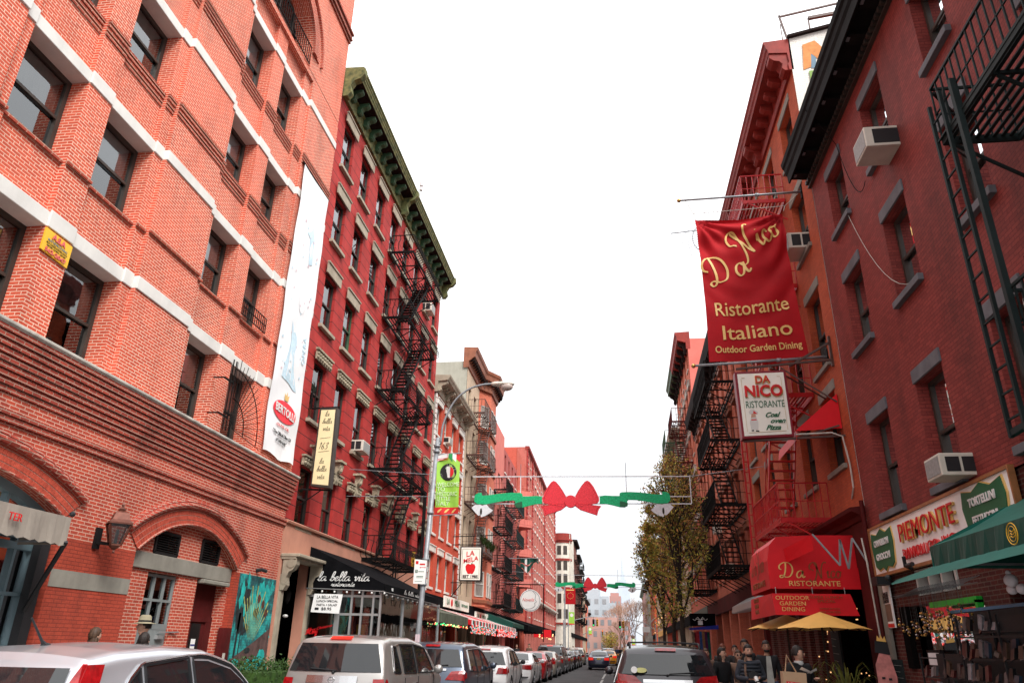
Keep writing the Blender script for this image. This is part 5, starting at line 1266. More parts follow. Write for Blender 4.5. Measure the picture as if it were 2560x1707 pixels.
# fire escape close to the camera
t = fire_escape(FR, 'greenish black iron fire escape overhanging the right edge with slatted platform', 3.6, 8.72, [8.0, 11.2], .98, 'blackgreen', bal=.155, rail_h=.86, slat=.10, rb=.02)
v = MB()
for a in (8.78, 8.45): v.bar(FR.p(a, 1.02, 3.9), FR.p(a, 1.02, 8.6), .045)
v.bar(FR.p(8.12, 1.02, 4.2), FR.p(8.12, 1.02, 8.5), .07)
for i in range(15): v.bar(FR.p(8.78, 1.02, 4.1 + i * .3), FR.p(8.45, 1.02, 4.1 + i * .3), .022)
v.bar(FR.p(8.8, 1.0, 3.95), FR.p(7.2, 1.0, 4.0), .07); v.build('ladder', M['blackgreen'], t)
v = MB(); v.bar(FR.p(8.7, .98, 7.98), FR.p(10.0, .02, 8.6), .03); v.bar(FR.p(8.72, .95, 8.8), FR.p(9.4, .3, 8.8), .04); v.build('stay', M['blackgreen'], t)
t = fire_escape(FR, 'lower balcony of greenish black fire escape at the right edge of the picture', 3.6, 8.2, [4.62], .98, 'blackgreen', bal=.155, rail_h=.86, slat=.10, rb=.02)
t = thing('globe_lamp', 'white plastic jar shaped lamp hanging by the lower fire escape', 'lamp', FR.p(8.1, .5, 5.3))
v = MB(); v.lathe(FR.p(8.35, .6, 5.2), [(0, 0), (.12, 0), (.14, .2), (.13, .28), (.07, .33), (.07, .4), (0, .4)], 14); v.build('shade', M['bulboff'], t, smooth=True)
v = MB(); v.bar(FR.p(8.35, .6, 5.6), FR.p(8.35, .6, 6.0), .02); v.build('hook', M['black'], t)
# loose cables
def cable(label, pts, r=.012, mt='black', cat='cable'):
    v = MB(); v.tube([tuple(p) for p in [Vector(q) for q in pts]], r, 5); return prop(v.build('cable', M[mt]), label, cat)
def sagc(p, q, s_, n=10):
    p, q = Vector(p), Vector(q); return [p.lerp(q, i / n) - Vector((0, 0, s_ * 4 * (i / n) * (1 - i / n))) for i in range(n + 1)]
cable('pale cable looping across the oxblood brick wall between windows', sagc(FR.p(15.0, .05, 10.8), FR.p(12.3, .05, 7.75), .75), .007, 'ledge')
cable('dark cable dropping from the black cornice to the third floor sill', sagc(FR.p(14.8, .65, 13.6), FR.p(14.9, .05, 12.6), -.05) + sagc(FR.p(14.9, .05, 12.6), FR.p(13.7, .05, 10.75), .7)[1:], .009)

# ground floor of P: wall, shop window, goods
w = MB(); FR.wall(w, 2.0, 17.1, -.1, 4.02, -.05, [(12.7, 16.2, 1.35, 2.45), (8.5, 11.9, .9, 2.5), (13.4, 15.1, 2.6, 3.02)], .25); w.build('ground_wall', M['brickPlow'], Pb)
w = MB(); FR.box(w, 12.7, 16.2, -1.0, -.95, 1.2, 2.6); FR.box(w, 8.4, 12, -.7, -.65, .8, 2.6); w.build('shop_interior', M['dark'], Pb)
w = MB(); FR.box(w, 15.9, 16.2, -.1, 0, 1.35, 2.45); w.build('dark_shutter', M['dark'], Pb)
w = MB(); w.poly([FR.p(12.7, -.2, 1.35), FR.p(15.95, -.2, 1.35), FR.p(15.95, -.2, 2.45), FR.p(12.7, -.2, 2.45)]); w.build('shop_pane', M['glass'], Pb)
w = MB()
for a in (13.4, 13.95, 14.5, 15.05): FR.box(w, a, a + .07, -.2, -.02, 2.6, 3.02)
FR.box(w, 13.4, 15.12, -.2, -.02, 2.96, 3.04); w.build('fanlight_frame', M['winwhite'], Pb)
w = MB()
for (b0, b1, z0, z1) in ((12.75, 14.6, 2.36, 2.45), (12.75, 12.84, 2.1, 2.4)): FR.box(w, b0, b1, -.06, .03, z0, z1)
w.build('green_window_frame', M['limeframe'], Pb)
w = MB(); FR.box(w, 16.75, 17.0, 0, .07, -.1, 3.0); w.build('corner_post', M['greystone'], Pb)
gt = awning(FR, 'deep green shop awning with yellow emblem and lettering at the right edge', 3.0, 11.15, 0, 1.2, 3.58, 2.98, 2.70, ['awngreen2', 'awngreen2'])
for ch in list(gt.children):
    if ch.name.startswith('valance'): ch.data.materials.clear(); ch.data.materials.append(M['awngreen']); ch.data.polygons.foreach_set('material_index', [0] * len(ch.data.polygons))
v = MB(); v.poly([FR.p(11.15, 1.2, 2.72), FR.p(3.0, 1.2, 2.72), FR.p(3.0, 1.42, 2.58), FR.p(12.2, 1.42, 2.56)]); v.poly([FR.p(11.15, 1.2, 2.72), FR.p(12.2, 1.42, 2.56), FR.p(16.2, .05, 2.9), FR.p(16.0, .02, 2.95)]); v.build('lower_flap', M['awngreen2'], gt)
text('T', .20, fR(8.35, 2.84, 1.225), M['signyel'], gt, align='LEFT', bold=.01)
v = MB(); f = fR(8.85, 2.84, 1.225)
v.tube([f(.115 * math.cos(2 * PI * i / 20), .115 * math.sin(2 * PI * i / 20)) for i in range(21)], .006, 4); v.tube([f(.08 * math.cos(2 * PI * i / 20), .08 * math.sin(2 * PI * i / 20)) for i in range(21)], .004, 4)
for z in (-.03, 0, .03): v.tube([f(-.06 + .03 * i, z + .012 * math.sin(i * 2)) for i in range(5)], .006, 4)
v.build('round_emblem', M['signyel'], gt)
# awning support truss and security lamps
t = thing('floodlight', 'small black floodlight and clear bulb at the corner under the pasta shop sign', 'floodlight', FR.p(16.4, .2, 2.95))
v = MB(); FR.box(v, 16.25, 16.6, .05, .3, 2.88, 3.04); v.ball(FR.p(15.9, .2, 2.98), .06, 8); v.build('lamp_head', M['plastic'], t)
t = thing('spotlight', 'grey twin spotlight aimed up at the pasta shop sign', 'spotlight', FR.p(14.9, .2, 3.1))
v = MB(); v.tube([FR.p(14.85, .1, 3.05), FR.p(14.85, .22, 3.1), FR.p(14.8, .24, 3.26)], .035, 8); v.tube([FR.p(14.85, .2, 3.1), FR.p(14.5, .22, 3.1)], .04, 8); v.build('lamp_head', M['plastic'], t)
# strings of bells / trinkets
t = thing('trinket_rack', 'wire rack of hanging gold and silver trinkets in front of the shop window', 'display rack', FR.p(13.5, .3, 2.2))
v = MB(); rr = random.Random(5)
for k in range(5): v.bar(FR.p(14.6, .25 + .1 * k, 2.58 - .01 * k), FR.p(12.1, .25 + .1 * k, 2.6 - .01 * k), .008)
for i in range(22): a = 12.1 + i * .115; v.bar(FR.p(a, .2, 2.7), FR.p(a - .05, .65, 2.5), .007)
v.build('wire_frame', M['wire'], t)
v = MB(); g_ = MB(); 
for i in range(46):
    a = 12.15 + 2.4 * rr.random(); d = .22 + .4 * rr.random(); z = 1.85 + .35 * rr.random()
    v.bar(FR.p(a, d, 2.55), FR.p(a, d, z), .003); 
    for q in range(3): g_.ball(FR.p(a + rr.uniform(-.03, .03), d, z - .05 * q + .1), rr.uniform(.014, .03), 6, q % 2)
v.build('thread', M['wire'], t); g_.build('trinket', [M['gold'], M['chrome']], t)
# panels with goods
rr = random.Random(9)
pal = [mat('goods_tint', c, .3, var=.5, scale=9) for c in ((.02, .02, .024), (.06, .012, .012), (.08, .08, .085), (.015, .03, .05), (.05, .03, .02), (.20, .20, .22), (.008, .008, .009))]
for k, (a0, a1, z0, z1, d, lb) in enumerate(((12.1, 14.0, .15, 1.62, .55, 'metal stand packed with small framed souvenirs by the shop window'), (9.6, 12.0, .15, 2.1, .7, 'dark stand of hanging wallets and sunglasses at the right edge'), (10.2, 12.6, 1.62, 2.22, .5, 'upper rail of boxed souvenirs with a blue strip above the stands'))):
    t = thing('souvenir_stand', lb, 'display stand', FR.p(a0, d, z0))
    v = MB(); FR.box(v, a0, a1, d - .3, d - .25, z0, z1)
    for a in (a0, (a0 + a1) / 2, a1): v.bar(FR.p(a, d, z0), FR.p(a, d, z1), .025)
    nz = int((z1 - z0) / .28)
    for j in range(nz + 1): v.bar(FR.p(a0, d, z0 + j * .28), FR.p(a1, d, z0 + j * .28), .02)
    v.build('rack_frame', M['plastic'], t)
    for mi in range(len(pal)):
        g_ = MB()
        for j in range(nz):
            for i in range(int((a1 - a0) / .13)):
                if rr.randrange(len(pal)) != mi: continue
                a = a0 + .03 + i * .13 + rr.uniform(-.03, .03); h = rr.uniform(.07, .24); tl = rr.uniform(-.05, .05)
                g_.hexa([FR.p(a, d - .02, z0 + j * .28 + .02), FR.p(a, d + .02, z0 + j * .28 + .02), FR.p(a + .105, d + .02, z0 + j * .28 + .02 + tl), FR.p(a + .105, d - .02, z0 + j * .28 + .02 + tl), FR.p(a, d - .05, z0 + j * .28 + h), FR.p(a, d - .01, z0 + j * .28 + h), FR.p(a + .105, d - .01, z0 + j * .28 + h + tl), FR.p(a + .105, d - .05, z0 + j * .28 + h + tl)])
        if g_.f: g_.build('souvenirs', pal[mi], t)
    if k == 2:
        g_ = MB(); FR.box(g_, a0, a1, d, d + .02, z1 - .04, z1); g_.build('blue_strip', mat('blue_foil', (.03, .16, .30), .3), t)
t = thing('plush_toy', 'round white and mauve plush hanging under the green awning', 'toy', FR.p(9.6, .9, 2.4))
v = MB(); 
for (a, d, z, r) in ((9.68, .95, 2.42, .075), (9.8, .9, 2.33, .06), (9.58, .9, 2.32, .06), (9.7, .95, 2.51, .03)): v.ball(FR.p(a, d, z), r, 12)
v.build('body', M['plushw'], t, smooth=True)
t = thing('framed_picture', 'small framed picture leaning inside the pasta shop window', 'picture', FR.p(15.2, -.1, 1.4))
v = MB(); FR.box(v, 14.75, 15.35, -.12, -.06, 1.38, 1.68); v.build('frame', M['winblack'], t)
v = MB(); FR.box(v, 14.81, 15.29, -.06, -.055, 1.43, 1.63); v.build('print', M['bannerw'], t)
t = thing('garden_poster', 'narrow poster reading large outdoor garden on the corner post', 'poster', FR.p(16.6, .05, 2.1))
v = MB(); FR.box(v, 16.38, 16.9, .03, .06, 2.08, 2.9); v.build('board', M['whitepanel'], t)
for s_, z in (('LARGE', 2.72), ('OUTDOOR', 2.65), ('GARDEN', 2.58)): text(s_, .09, fR(16.64, z, .064), M['blacktxt'], t, w=.34, bold=.004, ext=.004)
v = MB(); FR.box(v, 16.43, 16.85, .061, .064, 2.2, 2.53); v.build('printed_photo', M['browncloth'], t)
v = MB(); FR.box(v, 16.40, 16.88, .061, .064, 2.09, 2.16); v.build('red_strip', M['redtxt'], t)

# ================================================================ DN: rust brick restaurant building
DN = thing('rust_brick_building', 'rust orange brick building with oxide red bracketed cornice and white painted gable', 'building', (5.6, 23, 0))
DW = [18.0, 20.55, 23.1, 25.6, 28.1]; DR = [(5.75, 7.6), (8.35, 10.45), (11.75, 13.65), (14.95, 16.5)]
w = MB(); FR.wall(w, 17.22, 30.38, 4.4, 17.3, .0, [(a, a + 1.25, z0, z1) for a in DW for z0, z1 in DR], .24); w.build('wall', M['brickDN'], DN)
for a in DW:
    for z0, z1 in DR: window(FR, DN, a, a + 1.25, z0, z1, -.22, 'winframe', lintel=L(.26, .1, .03, 'greystone'), sill=(.12, .1, .08, 'greystone', -.3), fw=.07)
w = MB(); w.poly([FR.p(17.2, .0, -.1), FR.p(17.2, .0, 17.6), FR.p(17.2, -.02, 18.15), FR.p(17.2, -4, 19.1), FR.p(17.2, -14, 19.1), FR.p(17.2, -14, -.1)]); w.build('gable_wall', M['whitewall'], DN)
w = MB(); w.poly([FR.p(30.38, 0, -.1), FR.p(30.38, 0, 17.6), FR.p(30.38, -14, 18), FR.p(30.38, -14, -.1)]); FR.wall(w, 17.2, 30.38, 17.3, 17.4, -.01, []); w.poly([FR.p(17.2, 0, 17.6), FR.p(30.38, 0, 17.6), FR.p(30.38, -14, 18), FR.p(17.2, -14, 18)]); w.build('party_wall', M['brickDN'], DN)
w = MB(); w.bar(FR.p(17.15, -.0, 18.16), FR.p(17.15, -4, 19.1), .12, .08); w.bar(FR.p(17.15, -4, 19.1), FR.p(17.15, -14, 19.1), .12, .08); w.build('coping', M['soffit'], DN)
b = MB(); FR.prism(b, [(-.05, 17.0), (.07, 17.0), (.09, 17.2), (.05, 17.3), (.07, 17.62), (.58, 17.66), (.60, 17.78), (.64, 17.84), (.66, 17.96), (.70, 18.02), (.70, 18.08), (-.05, 18.14)], 17.2, 30.4); b.build('cornice', M['redcorn'], DN)
bracket_row(FR, DN, [17.45, 21.7, 25.9, 30.1], .42, SCROLL(.05, 17.64, .52, .62), 'redcorn')
bracket_row(FR, DN, [18.3 + .62 * i for i in range(19)], .22, [(.06, 17.64), (.42, 17.64), (.42, 17.5), (.3, 17.42), (.06, 17.38)], 'redcorn', 'dentil')
# painted advert on the gable
t = thing('painted_wall_advert', 'orange and green letters painted on the whitewashed gable', 'painted sign', (6.3, 17.1, 17))
fg = plane((0, 17.19, 0), (1, 0, 0), (0, 0, 1), (0, -1, 0))
v = MB(); v.poly([fg(5.90, 16.93, .008), fg(6.12, 17.02, .008), fg(6.18, 17.5, .008), fg(6.62, 16.95, .008), fg(6.86, 17.05, .008), fg(6.95, 18.0, .008), fg(6.72, 17.92, .008), fg(6.68, 17.45, .008), fg(6.34, 17.98, .008), fg(5.98, 17.85, .008)][::1])
v.poly([fg(6.75, 18.02, .008), fg(7.3, 18.12, .008), fg(7.3, 18.35, .008), fg(6.75, 18.25, .008)]); v.build('orange_letters', mat('faded_orange_paint', (.60, .24, .08), .85, var=.2, scale=6), t)
v = MB(); v.poly([fg(6.12, 16.98, .006), fg(6.25, 16.95, .006), fg(6.30, 17.38, .006), fg(6.18, 17.52, .006)]); v.build('letter_shadow', M['bluetxt'], t)
text('RIST', .42, plane((6.42, 17.18, 16.72), (1, 0, .06), (0, 0, 1), (0, -1, 0)), mat('faded_green_paint', (.22, .36, .10), .85), t, bold=.012)
t = thing('roof_railing', 'thin rusty rail and poles on the roof above the white gable', 'railing', (6, 18, 18.3))
v = MB(); v.bar((5.65, 17.3, 18.1), (5.5, 17.3, 19.15), .05); v.bar((5.5, 17.3, 19.1), (9.5, 17.3, 19.9), .05); v.bar((6.35, 17.4, 18.3), (6.35, 17.4, 19.05), .04); v.bar((6.35, 17.4, 19.05), (9.5, 17.4, 19.5), .09); v.bar((5.5, 17.3, 18.2), (5.5, 17.3, 18.8), .025); v.build('rail', M['rail'], t)
t = thing('wire_wheel_ornament', 'large unlit wheel of spoked light rods hung beyond the oxide red cornice', 'decoration', (4.6, 27, 15.8))
v = MB(); cc = (4.45, 26.5, 17.0)
v.tube([(cc[0] + .75 * math.cos(2 * PI * i / 30), cc[1], cc[2] + .75 * math.sin(2 * PI * i / 30)) for i in range(31)], .02, 5)
for i in range(44):
    q = 2 * PI * i / 44; v.bar((cc[0] + .45 * math.cos(q), cc[1], cc[2] + .45 * math.sin(q)), (cc[0] + 1.25 * math.cos(q), cc[1], cc[2] + 1.25 * math.sin(q)), .018)
v.bar((cc[0] - 1.6, cc[1], cc[2] + .3), (cc[0] + 1, cc[1], cc[2] + .5), .04); v.build('spoked_rim', M['galv'], t)
# ground floor
w = MB(); FR.prism(w, [(-.2, 4.3), (.08, 4.32), (.12, 4.42), (.30, 4.50), (.32, 4.58), (-.2, 4.64)], 17.2, 30.4); w.build('shop_cornice', M['darkred'], DN)
w = MB(); FR.box(w, 17.2, 18.1, -.2, .06, -.1, 4.3); FR.box(w, 18.1, 30.3, -.2, .03, 3.4, 4.3); FR.box(w, 21.2, 21.6, -.2, .03, -.1, 4.3); FR.box(w, 29.9, 30.35, -.2, .03, -.1, 4.3); w.build('shopfront_panel', M['darkred'], DN)
for a in (22.6, 23.6, 24.6, 25.6, 26.6, 27.7, 28.8): w = MB(); FR.box(w, a, a + .42, -.15, .01, -.1, 3.2); w.build('brick_pier', M['brickPlow'], DN)
w = MB(); FR.box(w, 21.6, 29.9, -.15, .0, 3.2, 3.45); w.build('brick_lintel', M['brickPlow'], DN)
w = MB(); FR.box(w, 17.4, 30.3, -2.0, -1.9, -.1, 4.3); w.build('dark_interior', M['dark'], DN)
w = MB(); w.poly([FR.p(21.6, -.12, 0), FR.p(29.9, -.12, 0), FR.p(29.9, -.12, 3.0), FR.p(21.6, -.12, 3.0)]); w.build('shop_pane', M['glass'], DN)
lights('warm white string lights around the restaurant doors', 21.3, 22.6, .05, 2.9, 16, 2.2, F=FR, mats=('bulb',), r=.02)
lights('warm bulbs twined round the second brick pier of the restaurant', 19.6, 20.0, -.3, 2.6, 8, 1.8, F=FR, mats=('bulb',), r=.016)
# silver fascia eaves further
t = thing('metal_fascia', 'sloping silver metal fascia above the brick piers beyond the red awnings', 'shop fascia', FR.p(28, 0, 3))
v = MB(); FR.prism(v, [(0, 3.62), (.62, 3.28), (.66, 3.05), (.6, 3.02), (0, 3.1)], 23.0, 33.5); v.build('canopy', M['steel'], t)
# red fire escape
t = fire_escape(FR, 'bright red iron fire escape on the rust brick building', 19.7, 23.3, [4.72, 8.05, 11.35, 14.25], 1.25, 'redfe', stair=(22.8, 20.5, .3, 1.0), bal=.17, rail_h=.92, slat=.10, rb=.022)
v = MB()
for d in (1.22, 1.36): v.bar(FR.p(23.5, d, 3.6), FR.p(23.5, d, 8.6), .05)
for i in range(15): v.bar(FR.p(23.5, 1.22, 3.8 + i * .33), FR.p(23.5, 1.36, 3.8 + i * .33), .03)
v.build('ladder', M['redfe'], t)
ac_unit(FR, 18.25, 19.1, -.2, .5, 11.78, 12.25, 'white window air conditioner with twin side louvres behind the red banner', vents=2)
# flagpoles, banner
def pole(label, p, q, r, ballr):
    t = thing('flagpole', label, 'flagpole', p)
    v = MB(); v.tube([p, q], [r, r * .8], 10); v.tube([Vector(p).lerp(Vector(q), .35), Vector(p).lerp(Vector(q), .38)], r * 1.5, 8); v.build('pole', M['galv'], t, smooth=True)
    dd = (Vector(q) - Vector(p)).normalized()
    v = MB(); v.ball(Vector(q) + dd * .06, ballr, 10); v.build('finial', M['gold'], t, smooth=True)
    v = MB(); v.box(p[0] - .02, p[0] + .05, p[1] - .06, p[1] + .06, p[2] - .2, p[2] + .2); v.build('wall_plate', M['black'], t)
pole('upper grey flagpole with gold ball reaching out above the red banner', (5.6, 18.1, 13.45), (2.30, 18.1, 13.38), .035, .06)
pole('lower grey flagpole with gold ball just under the red banner', (5.6, 18.1, 8.5), (2.33, 18.1, 8.36), .04, .06)
BY = 18.1
def bn(u, v, d=0):
    """u 0..1 across, v 0..1 down; hanging cloth with folds from the two top corners"""
    tl, tr, bl, br = Vector((2.66, 12.78)), Vector((5.02, 12.85)), Vector((2.68, 8.47)), Vector((5.14, 8.52))
    top = tl.lerp(tr, u) + Vector((0, -.10 * math.sin(PI * u))); bot = bl.lerp(br, u) + Vector((0, -.03 * math.sin(PI * u)))
    side = .10 * math.sin(PI * v) * (1 - 2 * u) * .6
    p = top.lerp(bot, v) + Vector((side + .05 * (u - .5) * (1 - v), 0))
    a1 = math.atan2(v * 4.3, (1 - u) * 2.4 + .001); a0 = math.atan2(v * 4.3, u * 2.4 + .001)
    e = .07 * math.sin(a0 * 15) * math.exp(-5 * v) + .07 * math.sin(a1 * 17 + 1) * math.exp(-5 * v) + .03 * math.sin(u * 14 + v * 3) * (.4 + .6 * v) * .6 + .05 * math.sin(3 * u + 2 * v)
    e += sum(.05 * math.exp(-((v - q + .9 * (u - c) ** 2) * 17) ** 2) for q, c in ((.20, .5), (.33, .45), (.46, .55), (.57, .42), (.74, .5)))
    return Vector((p.x, BY + e - d, p.y))
t = thing('restaurant_banner', 'huge deep red cloth banner with gold script hanging between two flagpoles', 'banner', (3.9, 18.1, 8.5))
v = MB(); nu, nv = 48, 80
for j in range(nv + 1):
    for i in range(nu + 1): v.v.append(tuple(bn(i / nu, j / nv)))
for j in range(nv):
    for i in range(nu): k = j * (nu + 1) + i; v.f.append((k, k + nu + 1, k + nu + 2, k + 1)); v.m.append(0)
v.build('cloth', M['bannerred'], t, smooth=True)
W_, H_b = 2.4, 4.3
bf = lambda cu, cv, rot=0: (lambda a, b, d=0: bn(cu + (a * math.cos(rot) - b * math.sin(rot)) / W_, cv - (a * math.sin(rot) + b * math.cos(rot)) / H_b, .018 + d * .3))
script('Da', .38, bf(.335, .44, .38), M['goldtxt'], t, pen=.19, slant=.05, w=1.25)
script('Nico', .38, bf(.70, .225, .50), M['goldtxt'], t, pen=.19, slant=.10, w=1.46)
def serif(s_, size, f, w_, par):
    """roman lettering: thick and thin strokes with small foot serifs"""
    text(s_, size, f, M['goldtxt'], par, w=w_, bold=.004, ext=.003)
serif('Ristorante', .58, bf(.50, .65, .03), 1.92, t); serif('Italiano', .58, bf(.52, .815, .02), 1.75, t); serif('Outdoor Garden Dining', .27, bf(.51, .925, .0), 2.12, t)
v = MB(); v.tube([(2.42, BY, 13.36), (2.62, BY, 12.9), (2.66, BY, 12.78)], .01, 4); v.tube([(2.62, BY, 12.92), (5.1, BY, 13.02), (5.5, BY, 13.4)], .01, 4); v.tube([(5.1, BY, 13.02), (5.05, BY, 12.86)], .01, 4); v.build('halyard', M['ledge'], t)
# lightbox
t = thing('projecting_sign', 'white lightbox with red frame, coal oven pizza lettering and red letters under the banner', 'sign', (3.9, 17.9, 6.4))
SY = 17.85; q = [(3.27, 8.05), (4.44, 8.07), (4.46, 6.40), (3.30, 6.36)]
v = MB(); v.hexa([(3.26, SY, 6.35), (4.48, SY, 6.39), (4.48, SY + .3, 6.39), (3.26, SY + .3, 6.35), (3.23, SY, 8.07), (4.47, SY, 8.09), (4.47, SY + .3, 8.09), (3.23, SY + .3, 8.07)]); v.build('cabinet', mat('maroon_sign_frame', (.22, .012, .025), .4), t, bevel=.012)
v = MB(); v.poly([(3.31, SY - .006, 6.41), (4.42, SY - .006, 6.45), (4.41, SY - .006, 8.03), (3.29, SY - .006, 8.01)]); v.build('face', M['whitesign'], t)
fs = lambda x, z: plane((x, SY - .01, z), (1, 0, .02), (0, 0, 1), (0, -1, 0))
v = MB()
for (x0, z0, x1, z1) in ((3.39, 6.52, 3.37, 7.88), (4.34, 6.56, 4.33, 7.90), (3.42, 6.49, 4.31, 6.53), (3.38, 7.9, 3.46, 7.905), (4.24, 7.93, 4.32, 7.92)): v.bar((x0, SY - .008, z0), (x1, SY - .008, z1), .018, .006)
v.build('border_line', mat('buff_line', (.55, .38, .2)), t)
text('DA', .27, fs(3.87, 7.83), M['goldtxt'], t, w=.36, bold=.014, ext=.03); text('DA', .27, fs(3.875, 7.835), M['redtxt'], t, w=.35, bold=.002, ext=.045)
text('NICO', .40, fs(3.88, 7.52), M['goldtxt'], t, w=.92, bold=.016, ext=.02); text('NICO', .40, fs(3.87, 7.53), M['redtxt'], t, w=.90, bold=.010, ext=.05)
text('RISTORANTE', .25, fs(3.88, 7.20), M['greentxt'], t, w=.92, ext=.004)
for s_, x, z in (('Coal', 4.0, 6.93), ('oven', 4.12, 6.78), ('Pizza', 4.0, 6.61)): text(s_, .17, fs(x, z), M['greentxt'], t, shear=.5, w=.36, bold=.005, ext=.004)
v = MB(); f = fs(3.57, 6.80)
for pts, mi in (([(-.09, -.22), (.08, -.24), (.1, -.05), (.07, .08), (-.06, .08), (-.1, -.05)], 0), ([(-.06, .07), (.06, .08), (.05, .17), (-.04, .17)], 2), ([(-.08, .16), (.1, .15), (.13, .2), (.04, .27), (-.05, .28), (-.1, .22)], 0), ([(-.06, .0), (.07, .0), (.06, .03), (-.06, .03)], 1), ([(0, .17), (.1, .16), (.02, .25)], 1), ([(-.08, -.24), (-.02, -.24), (-.02, -.27), (-.08, -.27)], 3), ([(.02, -.25), (.1, -.26), (.1, -.29), (.02, -.28)], 3)):
    v.poly([f(a, b_, .002 + .001 * mi) for a, b_ in pts], mi)
v.build('cook_figure', [M['stone'], M['redtxt'], M['skin'], M['blacktxt']], t)
v = MB()
v.bar((5.6, 17.7, 8.28), (3.3, 18.0, 8.2), .05); v.bar((5.6, 17.7, 8.75), (4.6, 17.95, 8.22), .05); v.bar((5.6, 17.7, 6.35), (3.3, 18.0, 6.32), .05); v.bar((5.58, 17.7, 8.1), (5.58, 17.7, 8.9), .07); v.bar((5.55, 18.6, 7.55), (4.2, 18.0, 8.2), .03); v.bar((5.55, 17.75, 7.2), (4.4, 18, 8.2), .03); v.bar((5.5, 17.7, 6.6), (4.5, 18, 6.36), .035); v.build('bracket', M['rail'], t)
cable('pale conduit hooking from the lightbox down the rust brick wall', [(4.5, 17.8, 6.42), (5.3, 17.7, 6.42), (5.5, 17.6, 6.3), (5.55, 17.55, 5.6), (5.56, 17.6, 5.1), (5.58, 17.9, 4.9)], .02, 'ledge', 'conduit')
# small red awning over window
t = thing('window_awning', 'small bright red awning above the upper restaurant window', 'awning', (5, 18.4, 6.5))
v = MB(); q = [(5.58, 17.78, 7.42), (5.58, 19.9, 7.42), (4.55, 19.9, 6.55), (4.55, 17.78, 6.55)]
v.poly(q); v.poly([(4.55, 17.78, 6.55), (4.55, 19.9, 6.55), (4.5, 19.9, 6.28), (4.5, 17.78, 6.28)]); v.poly([q[0], q[3], (4.5, 17.78, 6.5), (5.58, 17.78, 6.55)]); v.build('canopy', M['awnred'], t)
# main red awnings
t = thing('restaurant_awning', 'large rounded bright red awning with gold script above the restaurant entrance', 'awning', (4.6, 19.4, 2.9))
prof = [(0, 4.12), (1.0, 4.12), (1.75, 4.08), (1.92, 3.9), (2.0, 3.55), (2.0, 2.93)]
v = MB()
for i in range(len(prof) - 1):
    v.poly([FR.p(18.25, *prof[i]), FR.p(20.7, *prof[i]), FR.p(20.7, *prof[i + 1]), FR.p(18.25, *prof[i + 1])])
for a in (18.25, 20.7): v.poly([FR.p(a, *p) for p in prof] + [FR.p(a, 0, 2.93)])
v.build('canopy', M['awnred'], t)
fa = lambda x, z: plane((x, 18.24, z), (1, 0, 0), (0, 0, 1), (0, -1, 0))
script('Da', .155, fa(4.12, 3.17), M['goldtxt'], t, pen=.2, slant=.1, w=.56); script('Nico', .155, fa(4.85, 3.17), mat('dark_gold_lettering', (.25, .06, .02)), t, pen=.2, slant=.1, w=.72)  # second word set in a darker brown gold
text('RISTORANTE', .16, fa(4.58, 3.04), M['goldtxt'], t, w=1.12)
ff = lambda a, z: plane(FR.p(a, 2.008, z), (0, -1, 0), (0, 0, 1), (-1, 0, 0))
gd = mat('brown_gold_lettering', (.25, .07, .02), .5)
script('Da Nico', .22, ff(19.5, 3.35), gd, t, pen=.22, w=1.7); text('RISTORANTE', .2, ff(19.5, 3.08), gd, t, w=1.6)
t = thing('restaurant_awning', 'lower red drop banner reading outdoor garden dining under the rounded awning', 'awning', (4.6, 19.4, 2.3))
v = MB(); v.poly([(3.60, 18.15, 2.82), (5.3, 18.15, 2.82), (5.42, 18.1, 2.36), (3.62, 18.1, 2.36)]); v.poly([(3.60, 18.15, 2.82), (3.60, 20.9, 2.84), (3.56, 20.9, 2.34), (3.62, 18.1, 2.36)]); v.build('cloth', M['awnred'], t)
for s_, z in (('OUTDOOR', 2.72), ('GARDEN', 2.60), ('DINING', 2.48)): text(s_, .125, plane((4.02, 18.10, z), (1, 0, 0), (0, 0, 1), (0, -1, 0)), M['goldtxt'], t, sx=1.15)
text('SUPER LUNCH\nSPECIAL', .085, plane((4.75, 18.10, 2.70), (1, 0, 0), (0, 0, 1), (0, -1, 0)), gd, t, sx=1.3)
text('ENTREES W/ PASTA', .05, plane((4.8, 18.095, 2.5), (1, 0, 0), (0, 0, 1), (0, -1, 0)), gd, t); text('BRICK OVEN PIZZA', .05, plane((4.8, 18.09, 2.43), (1, 0, 0), (0, 0, 1), (0, -1, 0)), gd, t)
text('OUTDOOR\nGARDEN\nDINING', .13, plane((3.575, 20.0, 2.62), (0, -1, 0), (0, 0, 1), (-1, 0, 0)), gd, t)
v = MB()
for x in (3.7, 4.5, 5.2): v.bar((x, 18.2, 2.8), (x, 18.2, 2.96), .015)
v.build('chain', M['steel'], t)
t = thing('window_awning', 'small red awning on the far side of the rounded red awning', 'awning', (4.6, 22, 3))
v = MB(); v.poly([FR.p(21.4, 0, 3.9), FR.p(23.2, 0, 3.9), FR.p(23.2, 1.5, 3.5), FR.p(21.4, 1.5, 3.5)]); v.poly([FR.p(21.4, 1.5, 3.5), FR.p(23.2, 1.5, 3.5), FR.p(23.2, 1.5, 3.05), FR.p(21.4, 1.5, 3.05)]); v.poly([FR.p(21.4, 0, 3.9), FR.p(21.4, 1.5, 3.5), FR.p(21.4, 1.5, 3.05), FR.p(21.4, 0, 3.1)]); v.build('canopy', M['awnred'], t)
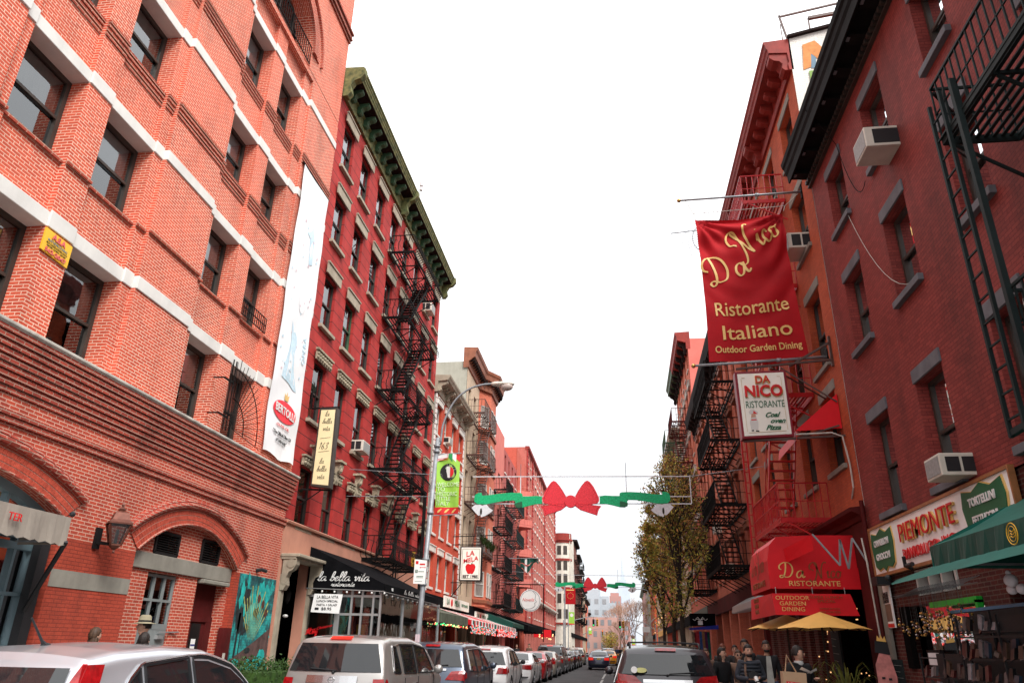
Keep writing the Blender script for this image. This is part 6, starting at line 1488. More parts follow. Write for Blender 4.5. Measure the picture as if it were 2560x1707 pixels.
# folded scissor arm with small flag
t = thing('folding_awning_arm', 'zigzag grey awning arm with a small red valance at its tip', 'awning arm', FR.p(17.3, .3, 3.4))
v = MB(); Z = [(5.55, 17.25, 4.05), (5.52, 17.2, 3.3), (5.25, 17.25, 3.92), (5.1, 17.3, 3.28), (5.0, 17.3, 3.9), (4.93, 17.3, 3.35), (4.45, 17.35, 4.02)]
for i in range(len(Z) - 1): v.bar(Z[i], Z[i + 1], .035)
v.build('scissor_link', M['galv'], t)
v = MB(); v.poly([(4.42, 17.35, 4.0), (3.98, 18.2, 3.80), (4.02, 18.2, 3.5), (4.44, 17.35, 3.68)]); v.build('red_valance', M['awnred'], t)
# downpipes
t = thing('drain_pipe', 'dark red downpipe with pale cable between the pasta shop and the restaurant', 'downpipe', FR.p(17.1, 0, 0))
v = MB(); v.tube([FR.p(17.05, .1, 4.7), FR.p(17.05, .12, 0)], .05, 8); v.build('pipe', M['darkred'], t)
v = MB(); v.tube([FR.p(17.1, .2, 3.9), FR.p(17.0, .2, 3.4), FR.p(16.95, .18, 1.2), FR.p(17.1, .18, 1.15)], .018, 6); v.build('cable', M['ledge'], t)
# umbrellas
def umbrella(label, x, y, z, r, rot):
    t = thing('market_umbrella', label, 'umbrella', (x, y, 0), rot, group='ochre umbrellas outside the restaurant')
    v = MB(); n = 8; ap = (0, 0, z + .36)
    for i in range(n):
        a, b = 2 * PI * i / n, 2 * PI * (i + 1) / n
        e0, e1 = (r * math.cos(a), r * math.sin(a), z), (r * math.cos(b), r * math.sin(b), z); m_ = ((e0[0] + e1[0]) * .485, (e0[1] + e1[1]) * .485, z + .03)
        v.poly([ap, e0, m_]); v.poly([ap, m_, e1])
    v.build('canopy', M['umbrella'], t, world=False)
    v = MB(); v.tube([(0, 0, .1), (0, 0, z + .3)], .022, 8)
    v.build('pole', M['bark'], t, world=False)
    v = MB()
    for i in range(n): a = 2 * PI * i / n; v.bar((0, 0, z + .3), (r * .97 * math.cos(a), r * .97 * math.sin(a), z - .02), .018)
    v.build('rib', M['bark'], t, world=False)
umbrella('ochre canvas umbrella in front of the red restaurant awnings', 4.45, 17.6, 2.05, 1.02, .3)
umbrella('second ochre canvas umbrella half hidden behind the nearer one', 4.3, 20.3, 2.10, 1.0, .1)
# painted board with faces
t = thing('painted_board', 'tall narrow cut-out board painted with pink faces beside the pasta shop', 'painted board', (5.2, 16.3, 0))
v = MB(); v.poly([(5.0, 16.2, .05), (5.32, 16.2, .05), (5.36, 16.2, 1.2), (5.28, 16.2, 1.62), (5.12, 16.2, 1.66), (5.0, 16.2, 1.4)]); v.build('board', M['flesh_pink'], t)
v = MB(); v.poly([(5.02, 16.19, 1.62), (5.3, 16.19, 1.58), (5.28, 16.19, 1.82), (5.05, 16.19, 1.84)]); v.poly([(5.08, 16.19, 1.15), (5.14, 16.19, 1.15), (5.14, 16.19, 1.19), (5.08, 16.19, 1.19)]); v.poly([(5.2, 16.19, 1.13), (5.26, 16.19, 1.13), (5.26, 16.19, 1.17), (5.2, 16.19, 1.17)]); v.poly([(5.1, 16.19, .8), (5.24, 16.19, .78), (5.2, 16.19, .86), (5.12, 16.19, .86)]); v.build('painted_features', M['plastic'], t)
v = MB(); v.poly([(5.08, 16.18, 1.83), (5.26, 16.18, 1.81), (5.24, 16.18, 1.92), (5.2, 16.18, 1.86), (5.17, 16.18, 1.95), (5.14, 16.18, 1.87), (5.1, 16.18, 1.93)]); v.build('painted_crown', M['umbrella'], t)
t = thing('chalkboard', 'dark chalk menu board standing against the corner post', 'menu board', (5.45, 16.4, 0))
v = MB(); v.box(5.34, 5.56, 16.35, 16.39, .2, 1.5); v.build('board', M['chalk'], t)
v = MB()
for i in range(9): v.bar((5.38, 16.345, 1.4 - .11 * i), (5.38 + .14 * (1 - .3 * (i % 2)), 16.345, 1.39 - .11 * i), .012, .004)
v.build('chalk_writing', M['ledge'], t)
t = thing('blackboard_menu', 'green glass menu board with chalk script beside the restaurant door', 'menu board', FR.p(20.9, .1, .5))
v = MB(); FR.box(v, 20.3, 21.0, .05, .1, .4, 2.3); v.build('board', M['chalk'], t)
v = MB()
for i in range(8): v.bar(FR.p(20.9, .11, 2.1 - .17 * i), FR.p(20.45 + .1 * (i % 3), .11, 2.08 - .17 * i), .02, .004)
v.build('chalk_writing', M['ledge'], t)
# planters with grasses
for k, (x, y) in enumerate(((4.9, 17.9), (4.3, 19.2))):
    t = thing('potted_plant', ('nearer' if k == 0 else 'farther') + ' dark potted palm outside the dim restaurant entrance', 'plant', (x, y, .05), group='potted palms')
    v = MB(); v.lathe((x, y, .05), [(0, 0), (.16, 0), (.22, .4), (.24, .42), (.2, .42), (.18, .38), (0, .38)], 14); v.build('pot', M['bark'], t)
    v = MB(); rr = random.Random(k)
    for i in range(60):
        a = rr.random() * 2 * PI; ln = rr.uniform(.5, .95); h = rr.uniform(.3, 1.0); c = Vector((x, y, .45)); pr = None
        for j in range(5):
            f = j / 4; p = c + Vector((math.cos(a) * ln * f, math.sin(a) * ln * f, h * math.sin(f * 2.2)))
            wd = Vector((-math.sin(a), math.cos(a), 0)) * .03 * (1.05 - f)
            if pr: v.poly([pr[0], pr[1], p + wd, p - wd])
            pr = (p - wd, p + wd)
    v.build('fronds', M['leafC'], t)
for k in range(3):
    x = 3.6 + .75 * k; t = thing('cafe_table', ('leftmost', 'middle', 'rightmost')[k] + ' of three red and white checked cafe tables outside the restaurant', 'table', (x + .3, 17.2, .05), group='checked cafe tables')
    v = MB(); v.box(x, x + .6, 16.9, 17.5, .74, .78); v.build('tabletop', M['awnred'], t)
    v = MB(); v.bar((x + .3, 17.2, .05), (x + .3, 17.2, .74), .05); v.box(x + .12, x + .48, 17.02, 17.38, .05, .08); v.build('leg', M['plastic'], t)
    for q in (.06, .34): v = MB(); v.box(x + q, x + q + .14, 16.92, 17.48, .782, .79); v.build('cloth_stripe', M['whitepanel'], t)

# ================================================================ right row beyond
ER = block('salmon_tenement', 'salmon brick tenement with heavy black cornice and hooded windows', FR2, 30.42, 49.8, 15.0, 'salmon', [31.4 + 1.83 * i for i in range(10)], [(4.9, 6.2), (7.2, 8.75), (9.95, 11.6), (12.55, 14.2)], .82, 'winframe', lint=simple_lintel(.2, .12, .16, 'browncorn', True), sillm='browncorn', fascia='darkred')
b = MB(); FR2.prism(b, [(-.2, 14.75), (.08, 14.75), (.12, 15.0), (.08, 15.1), (.12, 15.45), (.5, 15.55), (.55, 15.75), (.60, 15.95), (.62, 16.1), (-.2, 16.15)], 30.4, 49.9); b.build('cornice', M['black'], ER)
bracket_row(FR2, ER, [30.9 + .95 * i for i in range(20)], .22, SCROLL(.08, 15.5, .42, .6), 'soffit')
fire_escape(FR2, 'black iron fire escape on the near half of the salmon tenement', 30.9, 36.4, [4.7, 7.1, 9.8, 12.4], 1.3, 'black', stair=(31.6, 35.2, .3, .95), bal=.22, rb=.025, rail_h=.95)
fire_escape(FR2, 'black iron fire escape on the far half of the salmon tenement', 44.2, 48.6, [4.7, 7.1, 9.8], 1.3, 'black', stair=(45, 47.8, .3, .95), bal=.25, rb=.03, rail_h=.95)
ac_unit(FR2, 39.9, 40.6, -.1, .4, 7.22, 7.7, 'grey window air conditioner on the salmon tenement, seen between the fire escapes', vents=2)
ac_unit(FR2, 36.4, 37.1, -.1, .4, 4.92, 5.35, 'lowest window air conditioner on the salmon tenement near the tree', vents=2)
FRR = block('tall_coral_tenement', 'tall coral tenement with plain side wall and ornate pale window surrounds', FR2, 50.0, 63.0, 22.4, 'salmon', cols(50, 63, 6, 1), rows(5, 3.05, 6, 1.7), .9, 'winwhite', lint=L(.4, .2, .12, 'ledge', True), sillm='ledge', side='coral', fascia='awngreen')
b = MB(); FR2.prism(b, [(-.2, 21.6), (.1, 21.6), (.1, 22.1), (.7, 22.3), (.74, 22.6), (.84, 22.75), (.86, 22.9), (-.2, 22.95)], 50.0, 57.2); b.build('cornice', M['redcorn'], FRR)
b = MB(); FR2.prism(b, [(-.2, 21.6), (.1, 21.6), (.1, 22.1), (.7, 22.3), (.74, 22.6), (.84, 22.75), (.86, 22.9), (-.2, 22.95)], 57.25, 63.1); b.build('cornice', M['greenD'], FRR)
bracket_row(FR2, FRR, [50.4 + 1.5 * i for i in range(9)], .3, SCROLL(.08, 22.3, .55, 1.0), 'soffit')
fire_escape(FR2, 'red iron fire escape on the tall coral tenement', 52, 56.5, [7.7, 10.8, 13.8, 16.8], 1.3, 'darkred', stair=(52.8, 55.8, .3, .95), bal=.3, rb=.035, rail_h=1.0)
fire_escape(FR2, 'green iron fire escape on the tall coral tenement', 58, 62.5, [10.8, 13.8, 16.8], 1.5, 'greenD', stair=(58.8, 61.8, .3, .95), bal=.35, rb=.04, rail_h=1.0)
for nm, lb, a0, a1, z1, wm, co in (('cream_tenement', 'cream tenement behind the first street tree', 63.1, 82, 19.5, 'beige', 'cream'), ('brick_tenement', 'red brick tenement behind the street trees', 82.1, 104, 16.5, 'salmon2', 'redcorn'), ('beige_tenement', 'beige tenement ending at the crossing on the right', 104.1, 134, 15.5, 'beige', 'browncorn'),
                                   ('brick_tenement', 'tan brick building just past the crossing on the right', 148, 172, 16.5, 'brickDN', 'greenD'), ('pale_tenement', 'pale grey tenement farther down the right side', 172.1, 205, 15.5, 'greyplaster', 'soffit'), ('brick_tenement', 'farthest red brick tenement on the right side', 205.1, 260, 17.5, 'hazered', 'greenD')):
    block(nm, lb, FR2, a0, a1, z1, wm, cols(a0, a1, 6, 1.8), rows(5, 3.1, int((z1 - 6) / 3.1), 1.8), 1.1, 'winframe', cor=(CORN, co), plain=True, blind=0, lint=L(.3, .12, .08, 'ledge'), fascia='umbrella' if a0 == 104.1 else 'blackmat')
# ================================================================ ground
def struct(name, mb, m): o = mb.build(name, m); o['kind'] = 'structure'; return o
v = MB(); v.poly([(-4000, -60, -.14), (4000, -60, -.14), (4000, 7000, -.14), (-4000, 7000, -.14)]); struct('ground', v, M['ground'])
v = MB(); n = 60
for i in range(n): y0, y1 = -20 + 420 * i / n, -20 + 420 * (i + 1) / n; v.poly([(-6.2, y0, -.1), (2.15 + max(0, y0 - 30) * .01, y0, -.1), (2.15 + max(0, y1 - 30) * .01, y1, -.1), (-6.2, y1, -.1)])
struct('road', v, M['asphalt'])
v = MB(); v.poly([(-60, 136.5, -.096), (60, 136.5, -.096), (60, 147.5, -.096), (-60, 147.5, -.096)]); struct('cross_street', v, M['asphalt'])
for (nm, x0, x1, y0, y1) in (('pavement', -10.3, -6.2, -20, 136), ('pavement', -10.3, -6.2, 148, 400), ('pavement', 2.15, 9, -20, 136), ('pavement', 3.2, 12, 148, 400)):
    v = MB(); v.box(x0 + (.15 if x1 > 5 else 0), x1 - (.15 if x1 < 0 else 0), y0, y1, -.13, .05); struct(nm, v, M['walk'])
    xk = x1 - .15 if x1 < 0 else x0
    v = MB(); v.box(xk, xk + .15, y0, y1, -.13, .056); struct('kerb', v, M['greystone'])
v = MB()
for y0, y1, x0 in ((38, 47, -.85), (48.5, 57, -.8), (62, 66, -.8), (75, 79, -.8)): v.poly([(x0, y0, -.094), (x0 + .12, y0, -.094), (x0 + .2, y1, -.094), (x0 + .08, y1, -.094)])
v.poly([(-.8, 55, -.092), (1.0, 57.5, -.092), (1.0, 57.8, -.092), (-.8, 55.3, -.092)])
for i in range(10): v.poly([(-5.6 + .8 * i, 131, -.092), (-5.2 + .8 * i, 131, -.092), (-5.2 + .8 * i, 134.5, -.092), (-5.6 + .8 * i, 134.5, -.092)])
struct('road_marking', v, M['mark'])
v = MB()
rr = random.Random(2)
for i in range(9):
    x, y = rr.uniform(-3, .5), rr.uniform(30, 110); a = rr.uniform(.5, 1.4)
    v.poly([(x, y, -.095), (x + a, y + .2, -.095), (x + a * .9, y + 3, -.095), (x + .1, y + 2.6, -.095)])
struct('road_patch', v, mat('darker_asphalt_patch', (.035, .034, .036), .85, bump=.4))

# ================================================================ street furniture
t = thing('street_lamp', 'leaning galvanised street lamp with curved arm reaching over the left cars', 'street lamp', (-6.32, 25, .05))
v = MB(); v.tube([(-6.34, 25, .05), (-6.30, 25, 2), (-6.03, 25, 8.45)], [.105, .09, .075], 10); v.lathe((-6.34, 25, .05), [(.2, 0), (.2, .3), (.14, .5), (.12, .7)], 12)
for z, x in ((3.4, -6.24), (4.2, -6.2), (5.75, -6.14), (7.9, -6.05), (8.1, -6.04)): v.tube([(x, 25, z), (x, 25, z + .09)], .115, 10)
v.build('pole', M['galv'], t, smooth=True)
v = MB(); v.tube(crom([(-5.93, 8.2), (-5.85, 9.0), (-5.49, 9.81), (-5.0, 10.25), (-4.5, 10.42), (-4.02, 10.45)], 5) and [(p[0], 25, p[1]) for p in crom([(-5.93, 8.2), (-5.85, 9.0), (-5.49, 9.81), (-5.0, 10.25), (-4.5, 10.42), (-4.02, 10.45)], 5)], .038, 8); v.tube([(-6.03, 25, 8.2), (-5.93, 25, 8.25)], .05, 6); v.build('arm', M['galv'], t, smooth=True)
v = MB(); v.ball((-3.68, 25, 10.42), .38, 16, None, (1.05, .5, .26)); v.ball((-3.95, 25, 10.44), .2, 10, None, (1.2, .6, .45)); v.build('lamp_head', M['acw'], t, smooth=True)
v = MB(); v.ball((-3.58, 25, 10.33), .22, 14, None, (1.1, .8, .75)); v.build('lens', mat('frosted_lamp_lens', (.5, .42, .38), .3), t, smooth=True)
t = thing('parking_sign', 'white kerbside parking regulation sign with red symbol on the leaning lamp post', 'sign', (-6.33, 24.9, 3.5))
yy = 24.86
v = MB(); v.hexa([(-6.55, yy, 3.46), (-6.15, yy, 3.44), (-6.15, yy + .01, 3.44), (-6.55, yy + .01, 3.46), (-6.54, yy, 4.24), (-6.12, yy, 4.20), (-6.12, yy + .01, 4.20), (-6.54, yy + .01, 4.24)]); v.build('plate', M['whitepanel'], t)
f = plane((-6.35, yy - .004, 3.8), (1, 0, 0), (0, 0, 1), (0, -1, 0))
v = MB(); v.box(-6.50, -6.41, yy - .004, yy, 4.08, 4.18); v.box(-6.36, -6.18, yy - .004, yy, 3.965, 3.98); v.box(-6.36, -6.18, yy - .004, yy, 4.05, 4.1); v.poly([f(.0, .17), f(.03, .2), f(.03, .14)]); v.poly([f(.2, .17), f(.17, .2), f(.17, .14)]); v.build('red_symbol', M['redtxt'], t)
v = MB(); v.box(-6.50, -6.42, yy - .004, yy, 3.80, 3.90); v.box(-6.5, -6.25, yy - .004, yy, 3.525, 3.535); v.box(-6.4, -6.2, yy - .004, yy, 3.83, 3.85); v.box(-6.45, -6.22, yy - .004, yy, 3.68, 3.70); v.box(-6.45, -6.22, yy - .004, yy, 3.64, 3.655); v.build('dark_symbol', M['greentxt'], t)
text('2', .1, plane((-6.46, yy - .006, 3.85), (1, 0, 0), (0, 0, 1), (0, -1, 0)), M['whitetxt'], t)
v = MB(); v.box(-6.37, -6.22, yy + .05, yy + .06, 1.55, 1.9); prop(v.build('sticker', M['palepink']), 'faded pink sticker wrapped on the leaning lamp post', 'sticker')
# street banner
t = thing('street_banner', 'lime green welcome banner with flag roundel hanging from the leaning lamp post', 'banner', (-5.6, 25, 5.6))
def sb(a, b, d=0): return (-5.57 + a - .04 * (b / 2.2), 24.98 - d + .03 * math.sin(a * 9 + b * 2), 5.72 + b)
v = MB()
def grid(mb, x0, x1, z0, z1, nx, nz, fn, mi=0, d=0):
    for i in range(nx):
        for j in range(nz):
            P = lambda i, j: fn(x0 + (x1 - x0) * i / nx, z0 + (z1 - z0) * j / nz, d)
            mb.poly([P(i, j), P(i + 1, j), P(i + 1, j + 1), P(i, j + 1)], mi)
grid(v, -.40, .42, .26, 2.12, 8, 12, sb); grid(v, -.41, .41, 0, .26, 8, 1, sb, 1); v.build('cloth', [M['lime'], M['itr']], t)
v = MB(); v.poly([sb(-.40, 2.12, .006), sb(-.40, 1.86, .006), sb(0, 2.0, .006), sb(.02, 2.13, .006)]); v.build('flag_canton', M['whitetxt'], t)
v = MB(); v.poly([sb(-.40, 2.13, .012), sb(-.40, 1.96, .012), sb(-.24, 1.97, .012), sb(-.24, 2.13, .012)]); v.build('star_field', M['usb'], t)
v = MB()
for k in range(5): v.poly([sb(-.24 if k < 3 else -.4, 2.11 - .05 * k, .01), sb(-.24 if k < 3 else -.4, 2.09 - .05 * k, .01), sb(.0, 2.12 - .05 * k, .01), sb(.0, 2.14 - .05 * k, .01)])
v.build('stripes', M['itr'], t)
for k, (a0, a1, m_) in enumerate(((.02, .16, 'itg'), (.16, .29, 'whitetxt'), (.29, .42, 'itr'))):
    v = MB(); v.poly([sb(a0, 2.13, .008), sb(a0, 1.95 if k else 2.0, .008), sb(a1, 1.83, .008), sb(a1, 2.13, .008)]); v.build('flag_band', M[m_], t)
disc = lambda r, d, n=24, cx=.02, cz=1.48: [sb(cx + r * math.cos(2 * PI * i / n), cz + r * math.sin(2 * PI * i / n), d) for i in range(n)]
v = MB(); v.poly(disc(.30, .012)); v.poly(disc(.21, .016), 1); v.build('roundel', [M['blacktxt'], M['whitetxt']], t)
v = MB(); v.poly([sb(.02 + .205 * math.cos(R(q)), 1.48 + .205 * math.sin(R(q)), .02) for q in range(110, 251, 10)]); v.poly([sb(.02 + .205 * math.cos(R(q)), 1.48 + .205 * math.sin(R(q)), .02) for q in range(-70, 71, 10)], 1); v.build('roundel_flag', [M['itg'], M['itr']], t)
for i, ch in enumerate('HISTORIC'):
    q = R(160 - 20 * i); c_ = (.02 + .255 * math.cos(q), 1.48 + .255 * math.sin(q)); text(ch, .075, (lambda c_, q: lambda a, b, d: sb(c_[0] + a * math.sin(q) + b * math.cos(q), c_[1] - a * math.cos(q) + b * math.sin(q), .018))(c_, q), M['whitetxt'], t)
for i, ch in enumerate('LITTLE ITALY'):
    if ch == ' ': continue
    q = R(195 + 13.5 * i); c_ = (.02 + .255 * math.cos(q), 1.48 + .255 * math.sin(q)); text(ch, .07, (lambda c_, q: lambda a, b, d: sb(c_[0] - a * math.sin(q) - b * math.cos(q), c_[1] + a * math.cos(q) - b * math.sin(q), .018))(c_, q), M['whitetxt'], t)
pl = mat('pale_lime_lettering', (.62, .74, .48), .6)
for k, s_ in enumerate(('WELCOME', 'TO', 'HISTORIC', 'LITTLE', 'ITALY')): text(s_, .20, (lambda z: lambda a, b, d: sb(-.36 + a, z + b, .012 + d))(1.04 - .165 * k), pl, t, align='LEFT', sx=.82 if k != 1 else 1)
for k in range(3):
    v = MB(); v.poly([sb(-.33 + .25 * k, .06, .01), sb(-.26 + .25 * k, .08, .01), sb(-.15 + .25 * k, .2, .01), sb(-.2 + .25 * k, .21, .01), sb(-.3 + .25 * k, .14, .01)]); v.build('leaf_motif', M['goldtxt'], t)
v = MB(); v.bar((-6.08, 24.98, 7.84), (-5.15, 24.98, 7.88), .03); v.bar((-6.12, 24.98, 5.70), (-5.15, 24.98, 5.74), .03); v.build('bracket_arm', M['galv'], t)

# garlands of ribbon and bow across the street
U = .00433
def bowset(label, cx_, cy, cz):
    t = thing('street_garland', label, 'street decoration', (cx_, cy, cz))
    F2 = lambda a, b, d: (cx_ + a * U, cy + d, cz + b * U)
    def flat(name, pts, mt_, d0=-.03, d1=.03): v = MB(); v.prism(pts, F2, d0, d1); return v.build(name, M[mt_], t)
    loopL = [(-40, -35), (-70, -48), (-160, -30), (-230, -10), (-238, 5), (-240, 25), (-222, 70), (-195, 125), (-165, 165), (-145, 177), (-125, 170), (-95, 135), (-65, 90), (-40, 45)]
    tailL = [(-35, -38), (-80, -72), (-150, -95), (-220, -118), (-228, -85), (-238, -62), (-256, -40), (-170, -28), (-60, -20)]
    for s_ in (1, -1):
        flat('bow_loop', [(s_ * a, b) for a, b in loopL], 'bow'); flat('bow_tail', [(s_ * a, b) for a, b in tailL], 'bow', -.05, -.0)
    flat('bow_knot', [(50 * math.cos(2 * PI * i / 20), 52 * math.sin(2 * PI * i / 20)) for i in range(20)], 'bow', -.08, .05)
    rb = [(-825, 55), (-812, 70), (-797, 77), (-765, 78), (-762, 54), (-700, 58), (-640, 66), (-575, 74), (-500, 78), (-430, 76), (-412, 68), (-410, 45), (-350, 46), (-290, 50), (-245, 44), (-243, -18), (-290, -20), (-350, -32), (-410, -48), (-450, -50), (-475, -38), (-478, -18), (-470, 0), (-485, 12), (-560, 10), (-650, -6), (-730, -20), (-800, -18), (-828, 5)]
    for s_ in (1, -1): flat('ribbon', [(s_ * a, b) for a, b in rb], 'ribbon')
    v = MB()
    for s_ in (1, -1):
        v2 = MB(); v2.prism([(s_ * a, b) for a, b in [(-478, -16), (-445, -5), (-412, 2), (-411, -46), (-450, -49), (-474, -38)]], F2, -.045, -.03); v2.build('ribbon_fold', M['greentxt'], t)
    bell = [(-850, -48), (-822, -25), (-775, -22), (-757, -30), (-742, -25), (-718, -22), (-695, -50), (-663, -70), (-685, -92), (-730, -118), (-765, -128), (-772, -105), (-785, -117), (-812, -93)]
    for s_ in (1, -1):
        flat('bell_pair', [(s_ * a, b) for a, b in bell], 'bell', -.02, .03)
        v2 = MB(); v2.prism([(s_ * (-765) + 9 * math.cos(2 * PI * i / 8), -80 + 28 * math.sin(2 * PI * i / 8)) for i in range(8)], F2, -.035, -.02); v2.build('bell_clapper', M['bark'], t)
    for outl in (loopL, tailL):
        for s_ in (1, -1):
            v = MB(); n = len(outl)
            for i in range(n):
                a, b = outl[i], outl[(i + 1) % n]; m_ = max(1, int(math.hypot(a[0] - b[0], a[1] - b[1]) / 12))
                for k in range(m_): f = k / m_; v.ball(F2(s_ * (a[0] + (b[0] - a[0]) * f) * .94, (a[1] + (b[1] - a[1]) * f) * .94, -.06), .010, 4)
            v.build('edge_lights', M['darkred'], t)
    v = MB()
    for z in (222, 48, -12): v.bar(F2(-850, z, .05), F2(1000, z - (8 if z < 100 else 14), .05), .032)
    for x in (1000, -430, 470): v.bar(F2(x, 216, .05), F2(x, -18, .05), .032)
    v.bar(F2(-1050, 222, .05), F2(-920, 222, .05), .02); v.build('frame', M['frost'], t)
    v = MB(); v.tube([F2(-1980, 300, .05), F2(-920, 222, .05)], .012, 4); v.tube([F2(1000, 208, .05), F2(1650, 290, .05)], .012, 4); v.tube([F2(-1980, 60, .05), F2(-920, 48, .05)], .012, 4)
    for x in (-430, 470): v.tube([F2(x, 216, .05), F2(x, 330, .05)], .01, 4)
    v.build('guy_wire', M['galv'], t)
bowset('nearer street garland with a red tinsel bow between green ribbons and white bells', -1.4, 27.0, 6.52)
bowset('farther small street garland with red bow hung lower down the street', -1.5, 69.5, 6.72)

# far banners, signals, signs
t = thing('street_banner', 'plain dark red street banner with ring of stars farther down the left side', 'banner', (-5.4, 100, 6.7))
v = MB(); v.box(-6.03, -4.73, 100, 100.05, 6.72, 8.66); v.build('cloth', M['bannerred'], t)
v = MB()
for i in range(12): q = 2 * PI * i / 12; v.ball((-5.38 + .38 * math.cos(q), 99.98, 7.75 + .38 * math.sin(q)), .045, 5)
v.box(-5.9, -4.9, 99.98, 99.99, 8.4, 8.52); v.build('star_ring', M['goldtxt'], t)
v = MB(); v.bar((-6.1, 100, 0), (-6.1, 100, 9), .16); v.build('pole', M['galv'], t)
for (x0, x1, y, z0, z1, lb) in ((-6.15, -5.4, 110, 4.55, 6.2, 'lime green street banner in front of the cream corner building'), (-4.68, -4.1, 150, 3.85, 5.2, 'small distant lime green banner past the left signal'), (3.4, 4.0, 150, 2.2, 3.3, 'small distant lime green banner on the right side')):
    t = thing('street_banner', lb, 'banner', (x0, y, z0)); v = MB(); v.box(x0, x1, y, y + .04, z0, z1); v.build('cloth', M['lime'], t)
    v = MB(); c_ = ((x0 + x1) / 2, (z0 + z1) / 2 + .25 * (z1 - z0)); v.prism([(c_[0] + .24 * math.cos(2 * PI * i / 12), c_[1] + .24 * math.sin(2 * PI * i / 12)) for i in range(12)], lambda a, b, d: (a, d, b), y - .02, y - .01); v.box(x0, x1, y - .02, y - .01, z0, z0 + .15, 1); v.build('roundel', [M['whitetxt'], M['itr']], t)
    v = MB(); v.bar((x0 - .1 if x0 < 0 else x1 + .1, y, 0), (x0 - .1 if x0 < 0 else x1 + .1, y, z1 + 2.5), .12); v.build('pole', M['galv'], t)
def signal(label, px, py, side, reach, zt, lamps):
    t = thing('traffic_signal', label, 'traffic light', (px, py, 0))
    v = MB(); v.tube([(px, py, 0), (px, py, 6)], .1, 8); v.tube([(px, py, 4.6), (px + side * reach * .35, py, zt - .5), (px + side * reach * .7, py, zt), (px + side * reach, py, zt + .08)], [.08, .07, .055, .04], 8); v.build('mast', M['galv'], t)
    for (dx, lit, face) in lamps:
        x = px + side * dx
        v = MB(); v.box(x - .17, x + .17, py - .35, py - .1, zt - 1.5, zt - .35); v.bar((x, py, zt), (x, py, zt - .4), .05)
        for k in range(3): v.tube([(x, py - .35, zt - .55 - .37 * k), (x, py - .55, zt - .53 - .37 * k)], .13, 8, cap=False)
        h = v.build('signal_head', M['sigy'] if not face else M['blackgreen'], t)
        for k, mm in enumerate(('plastic', 'plastic', 'plastic')):
            v = MB(); v.ball((x, py - .36, zt - .57 - .37 * k), .11, 8, None, (1, .3, 1))
            m_ = M['bulbg'] if (lit == 'g' and k == 2) else M['bulbr'] if (lit == 'r' and k == 0) else M['plastic']
            v.build('signal_lens', m_, h)
signal('green traffic light on the long arm at the left of the crossing', -8.6, 137, 1, 5.9, 6.55, [(5.2, 'g', 1), (5.85, 'n', 0)])
signal('green traffic light on the long arm at the right of the crossing', 7.2, 137, -1, 6.2, 6.3, [(6.05, 'g', 1), (5.5, 'n', 0)])
signal('distant red traffic light on the left arm beyond the crossing', -8.0, 205, 1, 5.6, 6.2, [(5.2, 'r', 0)])
signal('distant red traffic light on the right arm beyond the crossing', 7.6, 205, -1, 5.4, 6.2, [(5.0, 'r', 0)])
t = thing('street_lamp', 'grey street lamp standing behind the garland on the right kerb', 'street lamp', (7.2, 139, 0))
v = MB(); v.tube([(7.4, 133, 0), (7.45, 133, 9.0)], .12, 8); v.tube([(7.45, 133, 8.8), (6.6, 133, 10.6), (5.2, 133, 11), (3.6, 133, 10.9)], .07, 6); v.ball((3.4, 133, 10.9), .4, 8, None, (1.3, .5, .3)); v.build('pole', M['galv'], t)
for (x0, x1, z0, z1, lb, m_) in ((2.55, 3.2, 2.95, 3.4, 'white street sign below the orange shopfront glow', 'whitepanel'), (2.75, 3.4, 2.2, 2.65, 'lower white board on the pole near the far umbrella', 'ledge')):
    t = thing('street_sign', lb, 'sign', (x0, 70, z0)); v = MB(); v.box(x0, x1, 70, 70.03, z0, z1); v.build('plate', M[m_], t); v = MB(); v.bar(((x0 + x1) / 2, 70.05, 0), ((x0 + x1) / 2, 70.05, z1), .05); v.build('post', M['galv'], t)
# gift shop front and hanging clothes on the right
t = thing('shop_awning_box', 'black shop box with white gift outline and blue canopy on the right', 'sign', (5, 45, 2.9))
v = MB(); v.box(4.3, 5.7, 44.9, 45.6, 2.85, 3.5); v.build('box', M['blackmat'], t)
v = MB(); v.box(4.72, 4.98, 44.86, 44.89, 2.9, 3.12); v.tube([(4.85, 44.87, 3.14), (4.72, 44.87, 3.3), (4.62, 44.87, 3.24), (4.85, 44.87, 3.14), (5.0, 44.87, 3.3), (5.08, 44.87, 3.24), (4.85, 44.87, 3.14)], .02, 5); v.tube([(4.45, 44.87, 3.2), (4.55, 44.87, 3.12), (4.65, 44.87, 3.2)], .015, 4); v.tube([(5.05, 44.87, 3.2), (5.15, 44.87, 3.14), (5.25, 44.87, 3.22)], .015, 4); v.build('gift_outline', M['bulboff'], t)
v = MB(); v.poly([(5.8, 44.7, 2.9), (4.2, 44.7, 2.72), (4.2, 46.5, 2.72), (5.8, 46.5, 2.9)]); v.poly([(5.8, 44.7, 2.9), (5.8, 44.7, 2.68), (4.2, 44.7, 2.62), (4.2, 44.7, 2.72)]); v.build('blue_canopy', mat('bright_blue_canvas', (.01, .03, .35), .5), t)
rr = random.Random(21)
cl = [mat('scarf_cloth', c, .9, var=.3, scale=8) for c in ((.30, .02, .03), (.02, .07, .22), (.24, .12, .06), (.10, .02, .10), (.02, .16, .14), (.34, .26, .18))]
